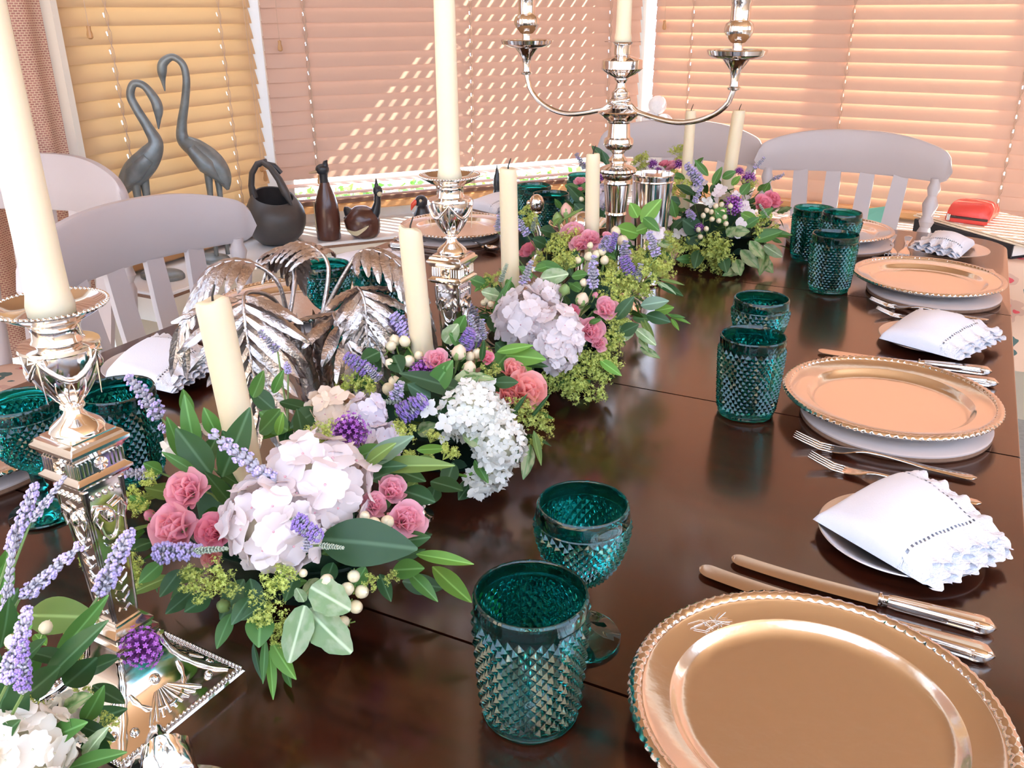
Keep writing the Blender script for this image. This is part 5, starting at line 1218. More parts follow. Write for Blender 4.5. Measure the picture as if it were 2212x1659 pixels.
def bud_mesh(kind):
    mb = MB(); rn = random.Random(5)
    mb.lathe([(1e-6, -1), (.55, -.9), (.9, -.45), (.95, 0), (.75, .5), (.42, .9), (.16, 1.15), (1e-6, 1.2)], 18, None, lambda a, r, z, j: (r * (1 + .07 * sin(3 * a + z * 3)), z)); mb.cur = 1
    for k in range(5):
        a = k * 2 * pi / 5; pts = []
        for u in (0, .3, .6, .85, 1): z = -1 + 2.1 * u; r = (.98 if u < .5 else .9 - (u - .5) * .75) * (sin(pi * min(1, u * .75 + .2))) + .10; pts.append((r, z, .42 * (1 - u) ** .7 + .02))
        v = []; f = []
        for (r, z, w) in pts: v += [(r * cos(a - w), r * sin(a - w), z), ((r + .06) * cos(a), (r + .06) * sin(a), z), (r * cos(a + w), r * sin(a + w), z)]
        for i in range(4): b_ = i * 3; f += [(b_, b_ + 1, b_ + 4, b_ + 3), (b_ + 1, b_ + 2, b_ + 5, b_ + 4)]
        mb.add(v, f)
    mb.tube([(0, 0, -.95), (0, .1, -2), (.1, .1, -3.4)], [.28, .16, .14], 6)
    me = mb.build('rosebud', 60); me.materials.append({'pale': M['bud_pale'], 'peach': M['bud_peach'], 'rose': M['r_rose'], 'green': M['calyx']}[kind]); me.materials.append(M['calyx']); return me
VM = [verb_mesh(1), verb_mesh(2)]; AM = [alch_mesh(k) for k in range(4)]; BM_ = berry_mesh(); BUM = {k: bud_mesh(k) for k in ('pale', 'peach', 'rose', 'green')}
H=[(0,-0.3829,0.199,0.1347,0.0254,'cream'),(0,-0.4012,0.2358,0.1146,0.012,'cream'),(1,-0.41,0.4115,0.1436,0.0366,'pinkwhite'),(1,-0.4021,0.4649,0.1558,0.0436,'pinkwhite'),
(1,-0.4936,0.6119,0.1378,0.0276,'peach'),(1,-0.4635,0.6176,0.1396,0.0185,'lilac'),(1,-0.4364,0.6052,0.12,0.0173,'lilac'),(1,-0.5906,0.4952,0.1281,0.0125,'cream'),
(1,-0.5883,0.5134,0.1323,0.0102,'cream'),(2,-0.3992,0.702,0.1155,0.0337,'white'),(2,-0.3647,0.7019,0.0799,0.0309,'white'),(2,-0.3865,0.6931,0.0296,0.0163,'white'),
(2,-0.3807,0.7167,0.1013,0.0237,'white'),(2,-0.3737,0.6999,0.0414,0.0191,'white'),(3,-0.4568,0.9284,0.1388,0.0367,'pinkwhite'),(3,-0.4123,0.9348,0.1254,0.0319,'pinkwhite'),
(3,-0.4054,0.9272,0.1005,0.0285,'pinkwhite'),(3,-0.4486,0.9801,0.1537,0.0225,'pinkwhite'),(3,-0.3938,0.943,0.1075,0.016,'pinkwhite'),(4,-0.4023,1.3076,0.1659,0.0159,'pinkwhite'),
(6,-0.6103,1.6067,0.1561,0.0305,'lilac'),(6,-0.6447,1.5523,0.1166,0.0142,'lilac'),]
ROS=[(1,-0.494,0.4146,0.1435,0.0179,'pink'),(1,-0.4879,0.3925,0.123,0.0204,'pink'),(1,-0.4584,0.4027,0.121,0.0147,'rose'),(1,-0.3668,0.5099,0.1268,0.0135,'pink'),
(1,-0.3429,0.4938,0.114,0.0168,'pink'),(1,-0.3695,0.4875,0.1238,0.0117,'pink'),(1,-0.4633,0.4018,0.0973,0.0092,'coral'),(2,-0.3975,0.7906,0.124,0.0161,'coral'),
(2,-0.3729,0.7745,0.1102,0.0238,'coral'),(2,-0.4618,0.7352,0.1443,0.0137,'pink'),(2,-0.4212,0.7734,0.1395,0.01,'rose'),(2,-0.3888,0.7621,0.1077,0.0148,'coral'),
(3,-0.3748,1.0102,0.1325,0.0166,'pink'),(3,-0.3814,0.9761,0.1122,0.0187,'pink'),(3,-0.3703,0.978,0.0953,0.0105,'pink'),(3,-0.4096,0.9862,0.1315,0.0094,'rose'),
(4,-0.5237,1.2456,0.1666,0.0216,'pink'),(4,-0.4853,1.2275,0.1629,0.0183,'pink'),(4,-0.4994,1.2177,0.1572,0.0155,'pink'),(4,-0.6145,1.2712,0.1228,0.0183,'rose'),
(4,-0.466,1.2435,0.1658,0.0099,'pink'),(5,-0.3342,1.7561,0.1332,0.02,'rose'),(5,-0.3224,1.788,0.1376,0.0202,'rose'),(5,-0.5554,1.8582,0.1784,0.0159,'pink'),
(5,-0.57,1.8517,0.1823,0.0119,'rose'),(6,-0.6647,1.6125,0.176,0.0109,'pink'),(6,-0.65,1.5851,0.1637,0.009,'rose'),]
BUD=[(1,-0.5256,0.4035,0.1178,0.0055,'rose'),(1,-0.4424,0.3875,0.069,0.006,'green'),(1,-0.4307,0.3907,0.0691,0.0049,'green'),(2,-0.4445,0.7545,0.1479,0.0099,'pale'),
(2,-0.425,0.7416,0.139,0.0083,'pale'),(3,-0.4007,0.9912,0.1467,0.01,'pale'),(3,-0.3901,1.0088,0.1481,0.0047,'rose'),(3,-0.4236,0.9877,0.1568,0.0082,'green'),
(4,-0.5496,1.2806,0.1901,0.0125,'peach'),(4,-0.5617,1.2756,0.1774,0.0104,'green'),]
LEAF=[(0,-0.5027,0.2794,0.1144,-0.4504,0.2941,0.1204,0.0246,'olive'),(0,-0.419,0.2302,0.129,-0.3817,0.2543,0.1706,0.0159,'dark'),(0,-0.413,0.2026,0.1378,-0.3976,0.2138,0.1756,0.015,'dark'),
(0,-0.457,0.2336,0.1387,-0.4467,0.2409,0.1737,0.0136,'dark'),(0,-0.5198,0.2738,0.1237,-0.5076,0.2821,0.1587,0.0123,'mid'),(0,-0.4424,0.2554,0.1208,-0.4105,0.2771,0.1632,0.0113,'mid'),
(0,-0.3746,0.2169,0.1057,-0.3561,0.2237,0.131,0.0086,'pale'),(0,-0.3727,0.2074,0.1092,-0.3375,0.2186,0.1262,0.01,'mid'),(0,-0.4348,0.2236,0.1381,-0.409,0.2338,0.1628,0.0132,'dark'),
(0,-0.4481,0.2434,0.1313,-0.4123,0.2471,0.1318,0.0138,'dark'),(0,-0.3931,0.2253,0.1169,-0.3591,0.2276,0.1164,0.0093,'dark'),(0,-0.4749,0.2651,0.1196,-0.457,0.2601,0.1208,0.0077,'bright'),
(0,-0.397,0.1902,0.1331,-0.379,0.1937,0.152,0.0097,'dark'),(0,-0.4329,0.2673,0.1045,-0.4072,0.2733,0.1206,0.0116,'dark'),(0,-0.4269,0.2128,0.1398,-0.4132,0.218,0.1667,0.0154,'dark'),
(0,-0.4036,0.2004,0.134,-0.388,0.2064,0.1607,0.0149,'glossy'),(0,-0.3874,0.2075,0.1218,-0.3597,0.2155,0.1398,0.0125,'mid'),(0,-0.4152,0.2195,0.1326,-0.3918,0.2274,0.155,0.0145,'dark'),
(0,-0.4167,0.2417,0.1206,-0.3932,0.25,0.1436,0.0163,'glossy'),(0,-0.4463,0.2316,0.1375,-0.4272,0.2386,0.1625,0.0135,'mid'),(0,-0.5028,0.2618,0.123,-0.4852,0.2686,0.1494,0.0149,'dark'),
(0,-0.4661,0.2794,0.1012,-0.4493,0.2861,0.1282,0.0121,'mid'),(0,-0.3992,0.2251,0.1212,-0.3753,0.2312,0.1392,0.0114,'wavy'),(0,-0.3827,0.2242,0.1089,-0.358,0.2219,0.1087,0.0129,'dark'),
(0,-0.5263,0.2813,0.1353,-0.5138,0.2857,0.1619,0.0111,'mid'),(0,-0.4724,0.2541,0.1284,-0.4724,0.2507,0.1518,0.0115,'bright'),(0,-0.4187,0.2593,0.1056,-0.3901,0.2582,0.1039,0.0113,'dark'),
(0,-0.392,0.2323,0.1112,-0.3758,0.2392,0.1391,0.0105,'mid'),(0,-0.4423,0.2473,0.1271,-0.4434,0.2336,0.1302,0.0128,'mid'),(1,-0.4557,0.3894,0.0735,-0.463,0.369,0.0691,0.0149,'dark'),
(1,-0.4391,0.3917,0.0604,-0.4365,0.3703,0.0434,0.012,'mid'),(1,-0.5048,0.3905,0.0873,-0.509,0.37,0.0796,0.013,'mid'),(1,-0.4848,0.3901,0.0873,-0.4867,0.3687,0.075,0.0129,'dark'),
(1,-0.5195,0.3971,0.0983,-0.5253,0.3796,0.0985,0.0124,'dark'),(1,-0.4261,0.4027,0.0893,-0.4075,0.3888,0.0711,0.014,'dark'),(1,-0.3961,0.4206,0.0936,-0.3928,0.4013,0.0802,0.0126,'dark'),
(1,-0.3758,0.4397,0.0964,-0.372,0.422,0.0858,0.0127,'dark'),(1,-0.3579,0.4557,0.0877,-0.358,0.4367,0.0786,0.0122,'mid'),(1,-0.3503,0.4625,0.0794,-0.3326,0.4509,0.0669,0.0108,'dark'),
(1,-0.3488,0.4877,0.0947,-0.3208,0.492,0.1046,0.0147,'dark'),(1,-0.3873,0.5352,0.1291,-0.3516,0.5362,0.1241,0.0172,'dark'),(1,-0.4085,0.5137,0.1432,-0.3798,0.5204,0.1573,0.0153,'mid'),
(1,-0.5376,0.4124,0.1147,-0.5435,0.4027,0.1312,0.0112,'mid'),(1,-0.5454,0.4381,0.1341,-0.5511,0.4267,0.1468,0.0115,'mid'),(1,-0.5944,0.5182,0.1407,-0.5955,0.5165,0.169,0.0128,'mid'),
(1,-0.5209,0.4797,0.155,-0.5267,0.4749,0.1815,0.014,'mid'),(1,-0.5359,0.5122,0.1554,-0.5317,0.5127,0.1826,0.0139,'dark'),(1,-0.5517,0.5558,0.1527,-0.5385,0.5613,0.1809,0.0129,'mid'),
(1,-0.3677,0.5252,0.1169,-0.3363,0.5251,0.1142,0.0192,'glossy'),(1,-0.3802,0.5873,0.0912,-0.3472,0.5885,0.0894,0.0193,'dark'),(1,-0.3811,0.4283,0.0871,-0.3842,0.4096,0.0817,0.0105,'wavy'),
(1,-0.3834,0.4355,0.1174,-0.3103,0.4577,0.1171,0.0366,'glossy'),(1,-0.3373,0.4951,0.0819,-0.2894,0.5043,0.0812,0.0112,'bright'),(1,-0.3348,0.5141,0.0589,-0.2955,0.5097,0.0387,0.0177,'bright'),
(1,-0.3382,0.4845,0.071,-0.3079,0.4783,0.0566,0.0118,'mid'),(1,-0.3463,0.4742,0.0768,-0.3184,0.4776,0.085,0.0168,'mid'),(1,-0.3737,0.4097,0.0941,-0.3383,0.4091,0.0859,0.0252,'pale'),
(1,-0.377,0.408,0.0734,-0.3363,0.4038,0.0522,0.0269,'pale'),(1,-0.3762,0.4039,0.0807,-0.3722,0.3767,0.05,0.0218,'pale'),(1,-0.3766,0.4042,0.0836,-0.3764,0.3977,0.1003,0.0089,'pale'),
(1,-0.4044,0.3877,0.0763,-0.3936,0.3708,0.0602,0.0205,'mid'),(1,-0.4229,0.3935,0.0364,-0.405,0.3797,0.0193,0.0057,'dark'),(1,-0.4057,0.3897,0.0498,-0.3941,0.3701,0.027,0.0063,'mid'),
(1,-0.402,0.3922,0.0473,-0.3735,0.3832,0.029,0.0132,'bright'),(1,-0.4083,0.3948,0.0342,-0.3921,0.3759,0.0081,0.0078,'bright'),(1,-0.4112,0.4096,0.006,-0.3884,0.3925,0.004,0.0073,'mid'),
(1,-0.4182,0.3926,0.0817,-0.4191,0.3722,0.0704,0.0124,'dark'),(1,-0.4067,0.3967,0.0786,-0.4135,0.3763,0.0736,0.0103,'dark'),(1,-0.405,0.3975,0.0488,-0.4093,0.3905,0.0694,0.0105,'dark'),
(1,-0.5302,0.4626,0.1433,-0.5388,0.4678,0.1937,0.0155,'mid'),(1,-0.5077,0.4399,0.1419,-0.5264,0.4259,0.163,0.0089,'mid'),(1,-0.4999,0.4475,0.1384,-0.5228,0.4403,0.1783,0.0248,'dark'),
(1,-0.4957,0.4548,0.1337,-0.4771,0.4768,0.1908,0.0227,'dark'),(1,-0.5395,0.5693,0.1377,-0.5567,0.5573,0.1615,0.0192,'dark'),(1,-0.4942,0.5355,0.1405,-0.5118,0.5217,0.1608,0.023,'mid'),
(1,-0.5007,0.5878,0.138,-0.515,0.5609,0.1273,0.0209,'dark'),(1,-0.5487,0.5877,0.1366,-0.5111,0.5905,0.1333,0.0152,'dark'),(1,-0.5068,0.5134,0.1453,-0.486,0.5207,0.1692,0.021,'mid'),
(1,-0.5622,0.5947,0.1401,-0.5492,0.5991,0.1661,0.0099,'mid'),(1,-0.4893,0.4705,0.1404,-0.4991,0.4652,0.1704,0.0168,'dark'),(1,-0.5208,0.4573,0.135,-0.5049,0.465,0.165,0.0154,'dark'),
(1,-0.4838,0.5112,0.1491,-0.4752,0.512,0.1724,0.0087,'bright'),(1,-0.5479,0.4633,0.1345,-0.5571,0.4619,0.1722,0.0134,'mid'),(1,-0.3934,0.5089,0.1434,-0.3546,0.5265,0.1698,0.0181,'blue'),
(1,-0.3866,0.5031,0.1474,-0.3615,0.5115,0.1689,0.0119,'olive'),(1,-0.389,0.512,0.1409,-0.3218,0.5343,0.147,0.0159,'olive'),(1,-0.4054,0.6053,0.1091,-0.3733,0.6103,0.116,0.0094,'bright'),
(1,-0.3882,0.509,0.1408,-0.3546,0.5151,0.1485,0.0113,'dark'),(2,-0.5892,0.7817,0.1447,-0.5673,0.7709,0.1295,0.014,'mid'),(2,-0.5496,0.7306,0.1368,-0.5251,0.7221,0.1235,0.0204,'dark'),
(2,-0.4141,0.7193,0.1197,-0.4754,0.6852,0.1439,0.022,'glossy'),(2,-0.4471,0.7004,0.1228,-0.4274,0.7121,0.1569,0.0229,'mid'),(2,-0.4471,0.7032,0.1248,-0.4347,0.7074,0.1512,0.0191,'mid'),
(2,-0.4189,0.7432,0.1327,-0.4339,0.7186,0.1276,0.0146,'wavy'),(2,-0.5093,0.7256,0.1432,-0.4917,0.7137,0.1304,0.0209,'dark'),(2,-0.3999,0.7497,0.1232,-0.3723,0.7512,0.1278,0.0136,'dark'),
(2,-0.4146,0.8064,0.1312,-0.3697,0.8145,0.1312,0.0226,'bright'),(2,-0.4225,0.7995,0.1367,-0.3833,0.8097,0.1473,0.0112,'bright'),(2,-0.4182,0.818,0.1294,-0.4245,0.7941,0.1168,0.0218,'mid'),
(2,-0.4126,0.8446,0.1143,-0.3984,0.8298,0.0987,0.0139,'bright'),(2,-0.4059,0.8189,0.1217,-0.3701,0.8217,0.1203,0.0093,'dark'),(2,-0.4075,0.6945,0.0905,-0.3781,0.6882,0.0768,0.016,'wavy'),
(2,-0.4477,0.6718,0.0876,-0.4255,0.675,0.1014,0.016,'wavy'),(2,-0.3947,0.6943,0.0585,-0.3728,0.6831,0.0425,0.0114,'mid'),(2,-0.3861,0.7049,0.0397,-0.3628,0.7027,0.041,0.0145,'dark'),
(2,-0.3743,0.7408,0.0935,-0.3592,0.7462,0.1197,0.0053,'dark'),(2,-0.3635,0.7588,0.0828,-0.3435,0.7695,0.1146,0.0044,'dark'),(2,-0.3592,0.7613,0.0706,-0.3412,0.742,0.0417,0.0089,'olive'),
(2,-0.3592,0.7523,0.0581,-0.3547,0.7263,0.0295,0.0148,'wavy'),(2,-0.363,0.7771,0.085,-0.3412,0.7726,0.0832,0.005,'mid'),(2,-0.4453,0.6953,0.1179,-0.4627,0.6804,0.1358,0.019,'dark'),
(2,-0.4225,0.7128,0.1206,-0.4339,0.6845,0.1038,0.0162,'dark'),(2,-0.4217,0.7213,0.1252,-0.403,0.7226,0.1386,0.0125,'wavy'),(2,-0.4293,0.6957,0.1105,-0.4148,0.6949,0.124,0.0142,'wavy'),
(2,-0.4264,0.7299,0.1315,-0.3906,0.7345,0.1338,0.0116,'wavy'),(2,-0.4739,0.7986,0.1506,-0.4625,0.8006,0.1734,0.0156,'mid'),(2,-0.4514,0.7746,0.1485,-0.4612,0.7626,0.1642,0.0151,'mid'),
(2,-0.4693,0.7655,0.1513,-0.4535,0.7695,0.1737,0.0181,'pale'),(2,-0.4227,0.7637,0.1384,-0.4185,0.7629,0.163,0.0069,'dark'),(2,-0.4305,0.6715,0.063,-0.4461,0.6477,0.0602,0.0142,'olive'),
(2,-0.449,0.6673,0.0336,-0.4499,0.6509,0.0309,0.0125,'olive'),(2,-0.531,0.7309,0.142,-0.5404,0.7093,0.1372,0.0202,'dark'),(2,-0.4673,0.7045,0.1309,-0.4807,0.6812,0.1269,0.0192,'dark'),
(2,-0.3749,0.7238,0.0783,-0.3524,0.7106,0.0574,0.0144,'dark'),(2,-0.4118,0.6812,0.0575,-0.4098,0.658,0.0374,0.019,'dark'),(2,-0.3986,0.6953,0.032,-0.4029,0.6731,0.0205,0.0174,'dark'),
(2,-0.4318,0.6756,0.0282,-0.4271,0.6578,0.0167,0.0173,'dark'),(3,-0.4766,1.0141,0.1754,-0.439,1.0175,0.1735,0.017,'mid'),(3,-0.4605,1.0182,0.1751,-0.4714,0.9975,0.174,0.0121,'mid'),
(3,-0.4356,1.0802,0.1743,-0.448,1.054,0.1632,0.01,'mid'),(3,-0.4266,1.0164,0.166,-0.404,1.0161,0.172,0.0144,'mid'),(3,-0.4602,0.992,0.165,-0.4241,0.9997,0.1737,0.0227,'pale'),
(3,-0.4212,1.0042,0.1594,-0.4045,0.9966,0.1563,0.0131,'mid'),(3,-0.3555,1.0903,0.115,-0.3192,1.0984,0.1243,0.0188,'blue'),(3,-0.3438,1.1168,0.1009,-0.3175,1.1194,0.1093,0.0153,'bright'),
(3,-0.3513,1.1039,0.0984,-0.3163,1.1043,0.0928,0.0178,'dark'),(3,-0.3269,1.1183,0.0989,-0.292,1.117,0.0899,0.0064,'bright'),(3,-0.3196,1.117,0.0937,-0.304,1.1049,0.0825,0.0064,'bright'),
(3,-0.3234,1.1179,0.0969,-0.3,1.1157,0.0983,0.0057,'mid'),(3,-0.3455,1.0633,0.103,-0.3247,1.049,0.0817,0.0074,'olive'),(3,-0.3457,1.0793,0.1,-0.3251,1.0645,0.0778,0.0075,'olive'),
(3,-0.3445,1.1311,0.1427,-0.3087,1.1326,0.1384,0.0051,'olive'),(3,-0.3461,1.1292,0.137,-0.3081,1.1277,0.1241,0.0153,'dark'),(3,-0.3477,1.1297,0.1393,-0.3176,1.1241,0.1264,0.0076,'pale'),
(3,-0.3532,1.0345,0.1127,-0.3489,1.0116,0.0908,0.0229,'pale'),(3,-0.3453,1.0412,0.099,-0.3139,1.0349,0.083,0.0158,'pale'),(3,-0.3386,1.0444,0.0731,-0.3088,1.0404,0.0639,0.011,'wavy'),
(3,-0.3407,1.0446,0.0857,-0.3232,1.0328,0.0731,0.011,'wavy'),(3,-0.5012,0.9342,0.1113,-0.4838,0.958,0.1734,0.013,'mid'),(3,-0.5039,0.9831,0.1612,-0.4864,0.9682,0.142,0.0121,'mid'),
(3,-0.3682,0.9762,0.0737,-0.3363,0.9711,0.0598,0.013,'bright'),(3,-0.5055,0.9426,0.1243,-0.4908,0.9269,0.1065,0.0178,'dark'),(3,-0.532,0.9777,0.1515,-0.5496,0.9599,0.1633,0.0158,'mid'),
(3,-0.5305,0.9881,0.1584,-0.5408,0.9619,0.1451,0.0122,'mid'),(3,-0.5263,0.98,0.1548,-0.5015,0.9715,0.1415,0.0097,'dark'),(3,-0.5023,0.9601,0.1446,-0.5191,0.9413,0.1537,0.0179,'pale'),
(3,-0.3629,1.0138,0.1176,-0.3431,1.0239,0.1484,0.0178,'dark'),(3,-0.3548,1.011,0.1008,-0.332,1.0149,0.1156,0.0179,'dark'),(3,-0.4709,0.9236,0.0795,-0.4844,0.912,0.1,0.0235,'dark'),
(3,-0.387,0.9786,0.1186,-0.3683,0.9778,0.1278,0.0082,'mid'),(3,-0.4705,0.9902,0.1654,-0.484,0.9769,0.1825,0.0144,'mid'),(4,-0.4322,1.2964,0.1615,-0.4609,1.2731,0.1737,0.0304,'bright'),
(4,-0.4302,1.2986,0.1795,-0.4045,1.3138,0.2149,0.0259,'bright'),(4,-0.4357,1.2982,0.1863,-0.4467,1.2893,0.21,0.0202,'bright'),(4,-0.4382,1.2956,0.1648,-0.4069,1.3032,0.178,0.0188,'bright'),
(4,-0.4273,1.2998,0.1868,-0.3975,1.292,0.1697,0.0172,'mid'),(4,-0.5598,1.2632,0.1555,-0.5791,1.2434,0.1652,0.0222,'dark'),(4,-0.5648,1.2391,0.1416,-0.5812,1.2224,0.1547,0.0205,'dark'),
(4,-0.501,1.2095,0.1481,-0.4985,1.1869,0.1287,0.0113,'dark'),(4,-0.4633,1.2187,0.1502,-0.4381,1.2121,0.1404,0.014,'mid'),(4,-0.5505,1.2686,0.1776,-0.5197,1.2788,0.1969,0.0059,'olive'),
(4,-0.5542,1.2678,0.1811,-0.5567,1.2468,0.1704,0.0088,'olive'),(4,-0.4453,1.2301,0.1495,-0.4489,1.203,0.1271,0.0126,'dark'),(4,-0.4383,1.2717,0.1553,-0.4422,1.2441,0.1322,0.0186,'dark'),
(4,-0.4164,1.2972,0.1447,-0.3884,1.3013,0.1541,0.0188,'mid'),(4,-0.4082,1.2972,0.1345,-0.3771,1.295,0.1275,0.0188,'dark'),(4,-0.4193,1.2957,0.1373,-0.3998,1.2766,0.1072,0.0189,'dark'),
(4,-0.4029,1.3004,0.1528,-0.3752,1.2964,0.1457,0.0159,'wavy'),(5,-0.4608,1.7117,0.1485,-0.4931,1.6899,0.1676,0.0201,'dark'),(5,-0.483,1.6961,0.1312,-0.5055,1.6753,0.1421,0.0219,'dark'),
(5,-0.4851,1.6779,0.107,-0.4961,1.6749,0.1429,0.0182,'mid'),(5,-0.4334,1.6647,0.0873,-0.4621,1.6467,0.1108,0.036,'glossy'),(5,-0.4584,1.6609,0.0672,-0.4261,1.6718,0.0865,0.0363,'glossy'),
(5,-0.3862,1.686,0.1057,-0.4071,1.6719,0.1289,0.0215,'mid'),(5,-0.3348,1.7112,0.0693,-0.2876,1.7296,0.0884,0.0216,'mid'),(5,-0.3297,1.721,0.0859,-0.2686,1.7353,0.0819,0.018,'mid'),
(5,-0.3196,1.7293,0.0577,-0.2812,1.7255,0.0397,0.0218,'pale'),(5,-0.3558,1.6926,0.0528,-0.3152,1.6842,0.0228,0.0252,'wavy'),(5,-0.3258,1.7283,0.0339,-0.2938,1.7173,0.0077,0.0256,'wavy'),
(5,-0.363,1.6928,0.0335,-0.3458,1.6704,0.004,0.0254,'wavy'),(5,-0.387,1.6756,0.0441,-0.3701,1.6552,0.0141,0.0253,'dark'),(5,-0.3422,1.7039,0.0701,-0.3097,1.6914,0.04,0.0234,'wavy'),
(5,-0.4298,1.6621,0.0516,-0.4286,1.6338,0.0216,0.0253,'dark'),(5,-0.4323,1.7384,0.1644,-0.4193,1.7473,0.2,0.0165,'mid'),(5,-0.4502,1.7668,0.1768,-0.4774,1.7537,0.2087,0.0149,'mid'),
(5,-0.4216,1.7652,0.1746,-0.3965,1.7703,0.1892,0.0166,'mid'),(5,-0.3989,1.752,0.1648,-0.3831,1.7544,0.1836,0.0146,'bright'),(5,-0.3765,1.7399,0.1505,-0.3617,1.7438,0.1735,0.0199,'mid'),
(5,-0.4963,1.7636,0.1693,-0.5188,1.7407,0.1758,0.0169,'mid'),(5,-0.3752,1.684,0.0891,-0.3408,1.688,0.0918,0.0232,'wavy'),(5,-0.3819,1.6779,0.0807,-0.3664,1.6802,0.0998,0.0215,'wavy'),
(5,-0.3534,1.7023,0.0966,-0.3301,1.7085,0.1155,0.0179,'mid'),(5,-0.4949,1.8219,0.184,-0.4779,1.8251,0.2034,0.0154,'mid'),(5,-0.4126,1.6808,0.1132,-0.3889,1.6872,0.1321,0.0233,'bright'),
(5,-0.4899,1.6689,0.0807,-0.4669,1.6791,0.1084,0.0183,'dark'),(5,-0.3345,1.7311,0.1107,-0.3113,1.7372,0.1297,0.0162,'mid'),(5,-0.3156,1.7371,0.047,-0.3136,1.686,0.004,0.0219,'wavy'),
(5,-0.3562,1.7119,0.0109,-0.3781,1.6547,0.004,0.0202,'wavy'),(5,-0.4387,1.6666,0.031,-0.468,1.6388,0.0343,0.0183,'mid'),(5,-0.3664,1.7095,0.1209,-0.3289,1.7071,0.107,0.0197,'bright'),
(6,-0.6398,1.683,0.2034,-0.6649,1.6709,0.2351,0.0204,'dark'),(6,-0.6326,1.686,0.1943,-0.6463,1.6796,0.2261,0.0167,'dark'),(6,-0.6957,1.6115,0.1647,-0.6565,1.6129,0.1567,0.0165,'mid'),
(6,-0.6319,1.566,0.1419,-0.665,1.5514,0.177,0.0213,'dark'),(6,-0.6213,1.5535,0.1186,-0.6449,1.5398,0.1456,0.0266,'dark'),(6,-0.6062,1.5633,0.1181,-0.6236,1.5566,0.1532,0.0266,'dark'),
(6,-0.5974,1.5661,0.1094,-0.5914,1.5712,0.1445,0.0231,'dark'),(6,-0.6553,1.5862,0.1631,-0.6244,1.5922,0.1734,0.0198,'mid'),(6,-0.6509,1.5545,0.1335,-0.6652,1.532,0.132,0.0196,'mid'),
(6,-0.6276,1.5464,0.1105,-0.646,1.5219,0.1092,0.0213,'dark'),]
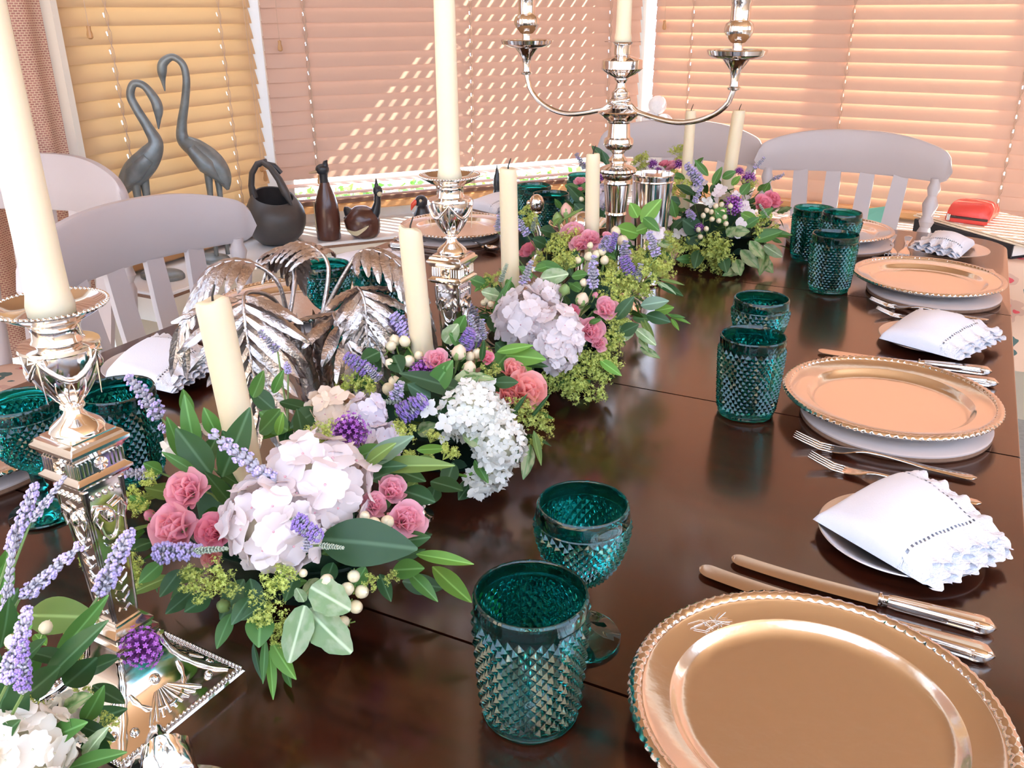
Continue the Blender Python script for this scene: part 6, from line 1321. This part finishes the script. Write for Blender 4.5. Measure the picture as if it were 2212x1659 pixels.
LAV=[(0,-0.4922,0.2722,0.1694,-0.4784,0.2904,0.2134,0.0099,'a'),(0,-0.4781,0.2522,0.1418,-0.4742,0.2678,0.1908,0.0074,'g'),(0,-0.4765,0.2625,0.1476,-0.4431,0.2859,0.1816,0.0098,'a'),
(0,-0.4325,0.2846,0.1491,-0.4158,0.3031,0.1904,0.0126,'a'),(0,-0.3905,0.1979,0.1665,-0.3807,0.2121,0.2063,0.0095,'p'),(0,-0.382,0.1997,0.1624,-0.3796,0.2052,0.1916,0.008,'p'),
(0,-0.4812,0.2836,0.1898,-0.46,0.2991,0.2202,0.0064,'g'),(1,-0.6358,0.5215,0.1283,-0.6636,0.5166,0.1678,0.0167,'a'),(1,-0.4175,0.4349,0.1569,-0.4609,0.421,0.1943,0.0139,'a'),
(1,-0.5684,0.4555,0.119,-0.5946,0.4341,0.1223,0.0127,'g'),(1,-0.4869,0.3703,0.1134,-0.4503,0.3819,0.1194,0.0151,'p'),(1,-0.3814,0.4076,0.1517,-0.3574,0.4063,0.1439,0.0132,'p'),
(1,-0.3586,0.4067,0.1364,-0.3387,0.4084,0.1393,0.0059,'gg'),(1,-0.3694,0.4127,0.1483,-0.3647,0.3988,0.1347,0.0099,'g'),(1,-0.447,0.3743,0.1249,-0.421,0.3806,0.1309,0.0074,'gg'),
(1,-0.5852,0.4941,0.1344,-0.5953,0.4846,0.1456,0.01,'a'),(1,-0.5773,0.624,0.171,-0.5919,0.6173,0.1929,0.0111,'g'),(1,-0.5593,0.6155,0.1549,-0.5565,0.6126,0.1663,0.0073,'a'),
(2,-0.5205,0.7069,0.1245,-0.5477,0.694,0.1466,0.0168,'p'),(2,-0.513,0.7026,0.1221,-0.5243,0.6955,0.1397,0.0128,'g'),(2,-0.4609,0.6582,0.1093,-0.4371,0.6697,0.1287,0.0213,'p'),
(2,-0.4713,0.6649,0.1198,-0.4624,0.6703,0.1422,0.0159,'g'),(2,-0.5176,0.7798,0.1414,-0.5392,0.773,0.1705,0.0209,'p'),(2,-0.5502,0.8055,0.1392,-0.566,0.7915,0.1469,0.0119,'g'),
(2,-0.4512,0.7741,0.1433,-0.4431,0.7792,0.1659,0.0162,'p'),(2,-0.4542,0.8107,0.1387,-0.4629,0.8115,0.1701,0.0125,'g'),(2,-0.4552,0.8288,0.1353,-0.458,0.8293,0.1599,0.0117,'g'),
(2,-0.4606,0.6672,0.121,-0.4856,0.6473,0.1261,0.0074,'gg'),(3,-0.4742,0.9665,0.1602,-0.4649,0.9767,0.1921,0.0142,'g'),(3,-0.3935,1.0073,0.1542,-0.3969,1.0154,0.1955,0.0154,'a'),
(3,-0.3783,1.1161,0.1476,-0.3913,1.1117,0.1725,0.0178,'p'),(3,-0.3494,1.128,0.1741,-0.361,1.1277,0.2062,0.0151,'a'),(3,-0.3903,1.1176,0.1621,-0.3929,1.1209,0.1922,0.0166,'a'),
(3,-0.4232,1.1134,0.1776,-0.416,1.1172,0.1983,0.0153,'a'),(3,-0.5467,0.9531,0.131,-0.5171,0.9418,0.0963,0.017,'g'),(3,-0.5297,0.9232,0.0857,-0.5158,0.927,0.0994,0.0204,'p'),
(3,-0.4448,0.9235,0.1014,-0.452,0.925,0.1327,0.0092,'gg'),(3,-0.4664,0.9216,0.1059,-0.4696,0.9191,0.1246,0.0081,'g'),(3,-0.3713,1.1149,0.1389,-0.3676,1.1192,0.1644,0.0153,'g'),
(3,-0.5072,0.9697,0.1599,-0.4997,0.9753,0.1841,0.0096,'gg'),(4,-0.5972,1.2388,0.1532,-0.6152,1.2338,0.1821,0.0147,'a'),(4,-0.6311,1.224,0.1453,-0.6286,1.2326,0.1811,0.0163,'a'),
(4,-0.4524,1.2099,0.1499,-0.4421,1.2184,0.1772,0.0152,'p'),(4,-0.5907,1.2422,0.1606,-0.5878,1.2444,0.1826,0.0103,'gg'),(4,-0.6419,1.2212,0.1598,-0.6407,1.2242,0.1852,0.0147,'g'),
(5,-0.4519,1.7251,0.1651,-0.4819,1.7185,0.2034,0.0237,'a'),(5,-0.3784,1.8471,0.1827,-0.3607,1.8576,0.2065,0.0132,'g'),(5,-0.34,1.8465,0.1651,-0.3178,1.8535,0.1767,0.0113,'g'),
(5,-0.4455,1.6626,0.1092,-0.4561,1.6563,0.1274,0.0179,'a'),(5,-0.4519,1.684,0.1361,-0.4439,1.6947,0.1707,0.0126,'a'),(5,-0.5063,1.6648,0.0613,-0.5194,1.6574,0.0801,0.0129,'g'),
(5,-0.3391,1.74,0.1357,-0.3168,1.7304,0.1125,0.0072,'gg'),(6,-0.6694,1.6538,0.1919,-0.6889,1.6482,0.2213,0.0166,'g'),(6,-0.5984,1.5664,0.1315,-0.5899,1.5714,0.1534,0.0124,'g'),
]
VERB=[(0,-0.4022,0.2899,0.1224,0.0144),(1,-0.4383,0.5551,0.1495,0.0179),(2,-0.4731,0.7249,0.1344,0.0167),(5,-0.3755,1.8002,0.1752,0.0167),(5,-0.3805,1.7123,0.1389,0.0215),
(5,-0.5919,1.8367,0.1839,0.0119),(5,-0.5418,1.8625,0.1836,0.0138),(5,-0.3996,1.816,0.1849,0.0103),(5,-0.4353,1.6624,0.0967,0.0108),(5,-0.5799,1.84,0.1706,0.0089),
(6,-0.6405,1.6746,0.179,0.0121),]
ALC=[(0,-0.435,0.2579,0.1146,0.0085),(0,-0.4112,0.2451,0.1132,0.006),(0,-0.3794,0.2001,0.1159,0.0074),(0,-0.4739,0.2886,0.0991,0.0056),(0,-0.3837,0.2325,0.101,0.0058),
(0,-0.4113,0.2161,0.1303,0.0067),(0,-0.4725,0.3001,0.1066,0.0062),(0,-0.4445,0.2594,0.117,0.0069),(0,-0.3943,0.247,0.0975,0.0055),(1,-0.4533,0.3753,0.0957,0.0103),
(1,-0.4359,0.381,0.1041,0.0109),(1,-0.4453,0.375,0.0907,0.0082),(1,-0.4235,0.3819,0.0986,0.0081),(1,-0.3916,0.3954,0.1001,0.0114),(1,-0.398,0.3875,0.0828,0.0122),
(1,-0.3877,0.392,0.0695,0.0089),(1,-0.3924,0.3917,0.0554,0.0069),(1,-0.5327,0.3801,0.0707,0.011),(1,-0.5531,0.3869,0.0454,0.0084),(1,-0.5185,0.3786,0.0904,0.0072),
(1,-0.5889,0.3825,0.0665,0.0061),(1,-0.535,0.4181,0.1394,0.0074),(1,-0.4323,0.5082,0.1643,0.0114),(1,-0.429,0.4933,0.1649,0.0075),(1,-0.402,0.5841,0.1373,0.0107),
(1,-0.3603,0.5871,0.1256,0.009),(1,-0.3764,0.5902,0.1365,0.0074),(1,-0.534,0.4022,0.1255,0.0088),(1,-0.5511,0.4104,0.1252,0.0067),(1,-0.3951,0.5748,0.1196,0.0082),
(1,-0.3871,0.4013,0.1067,0.0067),(1,-0.3412,0.4385,0.0908,0.0055),(1,-0.3328,0.4533,0.0865,0.0049),(2,-0.3676,0.7592,0.0883,0.0177),(2,-0.3585,0.7918,0.0624,0.0112),
(2,-0.544,0.6959,0.1162,0.0139),(2,-0.5227,0.6907,0.1179,0.0108),(2,-0.4404,0.669,0.0566,0.0104),(2,-0.3747,0.7537,0.0977,0.0127),(2,-0.365,0.7873,0.0859,0.0101),
(2,-0.4105,0.7615,0.1307,0.0089),(2,-0.3578,0.7665,0.0575,0.009),(2,-0.4569,0.6639,0.0551,0.0086),(2,-0.4304,0.7832,0.141,0.0071),(2,-0.5603,0.6952,0.1074,0.007),
(3,-0.4125,1.1234,0.1548,0.0142),(3,-0.3819,1.0973,0.1422,0.0227),(3,-0.375,1.0401,0.1395,0.0181),(3,-0.3612,1.1324,0.1488,0.0205),(3,-0.3739,1.1238,0.1282,0.0206),
(3,-0.3433,1.1372,0.1564,0.0165),(3,-0.3623,1.027,0.1212,0.0156),(3,-0.3586,1.0121,0.1062,0.0143),(3,-0.3631,0.9922,0.0918,0.0142),(3,-0.359,0.9917,0.0736,0.0154),
(3,-0.3955,0.9524,0.0673,0.0234),(3,-0.3798,0.9684,0.0425,0.0238),(3,-0.3666,0.9802,0.0585,0.019),(3,-0.403,0.9484,0.0497,0.0153),(3,-0.5253,0.982,0.155,0.0146),
(3,-0.4409,0.9395,0.1054,0.0128),(3,-0.4464,1.0481,0.1769,0.016),(3,-0.4193,0.9383,0.0612,0.0141),(3,-0.4183,0.941,0.0432,0.0095),(3,-0.3667,0.9798,0.065,0.0154),
(3,-0.3908,0.9595,0.087,0.0117),(3,-0.428,0.9359,0.0795,0.0093),(3,-0.395,1.0599,0.1568,0.0135),(3,-0.3731,1.1349,0.1665,0.0141),(3,-0.4305,0.9368,0.0881,0.0105),
(3,-0.4689,0.9435,0.1232,0.0059),(4,-0.4113,1.2971,0.123,0.0204),(4,-0.3951,1.297,0.1063,0.016),(4,-0.412,1.2438,0.1249,0.0155),(4,-0.3863,1.3011,0.125,0.0145),
(4,-0.5238,1.2128,0.1448,0.0213),(4,-0.5206,1.2279,0.1577,0.0171),(4,-0.6029,1.2521,0.1744,0.0148),(4,-0.3831,1.3047,0.1488,0.0201),(4,-0.6077,1.2518,0.1904,0.0103),
(4,-0.5424,1.2333,0.1527,0.0144),(4,-0.4099,1.3003,0.1447,0.0174),(4,-0.5962,1.2537,0.1651,0.0118),(4,-0.5643,1.221,0.1272,0.0131),(4,-0.3946,1.3014,0.1351,0.0145),
(5,-0.494,1.7365,0.1562,0.0279),(5,-0.5465,1.8728,0.2061,0.0178),(5,-0.6165,1.8319,0.1888,0.0198),(5,-0.3271,1.7325,0.0966,0.0235),(5,-0.4132,1.6665,0.0589,0.0288),
(5,-0.4736,1.6652,0.0526,0.022),(5,-0.3934,1.6833,0.0355,0.0274),(5,-0.6088,1.8331,0.1745,0.0139),(5,-0.5301,1.7955,0.1665,0.0154),(5,-0.3685,1.7788,0.1628,0.0147),
(5,-0.4315,1.6804,0.0294,0.0221),(5,-0.4483,1.6653,0.0395,0.0219),(5,-0.3885,1.6749,0.0624,0.0216),(5,-0.5216,1.7405,0.1478,0.0131),(5,-0.54,1.8724,0.1881,0.0119),
(6,-0.5927,1.5889,0.1278,0.0125),]
BER=[(0,-0.465,0.2673,0.1269,0.0047,0),(0,-0.4367,0.2303,0.1537,0.0045,0),(1,-0.3798,0.4102,0.1041,0.0037,0),(1,-0.3653,0.4183,0.097,0.0058,0),(1,-0.3518,0.4328,0.0957,0.0055,0),
(1,-0.3537,0.4264,0.088,0.0059,0),(1,-0.3463,0.4341,0.0828,0.0059,0),(1,-0.3489,0.4287,0.0717,0.0059,0),(1,-0.356,0.4213,0.0608,0.0052,0),(1,-0.3611,0.4637,0.1282,0.0046,0),
(1,-0.3543,0.4649,0.1224,0.0064,0),(1,-0.3491,0.4758,0.1198,0.0061,0),(1,-0.3645,0.4126,0.064,0.0038,0),(2,-0.5606,0.8099,0.1419,0.0076,0),(2,-0.5508,0.7613,0.1411,0.0073,0),
(2,-0.5488,0.7714,0.1431,0.0079,0),(2,-0.531,0.761,0.1454,0.0072,0),(2,-0.5259,0.776,0.148,0.0073,0),(2,-0.5172,0.7598,0.147,0.0072,0),(2,-0.5281,0.7492,0.1433,0.0066,0),
(2,-0.5664,0.7818,0.138,0.007,0),(2,-0.4925,0.7293,0.1384,0.0074,0),(2,-0.5109,0.7218,0.1347,0.007,0),(2,-0.4951,0.7042,0.1238,0.0073,0),(2,-0.498,0.6966,0.1177,0.0078,0),
(2,-0.4395,0.7685,0.1391,0.006,0),(2,-0.4368,0.7791,0.1391,0.0066,0),(2,-0.4862,0.74,0.1422,0.006,0),(3,-0.435,1.0937,0.1731,0.007,0),(3,-0.4301,1.1105,0.173,0.0064,0),
(3,-0.4225,1.1134,0.177,0.0064,0),(3,-0.4181,1.1119,0.1655,0.007,0),(3,-0.4067,1.0092,0.1624,0.0059,0),(3,-0.5188,0.9464,0.1375,0.0048,0),(3,-0.5145,0.9486,0.1412,0.0054,0),
(3,-0.5073,0.9438,0.138,0.0047,0),(3,-0.4329,1.0509,0.1785,0.0055,0),(3,-0.4394,1.1103,0.1844,0.0051,0),(4,-0.4598,1.2667,0.1687,0.0086,0),(4,-0.4407,1.2465,0.1606,0.0099,0),
(5,-0.4155,1.6767,0.1249,0.0058,0),(5,-0.4105,1.6871,0.1347,0.0058,0),(5,-0.3959,1.6834,0.1254,0.0058,0),(5,-0.4009,1.6931,0.1373,0.0058,0),(5,-0.4243,1.6767,0.1269,0.0058,0),
(5,-0.411,1.6689,0.1127,0.0058,0),(5,-0.3986,1.6714,0.1105,0.0058,0),(5,-0.3849,1.6981,0.1349,0.0058,0),(5,-0.3847,1.6743,0.1056,0.0058,0),(5,-0.433,1.6558,0.0932,0.0058,0),
(5,-0.4182,1.6587,0.0956,0.0058,0),(5,-0.4268,1.653,0.0801,0.0058,0),(5,-0.4287,1.6691,0.118,0.0058,0),(5,-0.4043,1.6781,0.1228,0.0058,0),(5,-0.3898,1.6792,0.1169,0.0058,0),
(6,-0.6491,1.5671,0.158,0.0053,0),(6,-0.6386,1.5606,0.1512,0.0053,0),(6,-0.6508,1.56,0.152,0.0053,0),]
FLO=[(2,-0.4342,0.6719,0.1177,0.012,'white'),(2,-0.4144,0.6721,0.1055,0.012,'white'),(2,-0.4072,0.681,0.1109,0.0111,'white'),(2,-0.3868,0.6856,0.0301,0.0143,'white'),
(2,-0.3704,0.6892,0.0651,0.014,'white'),(2,-0.4062,0.7229,0.1276,0.0105,'white'),(2,-0.3988,0.7343,0.1272,0.0106,'white'),(2,-0.4275,0.6887,0.0797,0.0076,'white'),
(5,-0.4311,1.6976,0.139,0.0135,'white'),(5,-0.4769,1.7207,0.1538,0.0138,'pinkwhite'),(5,-0.4572,1.7229,0.1578,0.0119,'pinkwhite'),(5,-0.4142,1.7277,0.1577,0.0145,'pinkwhite'),
(5,-0.3617,1.6969,0.1032,0.0125,'pinkwhite'),(5,-0.3645,1.7196,0.1318,0.0144,'pinkwhite'),(5,-0.5012,1.6771,0.0982,0.0128,'pinkwhite'),(5,-0.3634,1.6881,0.0868,0.0125,'pinkwhite'),
(5,-0.4232,1.696,0.1364,0.0108,'white'),(5,-0.3508,1.7196,0.1204,0.0108,'pinkwhite'),(5,-0.4179,1.7162,0.1512,0.0109,'pinkwhite'),(5,-0.4516,1.7402,0.1672,0.0092,'pinkwhite'),
(5,-0.4757,1.6629,0.0788,0.0127,'white'),(5,-0.4601,1.662,0.0852,0.0108,'pinkwhite'),(5,-0.3838,1.7325,0.1512,0.009,'pinkwhite'),]

ACEN = [(-.50, .17), (-.50, .515), (-.50, .785), (-.49, 1.07), (-.50, 1.275), (-.45, 1.87), (-.66, 1.66)]
ARAD = [(.15, .13, .10), (.16, .125, .105), (.14, .12, .10), (.15, .14, .12), (.11, .09, .11), (.17, .20, .13), (.10, .12, .12)]
TRAY = [(.085, .060), (.105, .060), (.095, .062), (.090, .065), (.060, .045), (.110, .080), (.055, .055)]
ALAB = ['flower arrangement at the bottom left photo corner, lavender rising from it', 'largest near flower arrangement with a pinkish white hydrangea and pale variegated leaves', 'flower arrangement with white panicle hydrangea and coral roses by the palm',
        'flower arrangement with a pale pink hydrangea right of the centre candlestick', 'flower arrangement with bright pink carnation roses before the candelabrum', 'far flower arrangement with green cream berries beside the silver beaker', 'small dark flower arrangement left of the candelabrum column']
AR = [thing('flower_arrangement', ALAB[k], 'flowers', T(*ACEN[k], 0), 0, 'flower arrangements along the table centre') for k in range(7)]
def loc_(k, x, y, z): return Vector((x - ACEN[k][0], y - ACEN[k][1], z))
def outw(k, p):
    C_ = Vector((0, 0, .045)); R_ = ARAD[k]; d = p - C_; return Vector((d.x / R_[0] ** 2, d.y / R_[1] ** 2, d.z / R_[2] ** 2)).normalized()
for k in range(7):
    tx, ty = TRAY[k]
    b = MB(); b.lathe([(.70, .0005), (.72, .004), (.86, .030), (.97, .046), (1.0, .048), (1.0, .051), (.94, .050), (.82, .030), (.66, .008), (1e-6, .008)], 40, Matrix.Diagonal((tx, ty, 1, 1))); O('tray', b, M['tray'], AR[k], smooth=50)
    b = MB(); b.loft([[(x, y, z) for x, y in rrect(-tx * .62, tx * .62, -ty * .62, ty * .62, (.012,) * 4, i_, 4)] for z, i_ in ((.009, 0), (.080, 0), (.090, .008))]); O('foam', b, M['foam'], AR[k], smooth=40)
def hyd(k, x, y, z, r, kind):
    p = loc_(k, x, y, z); n = outw(k, p); c = p - n * r * .55; rn = random.Random(int(x * 1e4) ^ int(y * 1e4))
    core = MB(); core.ball((0, 0, 0), r * .62, 12, 8); o = O('hydrangea', core, M['green_core'], AR[k], c, smooth=180)
    fr = r * (.43 if kind != 'white' else .27) * (1 if r > .02 else 1.25); fr = min(max(fr, .0085), .0190 if kind != 'white' else .0092)
    N_ = int(min(80, max(9, 5.4 * (r / fr) ** 2))); q = zframe(n)
    for i in range(N_):
        zz = 1 - 1.55 * (i + .5) / N_; a = i * 2.39996 + rn.uniform(-.1, .1); s_ = (1 - zz * zz) ** .5; d = q.to_3x3() @ Vector((s_ * cos(a), s_ * sin(a), zz)); rr_ = r * rn.uniform(.74, .98)
        nd = (d + Vector((rn.uniform(-.3, .3), rn.uniform(-.3, .3), rn.uniform(-.25, .35)))).normalized()
        O('floret', floret(kind, 1 + i % 4), None, o, mw=zframe(nd, d * rr_, fr * rn.uniform(.86, 1.12), rn.uniform(0, 6)))
for (k, x, y, z, r, kind) in H: hyd(k, x, y, z, r, kind)
for (k, x, y, z, r, kind) in FLO:
    p = loc_(k, x, y, z); O('floret', floret(kind, 1 + int(x * 1e4) % 4), None, AR[k], mw=zframe(outw(k, p) + Vector((.25, -.35, .2)), p, r, x * 50))
for (k, x, y, z, r, kind) in ROS:
    p = loc_(k, x, y, z); n = (outw(k, p) + Vector((.1, -.2, .15))).normalized(); rn = random.Random(int(x * 9e4)); q = zframe(n, p - n * r * .55, 1, rn.uniform(0, 6))
    cal = MB(); cal.lathe([(1e-6, -.35 * r), (.25 * r, -.3 * r), (.34 * r, -.05 * r), (.2 * r, .12 * r), (1e-6, .15 * r)], 12); o = O('rose', cal, M['calyx'], AR[k], mw=q)
    NP = 26 if r > .010 else 16
    for i in range(NP):
        u = i / NP; a = i * 2.39996; tilt = radians(6 + 72 * u ** 1.15) + rn.uniform(-.1, .1); L = r * (.72 + .36 * u) * rn.uniform(.92, 1.08); off = r * (.05 + .10 * u); zb = r * (.18 - .26 * u)
        mw = Matrix.Rotation(a, 4, 'Z') @ Matrix.Translation((off, 0, zb)) @ Matrix.Rotation(tilt, 4, 'Y') @ Matrix.Rotation(rn.uniform(-.12, .12), 4, 'Z') @ Matrix.Diagonal((L, L * (.72 + .30 * u), L, 1)) @ Matrix.Rotation(pi, 4, 'Z')
        O('petal', rose_petal(kind, 1 + i % 4), None, o, mw=mw)
for (k, x, y, z, r, kind) in BUD:
    p = loc_(k, x, y, z); O('rosebud', BUM[kind], None, AR[k], mw=zframe(outw(k, p) + Vector((.2, 0, .5)), p, r * .86, x * 70))
def leafobj(k, p, q, w, kind, up=None, var=0):
    p = Vector((p.x, p.y, max(p.z, .008))); q = Vector((q.x, q.y, max(q.z, .008))); d = q - p; L = d.length
    if L < .004: return
    mid = (p + q) / 2; tc_ = Vector((-ACEN[k][0] - mid.x, -ACEN[k][1] - mid.y, .483 - mid.z)).normalized()   # most picked leaves lie with their upper face to the light, up and towards the table end
    n = up if up is not None else (outw(k, mid) * .35 + tc_ * .9 + Vector((RN.uniform(-.35, .35), RN.uniform(-.35, .35), RN.uniform(-.1, .4))))
    O('leaf', leaf_mesh(kind, var), None, AR[k], mw=frame(d, n, p, (L, w, max(L * .8, w))))
for i, (k, x, y, z, x2, y2, z2, w, kind) in enumerate(LEAF): leafobj(k, loc_(k, x, y, z), loc_(k, x2, y2, z2), w, kind, None, i % 3)
for i, (k, x, y, z, x2, y2, z2, w, kind) in enumerate(LAV):
    p, q = loc_(k, x, y, z), loc_(k, x2, y2, z2); d = q - p; st = MB(); n = outw(k, p); c0 = Vector((p.x * .35, p.y * .35, .06)); m_ = (p + c0) / 2 - d.normalized() * .012 + n * .006
    o = O('lavender', lav_mesh(kind, 1 + i % 3), None, AR[k], mw=frame(d, (0, 0, 1), p, (d.length, w, w)))
    st.tube([c0, m_, p], [.0011, .0010, .0009], 5); O('lavender_stem', st, M['stem'], AR[k])
for i, (k, x, y, z, r) in enumerate(VERB): p = loc_(k, x, y, z); O('verbena', VM[i % 2], None, AR[k], mw=zframe(outw(k, p) + Vector((.1, -.2, .3)), p - outw(k, p) * r * .4, r, i))
for i, (k, x, y, z, r) in enumerate(ALC): p = loc_(k, x, y, z); o = O('lady_mantle', AM[i % 4], None, AR[k], mw=zframe(outw(k, p) + Vector((0, -.2, .2)), p, r * 1.35, i * 1.3)); o['kind'] = 'stuff'
for i, (k, x, y, z, r, kd) in enumerate(BER): p = loc_(k, x, y, z); O('berry', BM_, None, AR[k], mw=zframe(outw(k, p) * .5 + Vector((RN.uniform(-.4, .6), RN.uniform(-.5, .3), RN.uniform(-.2, .9))), p, r * .95, i))
# dark filler leaves between the flowers
NF = [46, 64, 56, 66, 44, 125, 40]
for k in range(7):
    rn = random.Random(100 + k); R_ = ARAD[k]
    for i in range(NF[k]):
        a = rn.uniform(0, 2 * pi); e = rn.uniform(-.35, 1.25); d = Vector((cos(a) * cos(e), sin(a) * cos(e), sin(e))); f_ = rn.uniform(.52, .84); p = Vector((d.x * R_[0] * f_, d.y * R_[1] * f_, max(.012, .045 + d.z * R_[2] * f_)))
        t_ = (d * .7 + Vector((rn.uniform(-1, 1), rn.uniform(-1, 1), rn.uniform(-.5, .5)))).normalized(); L = rn.uniform(.024, .042); q = p + t_ * L; q.z = max(q.z, .010)
        leafobj(k, p, q, L * rn.uniform(.36, .52), rn.choice(['dark', 'dark', 'dark', 'mid', 'glossy', 'wavy' if k in (3, 5) else 'dark', 'olive' if k < 2 else 'mid']), d + Vector((rn.uniform(-.4, .4), rn.uniform(-.4, .4), .3)), i % 3)
g_ = MB(); k = 2; g_.tube([loc_(2, -.455, .700, .055), loc_(2, -.430, .688, .040), loc_(2, -.402, .690, .040), loc_(2, -.375, .705, .058)], .0016, 6); O('grass_loop', g_, M['l_bright'], AR[2])
